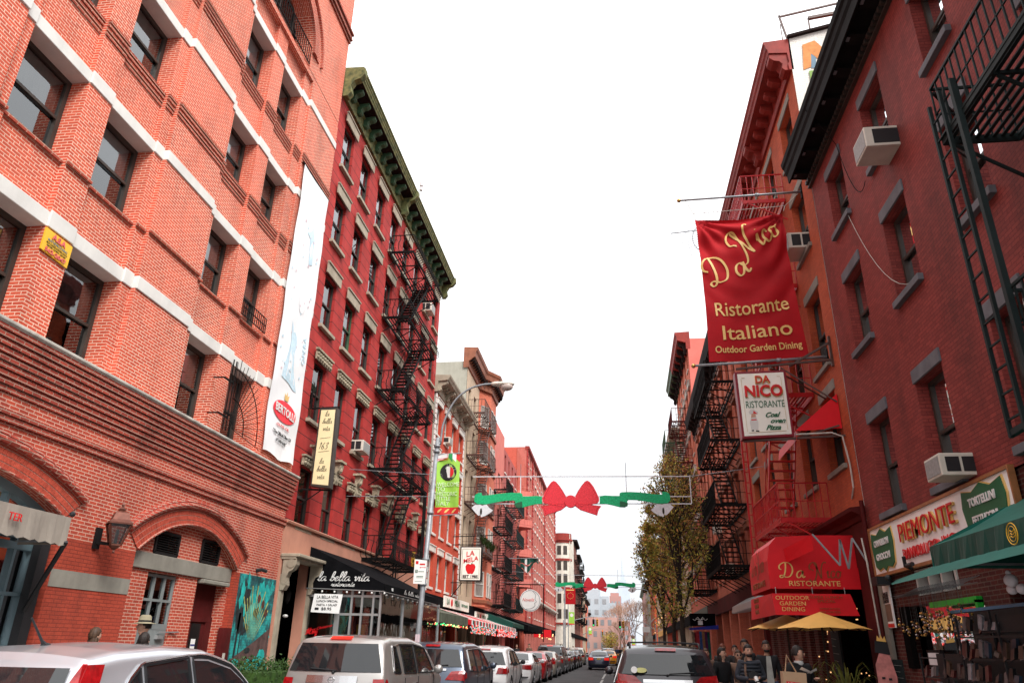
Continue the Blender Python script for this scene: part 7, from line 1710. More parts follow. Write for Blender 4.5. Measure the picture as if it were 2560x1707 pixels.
for k in range(9):
    x, y = 4.45 + .2 * (k % 5), 43.6 + .5 * k; t = thing('hanging_scarf', 'coloured cloth hung outside the gift shop', 'clothing', (x, y, 1.5), group='clothes hung outside the gift shop')
    v = MB(); v.hexa([(x, y, .9), (x + .16, y, .9), (x + .16, y + .06, .9), (x, y + .06, .9), (x, y, 2.55), (x + .15, y, 2.55), (x + .15, y + .05, 2.55), (x, y + .05, 2.55)]); v.build('cloth', cl[k % 6], t)
lights('orange glow of lamps under the awnings beside the street trees', 84, 113, .6, 5.6, 40, 2.2, F=Fac(6.2, -1), mats=('bulb', 'umbrella'), r=.08)
lights('warm lamps under the red shop canopies by the far left corner', 92, 118, 1.0, 3.4, 18, .8, mats=('bulb', 'bulb'), r=.11)
t = thing('red_shop_canopy', 'red shop canopy standing out near the far left corner', 'canopy', (-9, 105, 2.6)); v = MB(); v.box(-10, -7.8, 99, 99.4, 2.7, 3.6); v.build('canopy', M['awnred'], t)

# ================================================================ trees and hedge
def leaves(v, c, r, n, size, rr, mats=3, wts=(.45, .35, .2)):
    for _ in range(n):
        d = Vector((rr.gauss(0, 1), rr.gauss(0, 1), rr.gauss(0, 1))); d.normalize()
        p = c + d * r * rr.random() ** .5
        a = Vector((rr.gauss(0, 1), rr.gauss(0, 1), rr.gauss(0, 1) - .4)).normalized() * size * rr.uniform(.6, 1.3)
        b = a.cross(Vector((rr.gauss(0, 1), rr.gauss(0, 1), rr.gauss(0, 1)))).normalized() * a.length * .42
        q = rr.random(); mi = 0 if q < wts[0] else 1 if q < wts[0] + wts[1] else 2
        v.poly([p - a, p - a * .1 + b, p + a, p - a * .1 - b], mi)
def tree(label, x, y, trunk_h, top, rx, ry, seed, nleaf=9000, size=.06, group='street trees on the right pavement', lean=0, low=2.9, left_spray=0):
    rr = random.Random(seed); t = thing('street_tree', label, 'tree', (x, y, .05), group=group)
    tr = MB(); br = MB(); tips = []
    tr.tube([(x, y, .0), (x + .02, y, 1.0), (x - .03 + lean * .3, y, 2.2), (x + lean * .5, y, trunk_h)], [.14, .11, .10, .09], 8)
    zc, hh = (low + top) / 2, (top - low) / 2
    def grow(p, d, ln, r, dep):
        n = 4; pts = [p]
        for i in range(n):
            if abs(p.x - x) > rx * .9 * max(.35, 1 - ((p.z - zc) / hh) ** 2) or p.z > top - .4: break
            d = (d + Vector((rr.gauss(0, .13), rr.gauss(0, .13), rr.gauss(.03, .08)))).normalized(); p = p + d * ln / n; pts.append(p)
            if dep > 0 and i > 0:
                for _ in range(2 if dep > 1 else 3):
                    s_ = Vector((rr.gauss(0, 1), rr.gauss(0, 1), rr.uniform(-.1, .9))).normalized(); grow(p, (d * .8 + s_ * .75).normalized(), ln * rr.uniform(.38, .6), r * .45, dep - 1)
            if dep <= 1: tips.append(p)
        if len(pts) > 1: br.tube(pts, [r * (1 - .16 * i) for i in range(len(pts))], 5 if r > .02 else 3, cap=False)
    base = Vector((x + lean * .5, y, trunk_h - .4))
    for k in range(8):
        a = 2 * PI * k / 8 + rr.random(); zf = k / 7
        dd = Vector((math.cos(a) * rx * .55, math.sin(a) * ry * .55, (top - trunk_h) * (.45 + .3 * zf)))
        grow(base + Vector((0, 0, .25 * k)), dd.normalized(), dd.length * .9, .055, 2)
    grow(base, Vector((0, 0, 1)), (top - trunk_h) * .95, .08, 2)
    if left_spray:
        for k in range(5): grow(Vector((x - .5, y, trunk_h + 1.2 + k * .8)), Vector((-1, .1, .25)).normalized(), left_spray * rr.uniform(.7, 1), .03, 2)
    tr.build('trunk', M['bark'], t); br.build('branches', M['bark'], t)
    cr = MB(); cl = []
    for p in tips:
        if rr.random() > .10: cl.append(p)
    zc, hh = (low + top) / 2, (top - low) / 2
    for _ in range(int(len(tips) * .55)):
        f = rr.uniform(-1, 1); w_ = math.sqrt(max(.04, 1 - f * f)) * (.85 + .25 * math.sin(f * 9 + seed)); a = rr.random() * 2 * PI; q = rr.random() ** .45
        cl.append(Vector((x + rx * w_ * q * math.cos(a) - .15, y + ry * w_ * q * math.sin(a), zc + hh * f)))
    per = max(2, nleaf // len(cl))
    for p in cl:
        hz = (p.z - low) / (top - low)
        leaves(cr, p, rr.uniform(.14, .34), int(per * rr.choice([.1, .5, .9, 1.6])), size, rr, wts=(.42, .38 if hz > .5 else .28, .3))
    cr.build('crown', [M['leafA'], M['leafB'], M['leafC']], t)
    return len(tips)
tree('nearest street tree with a tall sparse olive and brown crown on the right kerb', 2.85, 33, 3.2, 9.7, 1.45, 1.5, 4, 14000, .066, left_spray=.9)
tree('second street tree on the right kerb, just behind the nearest one', 3.1, 41, 3.0, 9.8, 1.7, 1.8, 8, 8500, .085, left_spray=.8)
tree('third and farthest street tree on the right kerb', 3.3, 52, 2.9, 10.5, 1.8, 2.0, 15, 6000, .10)
t = thing('hedge', 'low clipped green hedge by the mural behind the silver cars', 'hedge', (-8.6, 19, .05))
v = MB(); rr = random.Random(6)
for i in range(5200):
    p = Vector((-8.9 + rr.uniform(-.75, .75), 19.0 + rr.uniform(-.9, 1.6), .2 + .95 * rr.random())) + Vector((rr.gauss(0, .05), rr.gauss(0, .05), rr.gauss(0, .06)))
    leaves(v, p, .04, 1, .04, rr)
v.build('foliage', [M['hedge'], M['hedge'], M['hedge']], t)
v = MB(); v.box(-9.6, -8.2, 18.2, 20.5, .05, .9); v.build('hedge_core', M['hedge'], t)
v = MB(); v.box(-9.7, -8.1, 18.1, 20.6, .05, .25); v.build('planter', M['plastic'], t)

def bare_tree(label, x, y, h, w_, seed):
    rr = random.Random(seed); t = thing('bare_tree', label, 'tree', (x, y, 0), group='bare winter trees at the end of the street')
    tr = MB(); tr.tube([(x, y, 0), (x, y, h * .3)], [.3, .2], 6); tr.build('trunk', M['twig'], t)
    v = MB()
    def g(p, d, ln, r, k):
        q = p + d * ln; v.bar(p, q, r)
        if k:
            for _ in range(3): g(q, (d + Vector((rr.gauss(0, .5) * w_, rr.gauss(0, .5), rr.gauss(.1, .3)))).normalized(), ln * .7, r * .62, k - 1)
    for k in range(3): g(Vector((x, y, h * .22)), Vector((rr.gauss(0, .3), 0, 1)).normalized(), h * .22, .16, 5)
    v.build('twigs', M['twig'], t)
for i, (x, y, h) in enumerate(((1.8, 215, 15), (4.6, 200, 16), (7, 190, 15), (3.2, 240, 16), (5.8, 230, 17), (2.3, 180, 9))): bare_tree(('bare pinkish winter tree at the end of the street, ' + ('leftmost', 'behind the right signal', 'rightmost', 'tallest middle one', 'second from the right', 'shortest and nearest')[i]), x, y, h, .8, i)
rr = random.Random(77); t = thing('round_bush_tree', 'small rounded brownish green tree in the road end beyond the crossing', 'tree', (-.7, 160, 0))
v = MB(); v.tube([(-.7, 160, 0), (-.7, 160, 2)], .12, 6); v.build('trunk', M['bark'], t)
v = MB(); leaves(v, Vector((-.7, 160, 2.9)), 1.9, 1600, .16, rr); v.build('crown', [M['leafA'], M['leafB'], M['leafC']], t)

# ================================================================ skyline
def far_block(name, label, boxes, mt_, wins=True, ws=(2.2, 3.2)):
    t = thing(name, label, 'building', boxes[0][:1] + (boxes[0][2], 0))
    v = MB()
    for b in boxes: v.box(*b)
    v.build('wall', M[mt_], t)
    if wins:
        v = MB()
        for (x0, x1, y0, y1, z0, z1) in boxes:
            z = z0 + 1.5
            while z < z1 - 2:
                x = x0 + .8
                while x < x1 - 1: v.poly([(x, y0 - .05, z), (x + ws[0] * .5, y0 - .05, z), (x + ws[0] * .5, y0 - .05, z + 1.6), (x, y0 - .05, z + 1.6)]); x += ws[0]
                z += ws[1]
        v.build('windows', M['galv'], t)['kind'] = 'stuff'  # pale window colour stands in for haze over the far walls
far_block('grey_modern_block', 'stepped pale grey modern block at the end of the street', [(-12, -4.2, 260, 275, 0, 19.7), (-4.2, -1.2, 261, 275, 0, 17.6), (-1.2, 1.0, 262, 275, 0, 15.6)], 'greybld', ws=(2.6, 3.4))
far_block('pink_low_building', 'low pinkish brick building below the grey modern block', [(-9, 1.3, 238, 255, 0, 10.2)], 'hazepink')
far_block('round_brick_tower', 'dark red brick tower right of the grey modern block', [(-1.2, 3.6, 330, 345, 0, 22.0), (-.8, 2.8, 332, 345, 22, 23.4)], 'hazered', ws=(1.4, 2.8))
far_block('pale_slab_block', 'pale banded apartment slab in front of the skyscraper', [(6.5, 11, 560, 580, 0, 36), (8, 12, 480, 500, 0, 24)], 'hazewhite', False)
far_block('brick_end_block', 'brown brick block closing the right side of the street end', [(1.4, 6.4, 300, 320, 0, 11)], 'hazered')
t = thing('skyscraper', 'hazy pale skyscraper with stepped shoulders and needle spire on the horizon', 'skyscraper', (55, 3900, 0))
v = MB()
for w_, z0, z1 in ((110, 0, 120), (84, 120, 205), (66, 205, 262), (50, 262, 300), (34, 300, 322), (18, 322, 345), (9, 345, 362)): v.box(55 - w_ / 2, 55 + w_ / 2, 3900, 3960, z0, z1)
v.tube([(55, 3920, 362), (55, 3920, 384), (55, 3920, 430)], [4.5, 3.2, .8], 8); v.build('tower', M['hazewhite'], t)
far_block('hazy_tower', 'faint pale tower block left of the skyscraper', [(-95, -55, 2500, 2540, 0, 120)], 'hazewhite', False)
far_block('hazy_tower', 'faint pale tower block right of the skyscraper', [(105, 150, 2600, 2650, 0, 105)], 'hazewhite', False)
# ================================================================ vehicles
def interp(P, t):
    for (a, b), (c, d) in zip(P, P[1:]):
        if t <= c: return b + (d - b) * (0 if c == a else max(0, t - a) / (c - a))
    return P[-1][1]
def car_paint(name, c, metal=.35):
    m = N(name); f = m.ramp(m.noise(1.2, 3), [(.3, 0), (.7, 1)])
    m.set(Base_Color=m.mix(f, tuple(x * .9 for x in c), tuple(min(1, x * 1.08) for x in c)), Metallic=metal, Roughness=.32, Coat_Weight=.8, Coat_Roughness=.04)
    return m.mat
TYPES = {
 # top: silhouette (y, z) rear to front. roof width factor, belt z etc. heights above ground
 'boxy': dict(L=4.85, W=1.98, H=1.82, top=[(0, .50), (.03, .62), (.06, 1.02), (.12, 1.20), (.30, 1.68), (.42, 1.76), (.9, 1.81), (2.2, 1.82), (3.0, 1.74), (3.35, 1.62), (3.95, 1.18), (4.2, 1.12), (4.65, 1.02), (4.80, .85), (4.85, .5)], belt=1.12, gz=(1.04, 1.16), ry=(1.23, 1.69), roofw=.80, wheels=(.95, 3.75), wr=.36,
              sw=[[(.62, 1.22), (1.08, 1.20), (1.02, 1.64), (.78, 1.64)], [(1.32, 1.20), (2.18, 1.18), (2.18, 1.68), (1.30, 1.68)], [(2.28, 1.18), (3.55, 1.16), (3.08, 1.62), (2.28, 1.68)]], light=[(.74, 1.12), (.74, .72), (.93, .72), (.95, 1.12)]),
 'van': dict(L=5.1, W=2.0, H=1.76, top=[(0, .48), (.03, .60), (.08, 1.0), (.16, 1.12), (.42, 1.61), (.55, 1.70), (1.1, 1.75), (2.4, 1.76), (3.1, 1.69), (3.4, 1.58), (4.1, 1.14), (4.45, 1.05), (4.9, .9), (5.05, .7), (5.1, .45)], belt=1.05, gz=(1.07, 1.12), ry=(1.17, 1.59), roofw=.78, wheels=(1.05, 4.05), wr=.35,
              sw=[[(.78, 1.06), (1.7, 1.03), (1.7, 1.58), (.95, 1.56)], [(1.8, 1.03), (2.7, 1.02), (2.7, 1.59), (1.8, 1.59)], [(2.8, 1.02), (3.75, 1.05), (3.2, 1.50), (2.8, 1.58)]], light=[(.60, 1.06), (.45, .86), (.97, .84), (.96, 1.09)]),
 'suv': dict(L=4.6, W=1.86, H=1.69, top=[(0, .50), (.03, .62), (.07, .98), (.16, 1.08), (.46, 1.50), (.56, 1.60), (1.0, 1.66), (1.9, 1.69), (2.6, 1.63), (2.95, 1.52), (3.6, 1.12), (3.9, 1.05), (4.35, .95), (4.53, .78), (4.6, .45)], belt=1.04, rg=(.2, .44), ry=(1.08, 1.49), roofw=.76, wheels=(.85, 3.6), wr=.35,
              sw=[[(.72, 1.10), (1.22, 1.07), (1.30, 1.50), (1.05, 1.42)], [(1.34, 1.07), (2.08, 1.05), (2.08, 1.54), (1.38, 1.52)], [(2.18, 1.05), (3.25, 1.07), (2.72, 1.49), (2.18, 1.54)]], light=[(.60, .98), (.52, .78), (.93, .78), (.93, 1.02)]),
 'crv': dict(L=4.55, W=1.84, H=1.63, top=[(0, .50), (.03, .62), (.06, .92), (.16, 1.08), (.50, 1.48), (.58, 1.55), (1.0, 1.60), (1.7, 1.63), (2.4, 1.61), (2.85, 1.52), (3.6, 1.10), (3.95, 1.02), (4.35, .90), (4.5, .72), (4.55, .45)], belt=1.05, rg=(.18, .47), ry=(1.05, 1.47), roofw=.80, wheels=(.85, 3.5), wr=.34,
              sw=[[(.80, 1.10), (1.22, 1.05), (1.24, 1.46), (1.08, 1.36)], [(1.29, 1.05), (2.04, 1.03), (2.04, 1.535), (1.31, 1.48)], [(2.11, 1.03), (3.42, 1.04), (2.72, 1.60), (2.11, 1.535)]], light=[(.62, 1.54), (.80, 1.54), (.92, .95), (.74, .95)]),
 'sedan': dict(L=4.75, W=1.82, H=1.45, top=[(0, .42), (.04, .60), (.08, .92), (.16, 1.02), (.75, 1.06), (.9, 1.10), (1.35, 1.34), (1.6, 1.41), (2.2, 1.45), (2.8, 1.38), (3.05, 1.30), (3.6, .98), (3.9, .92), (4.5, .80), (4.68, .65), (4.75, .40)], belt=.97, rg=(.92, 1.38), ry=(1.10, 1.35), roofw=.72, wheels=(.95, 3.75), wr=.33,
              sw=[[(1.15, 1.02), (2.0, .98), (2.0, 1.34), (1.55, 1.32)], [(2.1, .98), (3.25, .99), (2.8, 1.28), (2.1, 1.345)]], light=[(.50, .94), (.50, .76), (.93, .74), (.93, .96)]),
}
TYPES['mpv'] = dict(TYPES['van'], ry=(1.25, 1.60), belt=1.12, gz=(1.10, 1.16), light=[(.62, 1.22), (.40, 1.02), (.97, 1.0), (.96, 1.26)], H=1.74, L=5.1)
def make_car(kind, paint, name='parked_car', rails=False, tail='tail', third=True, plate=True, chrome=True, wiper=True, antenna=False, badge='H', spoiler=True, small=False, crv=False):
    T = TYPES[kind]; Lc, W, H = T['L'], T['W'] / 2, T['H']; top = T['top']
    t = bpy.data.objects.new(name, None); COL.objects.link(t); t.empty_display_size = .3
    zt = lambda y: interp(top, y)
    belt = T['belt']
    def width(y, z):
        w = W * (.90 + .10 * min(1, (z - .2) / .35)) if z < .55 else W
        if z > belt: w = W * (1 - (1 - T['roofw']) * ((z - belt) / (H - belt)) ** 1.15) - .02
        w *= 1 - .10 * max(0, 1 - y / .55) ** 2 - .14 * max(0, 1 - (Lc - y) / .8) ** 2
        return w
    def bend(x, y):
        f = (abs(x) / W) ** 3
        if y < .9: y += .16 * f * (1 - y / .9)
        if y > Lc - .9: y -= .22 * f * (1 - (Lc - y) / .9)
        return y
    def SP(x, y, z): return (x, bend(x, y), z)
    ys = sorted(set([p[0] for p in top] + [i * Lc / 40 for i in range(41)] + [w + T['wr'] * 1.12 * math.cos(R(q)) for w in T['wheels'] for q in range(0, 181, 15)]))
    def zb(y):
        b = .20
        for w in T['wheels']:
            r = T['wr'] * 1.12; dy = abs(y - w)
            if dy < r: b = max(b, T['wr'] + math.sqrt(r * r - dy * dy))
        return b
    nk = 9; npr = 6; mb = MB(); rowsN = []
    for y in ys:
        z1 = zt(y); b = min(zb(y), z1 - .02); rc = min(.13 if z1 > belt + .1 else .07, (z1 - b) * .4)
        pts = []
        for k in range(nk + 1): z = b + (z1 - rc - b) * k / nk; pts.append((width(y, z), z))
        we = width(y, z1 - rc)
        for k in range(1, npr + 1): q = R(90 * k / npr); pts.append((we - rc * 1.1 * (1 - math.cos(q)), z1 - rc + rc * math.sin(q)))
        inner = pts[-1][0]; crown = .035 if z1 > belt + .2 else .02
        for k in range(1, 5): f = 1 - k / 4; pts.append((inner * f, z1 + crown * (1 - f * f)))
        row = [SP(-x, y, z) for x, z in pts] + [SP(x, y, z) for x, z in reversed(pts[:-1])]
        rowsN.append(len(mb.v)); mb.v += row; m_ = len(row)
    for a, b in zip(rowsN, rowsN[1:]):
        for k in range(m_ - 1): mb.f.append((a + k, b + k, b + k + 1, a + k + 1)); mb.m.append(0)
    mb.f.append(tuple(rowsN[0] + k for k in range(m_))); mb.m.append(0); mb.f.append(tuple(rowsN[-1] + k for k in range(m_))[::-1]); mb.m.append(0)
    body = mb.build('body', paint, t, smooth=True, world=False)
    def off(x, y, z, o, nrm): return (x + nrm[0] * o, y + nrm[1] * o, z + nrm[2] * o)
    def side_panel(name, poly, mt_, o=.006, par=None, both=True, inset=0, n=8):
        # grid fill of a quad polygon (y,z) with 4 corners, pressed on the side surface
        par = par or t
        for s_ in ((-1, 1) if both else (both,)):
            v = MB(); q = [Vector(p) for p in poly]
            P = lambda a, b: (q[0].lerp(q[1], a)).lerp(q[3].lerp(q[2], a), b)
            for i in range(n):
                for j in range(4):
                    c = []
                    for (a, b) in ((i / n, j / 4), ((i + 1) / n, j / 4), ((i + 1) / n, (j + 1) / 4), (i / n, (j + 1) / 4)):
                        p = P(a, b); p.y = min(p.y, zt(p.x) - .075); x = width(p[0], p[1]) + o; c.append((s_ * x, bend(x, p[0]), p[1]))
                    v.poly(c if s_ > 0 else c[::-1])
            yield v.build(name, mt_, par, smooth=True, world=False)
    def ends_y(z, rear=True):
        P = top if rear else [(Lc - a, b) for a, b in reversed(top)]
        for (a, b), (c, d) in zip(P, P[1:]):
            if b <= z <= d: return a + (c - a) * ((z - b) / (d - b) if d > b else 0)
            if d < z and c > Lc * .45: break
        return None
    def rear_panel(name, poly, mt_, o=.008, rear=True, mirror=False, par=None, n=8, m=6):
        out = []
        for s_ in ((1, -1) if mirror else (1,)):
            v = MB(); q = [Vector(p) for p in poly]
            P = lambda a, b: (q[0].lerp(q[1], a)).lerp(q[3].lerp(q[2], a), b)
            for i in range(n):
                for j in range(m):
                    c = []
                    for (a, b) in ((i / n, j / m), ((i + 1) / n, j / m), ((i + 1) / n, (j + 1) / m), (i / n, (j + 1) / m)):
                        p = P(a, b); x = p[0] * s_; y = ends_y(p[1] - (.035 if p[1] > belt + .03 else .0) * (1 - min(1, abs(x) / (W * .8)) ** 2), rear) or 0
                        if abs(x) > width(y if rear else Lc - y, p[1]) + .012: x = math.copysign(width(y if rear else Lc - y, p[1]) + .012, x)
                        yy = bend(x, y if rear else Lc - y); c.append((x, yy + (-o if rear else o), p[1] + o * .4))
                    v.poly(c)
            out.append(v.build(name, mt_, par or t, smooth=True, world=False))
        return out
    # windows
    for pl in T['sw']:
        for o_ in side_panel('side_window', pl, M['glassc'], .005): pass
        if chrome and not small:
            for s_ in (-1, 1):
                v = MB()
                q = pl + [pl[0]]
                for (a, b) in zip(q, q[1:]):
                    pp = [Vector(a).lerp(Vector(b), k / 6) for k in range(7)]
                    for p in pp: p.y = min(p.y, zt(p.x) - .075)
                    pp = [(s_ * (width(*p) + .008), bend(width(*p), p[0]), p[1]) for p in pp]
                    for pa, pb in zip(pp, pp[1:]): v.bar(pa, pb, .018)
                v.build('window_trim', M['plastic'], t, world=False)
    if chrome and not small:
        for s_ in (-1, 1):
            up = [T['sw'][0][3], T['sw'][0][2]] + [p for s2 in T['sw'][1:] for p in (s2[3], s2[2])]; v = MB()
            pts = [T['sw'][0][0]] + up + [T['sw'][-1][1]]; pts = [tuple(Vector(a).lerp(Vector(b), k / 5)) for a, b in zip(pts, pts[1:]) for k in range(5)] + [pts[-1]]; pts = [(a, min(z, zt(a) - .075)) for a, z in pts]
            v.tube([(s_ * (width(a, z + .025) + .01), bend(W, a), z + .025) for a, z in pts], .012, 5); v.build('chrome_trim', M['chrome'], t, world=False)
    if not small:
        gaps = [(a[1][0] + b[0][0]) / 2 for a, b in zip(T['sw'], T['sw'][1:])][-1:] + [T['sw'][-2][0][0] - .04, T['sw'][-1][1][0] - .08]
        for s_ in (-1, 1):
            v = MB()
            for g in gaps:
                pp = [(s_ * (width(g, z) + .004), bend(width(g, z), g), z) for z in (.36, .5, .65, .8, .95, belt)]
                for a, b in zip(pp, pp[1:]): v.bar(a, b, .010)
            pp = [(s_ * (width(y, .62) + .004), bend(width(y, .62), y), .62) for y in [T['sw'][0][0][0] + .3 * k for k in range(8)]]
            v.build('door_seam', M['plastic'], t, world=False)
            for g in gaps[:2]:
                v = MB(); v.bar((s_ * (width(g, .9) + .02), g - .28, belt - .12), (s_ * (width(g, .9) + .02), g - .10, belt - .12), .022, .03); v.build('door_handle', M['chrome'], t, world=False)
    z0, z1 = T['ry']; sed = kind == 'sedan'
    if sed:
        v = MB(); n = 8
        for s3, (ya, yb, wa, wb) in (('rear', (.92, 1.46, .64, .55)), ('front', (3.55, 2.9, .68, .58))):
            v = MB()
            for i in range(n):
                for j in range(6):
                    c = []
                    for a, b in ((i, j), (i + 1, j), (i + 1, j + 1), (i, j + 1)):
                        f = j / 6 if b == j else (j + 1) / 6; y = ya + (yb - ya) * f; w_ = wa + (wb - wa) * f; x = -w_ + 2 * w_ * a / n
                        zz = zt(y); inner = width(y, zz - .1) - .1; c.append((x, y, zz + .035 * (1 - min(1, (abs(x) / max(.1, inner))) ** 2) + .012))
                    v.poly(c)
            v.build(s3 + '_window', M['glassc'], t, smooth=True, world=False)
    else:
        wl, wh = W * .86, W * T['roofw'] * .90
        rear_panel('rear_window', [(-wl, z0), (wl, z0), (wh, z1), (-wh, z1)], M['glassc'], .012, n=12, m=8)
        v = MB(); ya, yb = [p[0] for p in top if p[1] < 1.2 and p[0] > 3][0], 0
        n = 8; f0 = [p for p in top if p[0] > 2.8]
        for i in range(n):
            for j in range(6):
                c = []
                for a, b in ((i, j), (i + 1, j), (i + 1, j + 1), (i, j + 1)):
                    y = f0[0][0] + .2 + (ya - .05 - f0[0][0] - .2) * b / 6; w_ = W * (T['roofw'] * .9 + (.86 - T['roofw'] * .9) * b / 6); x = -w_ + 2 * w_ * a / n
                    c.append((x, bend(x, y), zt(y) + .035 * (1 - (abs(x) / W) ** 2) + .016))
                v.poly(c)
        v.build('windscreen', M['glassc'], t, smooth=True, world=False)
    # tail lamps
    lg = T['light']; rear_panel('tail_light', [(lg[1][0] * W, lg[1][1]), (lg[2][0] * W * 1.06, lg[2][1]), (lg[3][0] * W * 1.06, lg[3][1]), (lg[0][0] * W, lg[0][1])] if kind != 'crv' else [(.78 * W, .92), (1.04 * W, .92), (.94 * W, 1.50), (.80 * W, 1.50)], M[tail], .016, mirror=True, n=4, m=6)
    if kind == 'crv':
        for s_ in (-1, 1):
            v = MB(); q = [Vector(p) for p in ((.10, .90), (.34, .95), (.74, 1.50), (.44, 1.50))]
            for i in range(3):
                for j in range(6):
                    P = lambda a, b: (q[0].lerp(q[1], a)).lerp(q[3].lerp(q[2], a), b)
                    c = []
                    for (a, b) in ((i / 3, j / 6), ((i + 1) / 3, j / 6), ((i + 1) / 3, (j + 1) / 6), (i / 3, (j + 1) / 6)):
                        p = P(a, b); x = width(p[0], p[1]) + .014; c.append((s_ * x, bend(x, p[0]), p[1]))
                    v.poly(c, 1 if i == 2 and j < 3 else 0)
            v.build('side_tail_light', [M[tail], M['tailclear']], t, smooth=True, world=False)
    elif not small:
        z_a, z_b = (lg[1][1], lg[0][1])
        for s_ in side_panel('side_tail_light', [(.04, z_a + .02), (.26, z_a + .05), (.20, z_b), (.04, z_b)], M[tail], .010, n=3): pass
    rear_panel('bumper', [(-.8 * W, .42), (.8 * W, .42), (.8 * W, .46), (-.8 * W, .46)], M['plastic'], .02, n=8, m=1)
    if plate: rear_panel('number_plate', [(-.16, .70 if not sed else .78), (.16, .70 if not sed else .78), (.16, .84 if not sed else .92), (-.16, .84 if not sed else .92)], M['plate'], .02, n=1, m=1)
    if chrome: g0, g1 = T.get('gz', (.94, .965) if sed else (.89, .96)); rear_panel('chrome_garnish', [(-.46, g0), (.46, g0), (.46, g1), (-.46, g1)], M['chrome'], .03, n=6, m=1)
    if badge and not small:
        bz = sum(T.get('gz', (.9, .96))) / 2
        v = MB(); y = (ends_y(bz) or 0) - .045
        if badge == 'H':
            for s_ in (-1, 1): v.bar((s_ * .03, y, bz - .035), (s_ * .038, y, bz + .035), .012)
            v.bar((-.03, y, bz), (.03, y, bz), .012); v.tube([(.058 * math.cos(2 * PI * i / 16), y, bz + .05 * math.sin(2 * PI * i / 16)) for i in range(17)], .006, 5)
        else: v.tube([(.05 * math.cos(2 * PI * i / 16), y, bz + .045 * math.sin(2 * PI * i / 16)) for i in range(17)], .012, 6)
        v.build('badge', M['chrome'], t, world=False)
    if not sed:
        zr = T['ry'][1] + .06
        if third: rear_panel('brake_light', [(-.2, zr), (.2, zr), (.2, zr + .05), (-.2, zr + .05)], M['taillit'] if kind == 'boxy' else M['tail'], .03, n=4, m=1)
        if wiper:
            v = MB(); yw = (ends_y(z0 + .03) or 0) - .03; v.tube([(.0, yw, z0 - .01), (.06, yw - .01, z0 + .02), (-.42 if kind == 'boxy' else .5, yw + .01, z0 + .05)], .013, 6); v.ball((0, yw, z0 - .01), .03, 8); v.build('rear_wiper', M['plastic'], t, world=False)
    # wheels, mirrors, arches
    for wy in T['wheels']:
        for s_ in (-1, 1):
            xo = s_ * (W - .01); v = MB(); r = T['wr']; prof = [(r * .62, 0), (r * .9, -.0), (r, -.03), (r, -.19), (r * .9, -.22)]
            n = 20; base = len(v.v)
            for (rr_, dx) in prof:
                for k in range(n): q = 2 * PI * k / n; v.v.append((xo + s_ * dx, wy + rr_ * math.cos(q), r + rr_ * math.sin(q)))
            for i in range(len(prof) - 1):
                for k in range(n): a, b = base + i * n + k, base + i * n + (k + 1) % n; v.f.append((a, b, b + n, a + n)); v.m.append(0)
            w_ = v.build('wheel', M['tyre'], t, smooth=True, world=False)
            v = MB(); v.prism([(r * .64 * math.cos(2 * PI * k / 16), r * .64 * math.sin(2 * PI * k / 16)) for k in range(16)], lambda a, b, d: (xo - s_ * .04 + s_ * d, wy + a, r + b), 0, -.02, 1)
            for k in range(5): q = 2 * PI * k / 5; v.bar((xo - s_ * .01, wy, r), (xo - s_ * .005, wy + r * .6 * math.cos(q), r + r * .6 * math.sin(q)), .06, .03, 0)
            v.build('rim', [M['rim'], M['plastic']], w_, world=False)
    fy = T['sw'][-1][1][0]
    for s_ in (-1, 1):
        v = MB(); v.ball((s_ * (W + .12), fy - .15, belt + .10), .12, 10, None, (.85, .6, .75)); v.bar((s_ * (W - .05), fy - .12, belt + .05), (s_ * (W + .08), fy - .15, belt + .07), .05); v.build('wing_mirror', paint if kind != 'suv' else M['plastic'], t, smooth=True, world=False)
    v = MB(); v.box(-W * .85, W * .85, .15, Lc - .2, .16, .34); v.build('underbody', M['plastic'], t, world=False)
    rear_panel('headlight', [(.55 * W, .62), (.95 * W, .62), (.95 * W, .76), (.6 * W, .76)], M['tailclear'], .012, rear=False, mirror=True, n=3, m=2)
    if rails:
        for s_ in (-1, 1):
            x = s_ * W * T['roofw'] * .87; v = MB(); z = H + .07
            v.tube([(x, .62, H - .05), (x, .75, z - .01), (x, 1.5, z + .01), (x, 2.6, z - .01), (x, 2.85, H - .07)], .022, 6); v.build('roof_rail', M['plastic'], t, smooth=True, world=False)
        v = MB(); v.tube([(-W * T['roofw'] * .87, .85, H + .075), (0, .85, H + .09), (W * T['roofw'] * .87, .85, H + .075)], .018, 6); v.build('roof_bar', M['plastic'], t, world=False)
    if antenna:
        v = MB(); v.tube([(0, 1.0, H - .01), (0, .94, H + .04), (-.02, .78, H + .22)], [.03, .012, .008], 6); v.ball((0, 1.0, H), .05, 8, None, (.6, 1.2, .5)); v.build('aerial', M['plastic'], t, world=False)
    return t
m = N('dark_car_glass'); m.set(Base_Color=(.012, .014, .016), Roughness=.03); m.b.inputs['Specular IOR Level'].default_value = .75; M['glassc'] = m.mat
M['plate'] = mat('yellow_number_plate', (.55, .42, .12), .5)
P_ = {k: car_paint(k + '_car_paint', c, mt_) for k, c, mt_ in (('silver', (.52, .54, .58), .55), ('warm_silver', (.42, .40, .38), .5), ('slate', (.06, .08, .12), .5), ('white', (.72, .72, .72), 0), ('red', (.38, .008, .012), .2), ('champagne', (.36, .33, .28), .5), ('graphite', (.10, .105, .11), .5), ('black', (.012, .012, .016), .2), ('navy', (.012, .018, .05), .3), ('taxi', (.78, .33, .01), 0), ('darkbrown', (.05, .035, .032), .5), ('navybrown', (.030, .026, .032), .4))}
def place(t, label, cat, x_right, y, group=None, rz=0):
    W = 0
    t.location = (x_right, y, -.1); t.rotation_euler = (0, 0, rz); prop(t, label, cat, group); return t
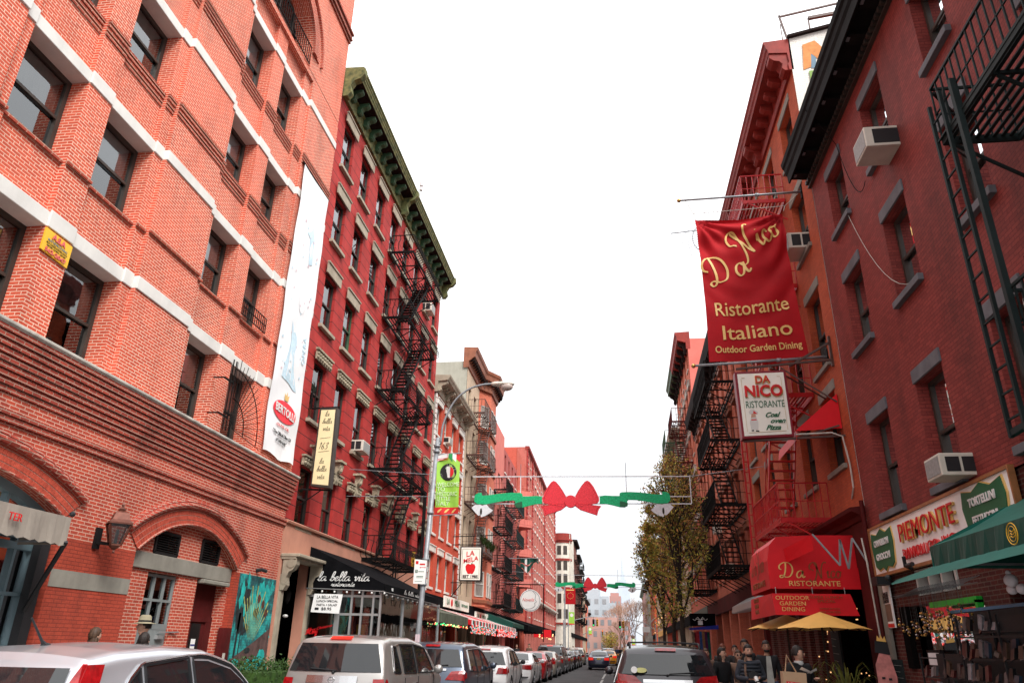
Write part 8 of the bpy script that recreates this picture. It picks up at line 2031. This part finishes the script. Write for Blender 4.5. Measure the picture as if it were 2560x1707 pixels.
XR = lambda y: -4.1 + .0135 * y
gp = 'cars parked nose to tail along the left kerb'
def park(kind, col, y, label, cat='car', group=gp, x=None, **k):
    t = make_car(kind, P_[col], **k); W = TYPES[kind]['W'] / 2; xc = (XR(y) if x is None else x) - W
    return place(t, label, cat, xc, y, group, R(-.8) if x is None else 0)
park('crv', 'silver', 5.35, 'nearest silver compact SUV with roof aerial, cropped at the lower left', 'suv', antenna=True, third=False, wiper=False)
park('boxy', 'warm_silver', 13.45, 'boxy silver SUV with square rear window and lit high brake lamp', 'suv')
park('van', 'slate', 20.4, 'dark slate minivan parked in front of the boxy silver SUV', 'minivan')
park('suv', 'white', 28.0, 'white SUV with red tail lamps parked ahead of the slate minivan', 'suv', badge='o')
park('sedan', 'white', 35.3, 'white sedan parked between the white SUV and the red sedan', 'car', badge=None, plate=False)
park('sedan', 'red', 41.3, 'bright red sedan in the left row of parked cars', 'car', badge=None)
park('sedan', 'champagne', 47.6, 'champagne coloured sedan parked just beyond the red sedan', 'car', badge=None, small=True)
park('boxy', 'graphite', 53.8, 'tall dark grey SUV rising behind the champagne sedan', 'suv', small=True, rails=True)
park('sedan', 'graphite', 60.3, 'dark grey sedan, first beyond the tall grey SUV', 'car', small=True)
park('sedan', 'black', 66.5, 'black sedan, second beyond the tall grey SUV', 'car', small=True)
park('sedan', 'darkbrown', 72.7, 'dark brown sedan near the front end of the left row', 'car', small=True)
park('suv', 'champagne', 84, 'light beige SUV pulled out ahead of the dark parked sedans', 'suv', small=True, x=-3.05)
park('suv', 'graphite', 92, 'grey SUV behind the beige SUV, farther off', 'suv', small=True, x=-4.0)
park('sedan', 'white', 100, 'pale distant sedan left of the moving black sedan', 'car', small=True, x=-3.6)
park('sedan', 'black', 112, 'small distant black car above the moving sedan', 'car', small=True, x=-1.1, group='cars driving away in the distance')
park('mpv', 'navybrown', 15.3, 'dark minivan with roof rails parked at the right kerb, rear window reflecting the sky', 'minivan', None, x=1.99, rails=True, badge=None)
sd = park('sedan', 'navy', 66.8, 'dark navy sedan driving away in the middle of the street', 'car', None, x=-.38, small=True, tail='taillit')
cab = park('sedan', 'taxi', 84.5, 'yellow taxi with roof light driving beside the navy sedan', 'taxi', None, x=.30, small=True, tail='taillit')
v = MB(); v.box(-.22, .22, 2.0, 2.25, 1.45, 1.60); v.build('roof_light', M['bulboff'], cab, world=False)
park('suv', 'black', 97, 'dark SUV half hidden ahead of the yellow taxi', 'suv', 'cars driving away in the distance', x=.2, small=True)
# sticker on the right minivan
t = thing('window_sticker', 'white and yellow oval sticker on the rear window of the right minivan', 'sticker', (.45, 15.5, 1.05))
v = MB(); v.prism([(.50 + .11 * math.cos(2 * PI * i / 16), 1.065 + .045 * math.sin(2 * PI * i / 16)) for i in range(16)], lambda a, b, d: (a, 15.53 + (b - 1.0) * .45 + d, b + .16), -.05, -.048); v.build('yellow_oval', mat('pale_yellow_sticker', (.62, .62, .25)), t)
v = MB(); v.prism([(.37 + .06 * math.cos(2 * PI * i / 12), 1.07 + .06 * math.sin(2 * PI * i / 12)) for i in range(12)], lambda a, b, d: (a, 15.53 + (b - 1.0) * .45 + d, b + .16), -.056, -.052); v.build('white_mark', M['whitetxt'], t)
# ================================================================ people
def skin_mesh(name, verts, edges, radii, mt_, parent, root=0, sub=1):
    me = bpy.data.meshes.new(name); me.from_pydata([tuple(v) for v in verts], edges, [])
    import bmesh
    bm = bmesh.new(); bm.from_mesh(me); bm.verts.layers.skin.verify(); bm.to_mesh(me); bm.free()
    o = bpy.data.objects.new(name, me); COL.objects.link(o); me.materials.append(mt_)
    o.modifiers.new('skin', 'SKIN').use_smooth_shade = True
    for i, r in enumerate(radii): me.skin_vertices[0].data[i].radius = r if isinstance(r, tuple) else (r, r)
    me.skin_vertices[0].data[root].use_root = True
    sb_ = o.modifiers.new('sub', 'SUBSURF'); sb_.levels = sub; sb_.render_levels = sub
    dg = bpy.context.evaluated_depsgraph_get(); m2 = bpy.data.meshes.new_from_object(o.evaluated_get(dg))
    bpy.data.objects.remove(o); bpy.data.meshes.remove(me); m2.name = name
    for p in m2.polygons: p.use_smooth = True
    m2.materials.clear(); m2.materials.append(mt_)
    return put(name, m2, parent, world=False)
def person(label, x, y, h, facing, top, legs, hair, skin='skin', long=False, armL=None, armR=None, stride=.15, head=0, lean=0, hat=None, shirt=None, beard=False, ground=.05, glasses=False, scarf=None, open_coat=False, group=None, fat=1.0):
    """facing: degrees, 0 = towards +y (away). local frame: +y is forward for the person"""
    t = thing('person', label, 'person', (x, y, ground), R(facing), group)
    k = h / 1.75; V = lambda a, b, c: Vector((a * k, b * k, c * k))
    L_ = []; E_l = []; Rd = []
    def add(p, r, par=None):
        L_.append(p); Rd.append(tuple(q * k for q in r) if isinstance(r, tuple) else r * k); i = len(L_) - 1
        if par is not None: E_l.append((par, i))
        return i
    pel = add(V(0, 0, .95), (.13, .10)); wa = add(V(0, lean * .3, 1.10), (.125, .09), pel); ch = add(V(0, lean * .7, 1.30), (.15, .105), wa); nb = add(V(0, lean, 1.44), (.075, .065), ch); nk = add(V(0, lean + .01, 1.50), (.052, .055), nb)
    hd = add(V(0, lean + .02, 1.565), (.058, .072), nk); h2 = add(V(0, lean + .02, 1.64), (.070, .088), hd); h3 = add(V(0, lean + .01, 1.70), (.058, .070), h2)
    hands = []
    def arm(s_, spec):
        sh = add(V(s_ * .18, lean, 1.41), .052, ch); el, ha = spec or ((.24, -.03, 1.14), (.25, .08, .90))
        e = add(V(s_ * el[0], el[1] + lean, el[2]), .040, sh); w_ = add(V(s_ * ha[0], ha[1] + lean, ha[2]), .027, e)
        d = (L_[w_] - L_[e]).normalized(); side = d.cross(Vector((0, 0, 1)) if abs(d.z) < .8 else Vector((0, 1, 0))).normalized(); pm = add(L_[w_] + d * .055 * k, .028, w_); hands.append(pm)
        for f in range(4):
            o = side * (.024 - .016 * f) * k; b0 = add(L_[pm] + d * .03 * k + o, .0095, pm); cr = Vector((0, 0, -.02)) * k
            b1 = add(L_[b0] + d * (.034 - .003 * abs(f - 1)) * k + cr * .5, .0088, b0); add(L_[b1] + d * .022 * k + cr, .0078, b1)
        th = add(L_[w_] + d * .025 * k + side * .035 * k, .0105, pm); add(L_[th] + d * .03 * k + side * .012 * k, .0090, th)
        return sh, e, w_
    aL = arm(-1, armL); aR = arm(1, armR)
    lg = []
    for s_ in (-1, 1):
        hp = add(V(s_ * .09, 0, .88), .085, pel); kn = add(V(s_ * .10, s_ * stride * .6 + .02, .49), .058, hp); an = add(V(s_ * .10, s_ * stride, .09), .04, kn); ft = add(V(s_ * .11, s_ * stride + .14, .04), (.038, .03), an); lg.append((hp, kn, an, ft))
    body = skin_mesh('body', L_, E_l, Rd, M[skin], t)
    # clothes
    def chain(name, mt_, nodes, inflate, extra=()):
        idx = {}; vs = []; es = []; rd = []
        for (i, j, a, b) in nodes:
            for q, rr_ in ((i, a), (j, b)):
                if q not in idx: idx[q] = len(vs); vs.append(L_[q]); r0 = Rd[q]; r0 = r0 if isinstance(r0, tuple) else (r0, r0); rd.append((r0[0] + rr_ * k, r0[1] + rr_ * k))
            es.append((idx[i], idx[j]))
        return skin_mesh(name, vs, es, rd, M[mt_], t)
    g = .028 * fat
    chain('jacket', top, [(pel, wa, g * 1.2, g), (wa, ch, g, g), (ch, nb, g, .012), (ch, aL[0], g, g), (aL[0], aL[1], g, .02), (aL[1], aL[2], .02, .014), (ch, aR[0], g, g), (aR[0], aR[1], g, .02), (aR[1], aR[2], .02, .014)], g)
    chain('trousers', legs, [(pel, lg[0][0], .008, .014), (lg[0][0], lg[0][1], .014, .016), (lg[0][1], lg[0][2], .016, .018), (pel, lg[1][0], .008, .014), (lg[1][0], lg[1][1], .014, .016), (lg[1][1], lg[1][2], .016, .018)], .01)
    for (hp, kn, an, ft) in lg:
        v = MB(); p = L_[an]; v.ball(p + V(0, .06, -.045), .12 * k, 10, None, (.42, 1.15, .45)); v.build('shoe', M['plastic'], t, smooth=True, world=False)
    if shirt:
        v = MB(); z = [.92, 1.05, 1.2, 1.35, 1.45]; 
        for a, b in zip(z, z[1:]):
            w0, w1 = .075 - .03 * ((a - .9) / .55), .075 - .03 * ((b - .9) / .55); d0 = .145 * fat + .01
            v.poly([V(-w0, d0 + lean, a), V(w0, d0 + lean, a), V(w1, d0 + lean, b), V(-w1, d0 + lean, b)])
        v.build('shirt', M[shirt], t, world=False)
    # head details
    hc = V(0, lean + .02, 1.63); q = Matrix.Rotation(R(head), 3, 'Z')
    H_ = lambda a, b, c: hc + q @ (Vector((a, b, c)) * k)
    v = MB(); v.ball(H_(0, .0, 0), .098 * k, 14, None, (.80, .98, 1.18)); v.ball(H_(0, .10, -.012), .017 * k, 8, None, (.8, 1.1, 1.5))
    for s_ in (-1, 1): v.ball(H_(s_ * .082, -.01, -.01), .022 * k, 8, None, (.5, .9, 1.3))
    v.ball(H_(0, .035, -.085), .045 * k, 8, None, (1, 1, .7)); v.build('head_form', M[skin], t, smooth=True, world=False)
    v = MB()
    for s_ in (-1, 1): v.ball(H_(s_ * .030, .088, .012), .011 * k, 6, None, (1.3, .5, .7)); v.bar(H_(s_ * .015, .096, .034), H_(s_ * .048, .088, .036), .008 * k, .007 * k)
    if glasses:
        for s_ in (-1, 1): v.ball(H_(s_ * .033, .096, .010), .024 * k, 8, None, (1.1, .3, .8))
    v.build('eyes', M['plastic'], t, world=False)
    v = MB(); v.ball(H_(0, .092, -.048), .018 * k, 8, None, (1.3, .4, .4)); v.build('mouth', mat('lip', (.35, .10, .09)) if 'lip' not in bpy.data.materials else bpy.data.materials['lip'], t, world=False)
    hm = M[hair]; v = MB()
    n = 14; 
    for i in range(8):
        for j in range(n):
            def hp_(i, j):
                ph = PI * .62 * i / 8; th = 2 * PI * j / n; dd = Vector((math.sin(ph) * math.cos(th), math.sin(ph) * math.sin(th), math.cos(ph)))
                if dd.y > .35 and dd.z < .45: dd = Vector((dd.x, dd.y, .45)).normalized() * 1.0
                r_ = .108 + .006 * math.sin(7 * th + 3 * i); return H_(dd.x * r_ * .86, dd.y * r_ - .008, dd.z * r_ * 1.17 + .012)
            v.poly([hp_(i, j), hp_(i, j + 1), hp_(i + 1, j + 1), hp_(i + 1, j)])
    if long:
        for (cx0, cz, rx_, rz_) in ((0, -.10, .085, .16), (-.06, -.12, .04, .14), (.06, -.12, .04, .14), (0, -.2, .075, .12)): v.ball(H_(cx0, -.05 if cx0 == 0 else -.02, cz), k, 10, None, (rx_, .045, rz_))
    v.build('hair', hm, t, smooth=True, world=False)
    if beard:
        v = MB(); v.ball(H_(0, .04, -.075), .062 * k, 10, None, (1.05, .92, .62)); v.build('beard', hm, t, smooth=True, world=False)
    if hat:
        v = MB(); c = H_(0, 0, .055); v.lathe(c, [(.0, .11 * k), (.06 * k, .115 * k), (.088 * k, .09 * k), (.10 * k, .01 * k), (.11 * k, .0), (.18 * k, -.012 * k), (.185 * k, -.018 * k), (.1 * k, -.006 * k)], 18); v.build('hat', M[hat], t, smooth=True, world=False)
        v = MB(); v.lathe(c, [(.103 * k, .0), (.100 * k, .035 * k)], 18); v.build('hat_band', M['blackcloth'], t, world=False)
    if scarf:
        v = MB(); v.lathe(V(0, lean + .01, 1.44), [(.075 * k, 0), (.085 * k, .03 * k), (.07 * k, .07 * k)], 12); v.build('collar', M[scarf], t, smooth=True, world=False)
    return t
# right pavement
ph = person('bearded man in black puffer jacket holding a camera with white zoom lens', 2.52, 15.5, 1.66, 186, 'puffer', 'blackcloth', 'hairb', beard=True, armL=((.27, .0, 1.14), (.09, .30, 1.16)), armR=((.27, .0, 1.14), (.09, .28, 1.14)), stride=.10, fat=1.35)
v = MB()
for i in range(7):
    z = 1.02 + .065 * i
    v.tube([(.19 * math.cos(2 * PI * j / 16) * (1 if i < 5 else .92), .145 * math.sin(2 * PI * j / 16), z * .95) for j in range(17)], .026, 6)
v.build('quilting', M['puffer'], ph, world=False)
v = MB(); v.tube([(.10, .17, .85), (.13, .16, 1.2), (.09, .08, 1.42), (.02, -.1, 1.44)], .022, 6); v.build('camera_strap', M['browncloth'], ph, world=False)
cm = thing('camera', 'black camera with long white lens held by the bearded man', 'camera', (2.52, 15.5, 0))
v = MB(); v.box(2.43, 2.60, 15.13, 15.22, 1.04, 1.14); v.box(2.48, 2.55, 15.13, 15.2, 1.14, 1.17); v.build('camera_body', M['plastic'], cm)
v = MB(); v.tube([(2.55, 15.13, 1.06), (2.56, 15.05, .98)], [.035, .035], 12); v.tube([(2.565, 15.02, .95), (2.575, 14.96, .89)], [.04, .042], 12); v.build('lens_barrel', M['whitepanel'], cm, smooth=True)
v = MB(); v.tube([(2.56, 15.05, .98), (2.565, 15.02, .95)], .038, 12); v.tube([(2.575, 14.96, .89), (2.58, 14.94, .87)], .043, 12); v.build('lens_ring', M['plastic'], cm); cm.location.z += .10
person('short haired bearded man in open black jacket over a grey shirt', 3.28, 17.8, 1.76, 178, 'blackcloth', 'jeans', 'hairb', skin='skin2', beard=True, shirt='shirt', stride=.12, fat=1.2)
wm = person('woman in black coat and pale collar looking aside with papers in hand', 3.04, 13.8, 1.64, 200, 'blackcloth', 'blackcloth', 'hairb', head=62, armL=((.25, .0, 1.13), (.14, .27, 1.22)), armR=((.26, -.02, 1.12), (.18, .24, 1.2)), stride=.12, scarf='blind', fat=1.2)
t = thing('paper_sheets', 'folded white papers in the hand of the woman in black', 'papers', (3.0, 13.5, 1.1))
v = MB(); v.poly([(2.98, 13.50, 1.16), (3.14, 13.48, 1.10), (3.16, 13.40, 1.12), (3.0, 13.42, 1.2)]); v.poly([(3.08, 13.47, 1.10), (3.24, 13.46, 1.15), (3.22, 13.40, 1.19), (3.09, 13.42, 1.12)]); v.build('sheet', M['whitetxt'], t); t.location.z += .18
t = thing('shopping_bag', 'brown paper shopping bag with a red label carried by the woman in black', 'bag', (2.95, 13.35, .6))
v = MB(); v.hexa([(2.74, 13.3, .55), (3.10, 13.3, .52), (3.10, 13.5, .52), (2.74, 13.5, .55), (2.76, 13.3, 1.04), (3.12, 13.3, 1.02), (3.12, 13.5, 1.02), (2.76, 13.5, 1.04)]); v.build('bag', M['paper'], t)
v = MB(); v.poly([(2.80, 13.295, .90), (3.02, 13.295, .88), (3.0, 13.295, .74), (2.9, 13.295, .77), (2.80, 13.295, .75)]); v.build('label', M['redtxt'], t)
text("LEVI'S", .07, plane((2.91, 13.293, .85), (1, 0, -.08), (0, 0, 1), (0, -1, 0)), M['whitetxt'], t, ext=.003)
v = MB(); v.tube([(2.82, 13.4, 1.03), (2.87, 13.42, 1.28), (3.0, 13.45, 1.03)], .012, 5); v.build('handle', M['paper'], t); t.location = (t.location.x - .09, t.location.y, t.location.z + .27)
t = thing('shoulder_bag', 'white and grey tote slung on the shoulder of the woman in black', 'bag', (2.8, 13.9, 1.1))
v = MB(); v.hexa([(2.74, 13.7, 1.0), (2.82, 13.68, 1.0), (2.84, 13.9, 1.0), (2.76, 13.9, 1.0), (2.80, 13.7, 1.28), (2.88, 13.68, 1.35), (2.9, 13.85, 1.35), (2.82, 13.87, 1.28)]); v.build('bag', M['bannerw'], t)
person('tall dark haired man mostly hidden behind the bearded photographer', 3.02, 19.0, 1.80, 180, 'blackcloth', 'darkcloth', 'hairb', skin='skin2')
person('woman with sunglasses and long auburn hair behind the photographer', 2.74, 18.2, 1.56, 180, 'browncloth', 'blackcloth', 'hairl', long=True, glasses=True)
person('woman with long dark hair in dark coat by the right minivan', 2.24, 17.2, 1.60, 215, 'blackcloth', 'darkcloth', 'hairb', long=True, head=20)
person('man with reddish hair and glasses walking behind the dark haired woman', 2.80, 21.2, 1.70, 180, 'darkcloth', 'blackcloth', 'hairr', glasses=True)
person('small figure at the far left of the right pavement crowd', 2.35, 21.0, 1.58, 180, 'browncloth', 'darkcloth', 'hairl', long=True)
person('person with olive jacket in front of the dark doorway beyond the crowd', 3.6, 24.5, 1.70, 170, 'darkcloth', 'jeans', 'hairb')
# left pavement
person('man in olive felt hat and black coat walking past the grey door', -8.0, 12.6, 1.88, 118, 'blackcloth', 'jeans', 'hairb', hat='felt', head=0)
person('woman with long light brown hair seen from behind near the brick wall', -8.35, 11.8, 1.70, -15, 'darkcloth', 'jeans', 'hairl', long=True)
person('shorter dark haired woman just in front of the man in the hat', -7.35, 11.6, 1.64, 20, 'blackcloth', 'jeans', 'hairb', long=True)
for i, (x, y, h, c, lb) in enumerate(((-6.4, 60, 1.75, 'browncloth', 'man in olive brown coat on the pavement beyond the striped awnings'), (-7.0, 57, 1.68, 'blackcloth', 'dark dressed pedestrian beside the man in the brown coat'), (-7.6, 52, 1.70, 'darkcloth', 'pedestrian in shadow under the farther striped awning'), (-7.5, 40, 1.72, 'browncloth', 'diner standing under the nearer striped awning'), (-7.2, 33, 1.66, 'darkcloth', 'person under the string of red and green bulbs'))):
    person(lb, x, y, h, 160 + 40 * i, c, 'darkcloth', ('hairb', 'hairl')[i % 2])
for i, (x, y) in enumerate(((.35, 105), (.75, 107), (1.1, 104), (1.35, 109), (-4.9, 96))):
    person(('distant pedestrian in blue crossing right of the taxi', 'distant pedestrian in black crossing right of the taxi', 'distant pedestrian nearest the right minivan roof', 'distant pedestrian behind the others near the right kerb', 'distant pedestrian standing by the far left parked cars')[i], x, y, 1.7, 170, ('jeans', 'blackcloth', 'darkcloth', 'jeans', 'browncloth')[i], 'darkcloth', 'hairb')
# ================================================================ light, sky, camera
sun_el, sun_az = R(47), R(50)   # azimuth measured from +x towards -y
d = Vector((math.cos(sun_el) * math.cos(sun_az), -math.cos(sun_el) * math.sin(sun_az), math.sin(sun_el)))
sl = bpy.data.lights.new('sun', 'SUN'); sl.energy = 4.2; sl.angle = R(25); sl.color = (1, .97, .93)
so = bpy.data.objects.new('sun', sl); COL.objects.link(so); so.rotation_euler = d.to_track_quat('Z', 'Y').to_euler()
w = bpy.data.worlds.new('World'); S.world = w; w.use_nodes = True; nt = w.node_tree; nt.nodes.clear()
out = nt.nodes.new('ShaderNodeOutputWorld'); bg = nt.nodes.new('ShaderNodeBackground'); nt.links.new(bg.outputs[0], out.inputs[0])
sky = nt.nodes.new('ShaderNodeTexSky'); sky.sky_type = 'NISHITA'; sky.sun_disc = False; sky.sun_elevation = sun_el; sky.sun_rotation = R(90) + sun_az; sky.dust_density = 4; sky.air_density = 1
# overcast: thick white cloud brightening from the horizon to overhead, with a trace of the clear sky above it
tc = nt.nodes.new('ShaderNodeTexCoord'); sp = nt.nodes.new('ShaderNodeSeparateXYZ'); nt.links.new(tc.outputs['Generated'], sp.inputs[0])
rp = nt.nodes.new('ShaderNodeValToRGB'); e = rp.color_ramp.elements
e[0].position = 0; e[0].color = (.70, .73, .77, 1); e[1].position = .12; e[1].color = (.77, .79, .82, 1)
for p, c in ((.28, (.93, .935, .94, 1)), (.6, (1.4, 1.4, 1.41, 1)), (1, (1.75, 1.75, 1.75, 1))):
    q = e.new(p); q.color = c
nt.links.new(sp.outputs[2], rp.inputs[0])
ns = nt.nodes.new('ShaderNodeTexNoise'); ns.inputs['Scale'].default_value = 2.2; ns.inputs['Detail'].default_value = 4; nt.links.new(tc.outputs['Generated'], ns.inputs[0])
mr = nt.nodes.new('ShaderNodeMapRange'); mr.inputs[1].default_value = .3; mr.inputs[2].default_value = .7; mr.inputs[3].default_value = .96; mr.inputs[4].default_value = 1.05; nt.links.new(ns.outputs[0], mr.inputs[0])
mu_ = nt.nodes.new('ShaderNodeVectorMath'); mu_.operation = 'SCALE'; nt.links.new(rp.outputs[0], mu_.inputs[0]); nt.links.new(mr.outputs[0], mu_.inputs[3])
sc_ = nt.nodes.new('ShaderNodeVectorMath'); sc_.operation = 'SCALE'; sc_.inputs[3].default_value = .012; nt.links.new(sky.outputs[0], sc_.inputs[0])
ad = nt.nodes.new('ShaderNodeVectorMath'); ad.operation = 'ADD'; nt.links.new(mu_.outputs[0], ad.inputs[0]); nt.links.new(sc_.outputs[0], ad.inputs[1])
nt.links.new(ad.outputs[0], bg.inputs[0]); bg.inputs[1].default_value = 1.32
cam = bpy.data.cameras.new('camera'); co = bpy.data.objects.new('camera', cam); COL.objects.link(co); S.camera = co
cam.sensor_width = 36; cam.lens = 1827 / 2560 * 36; cam.clip_end = 9000; cam.clip_start = .05
f_ = 1827.; Sv = Vector((255, -766, -f_)).normalized(); Vv = Vector((88, 4388, -f_)); Vv = (Vv - Sv * Vv.dot(Sv)).normalized(); Xv = Sv.cross(Vv)
Rm = Matrix((Xv, Sv, Vv))          # camera -> world
co.matrix_world = Matrix.Translation((0, 0, 1.6)) @ Rm.to_4x4()
S.view_settings.view_transform = 'Standard'; S.view_settings.look = 'None'; S.view_settings.exposure = 0
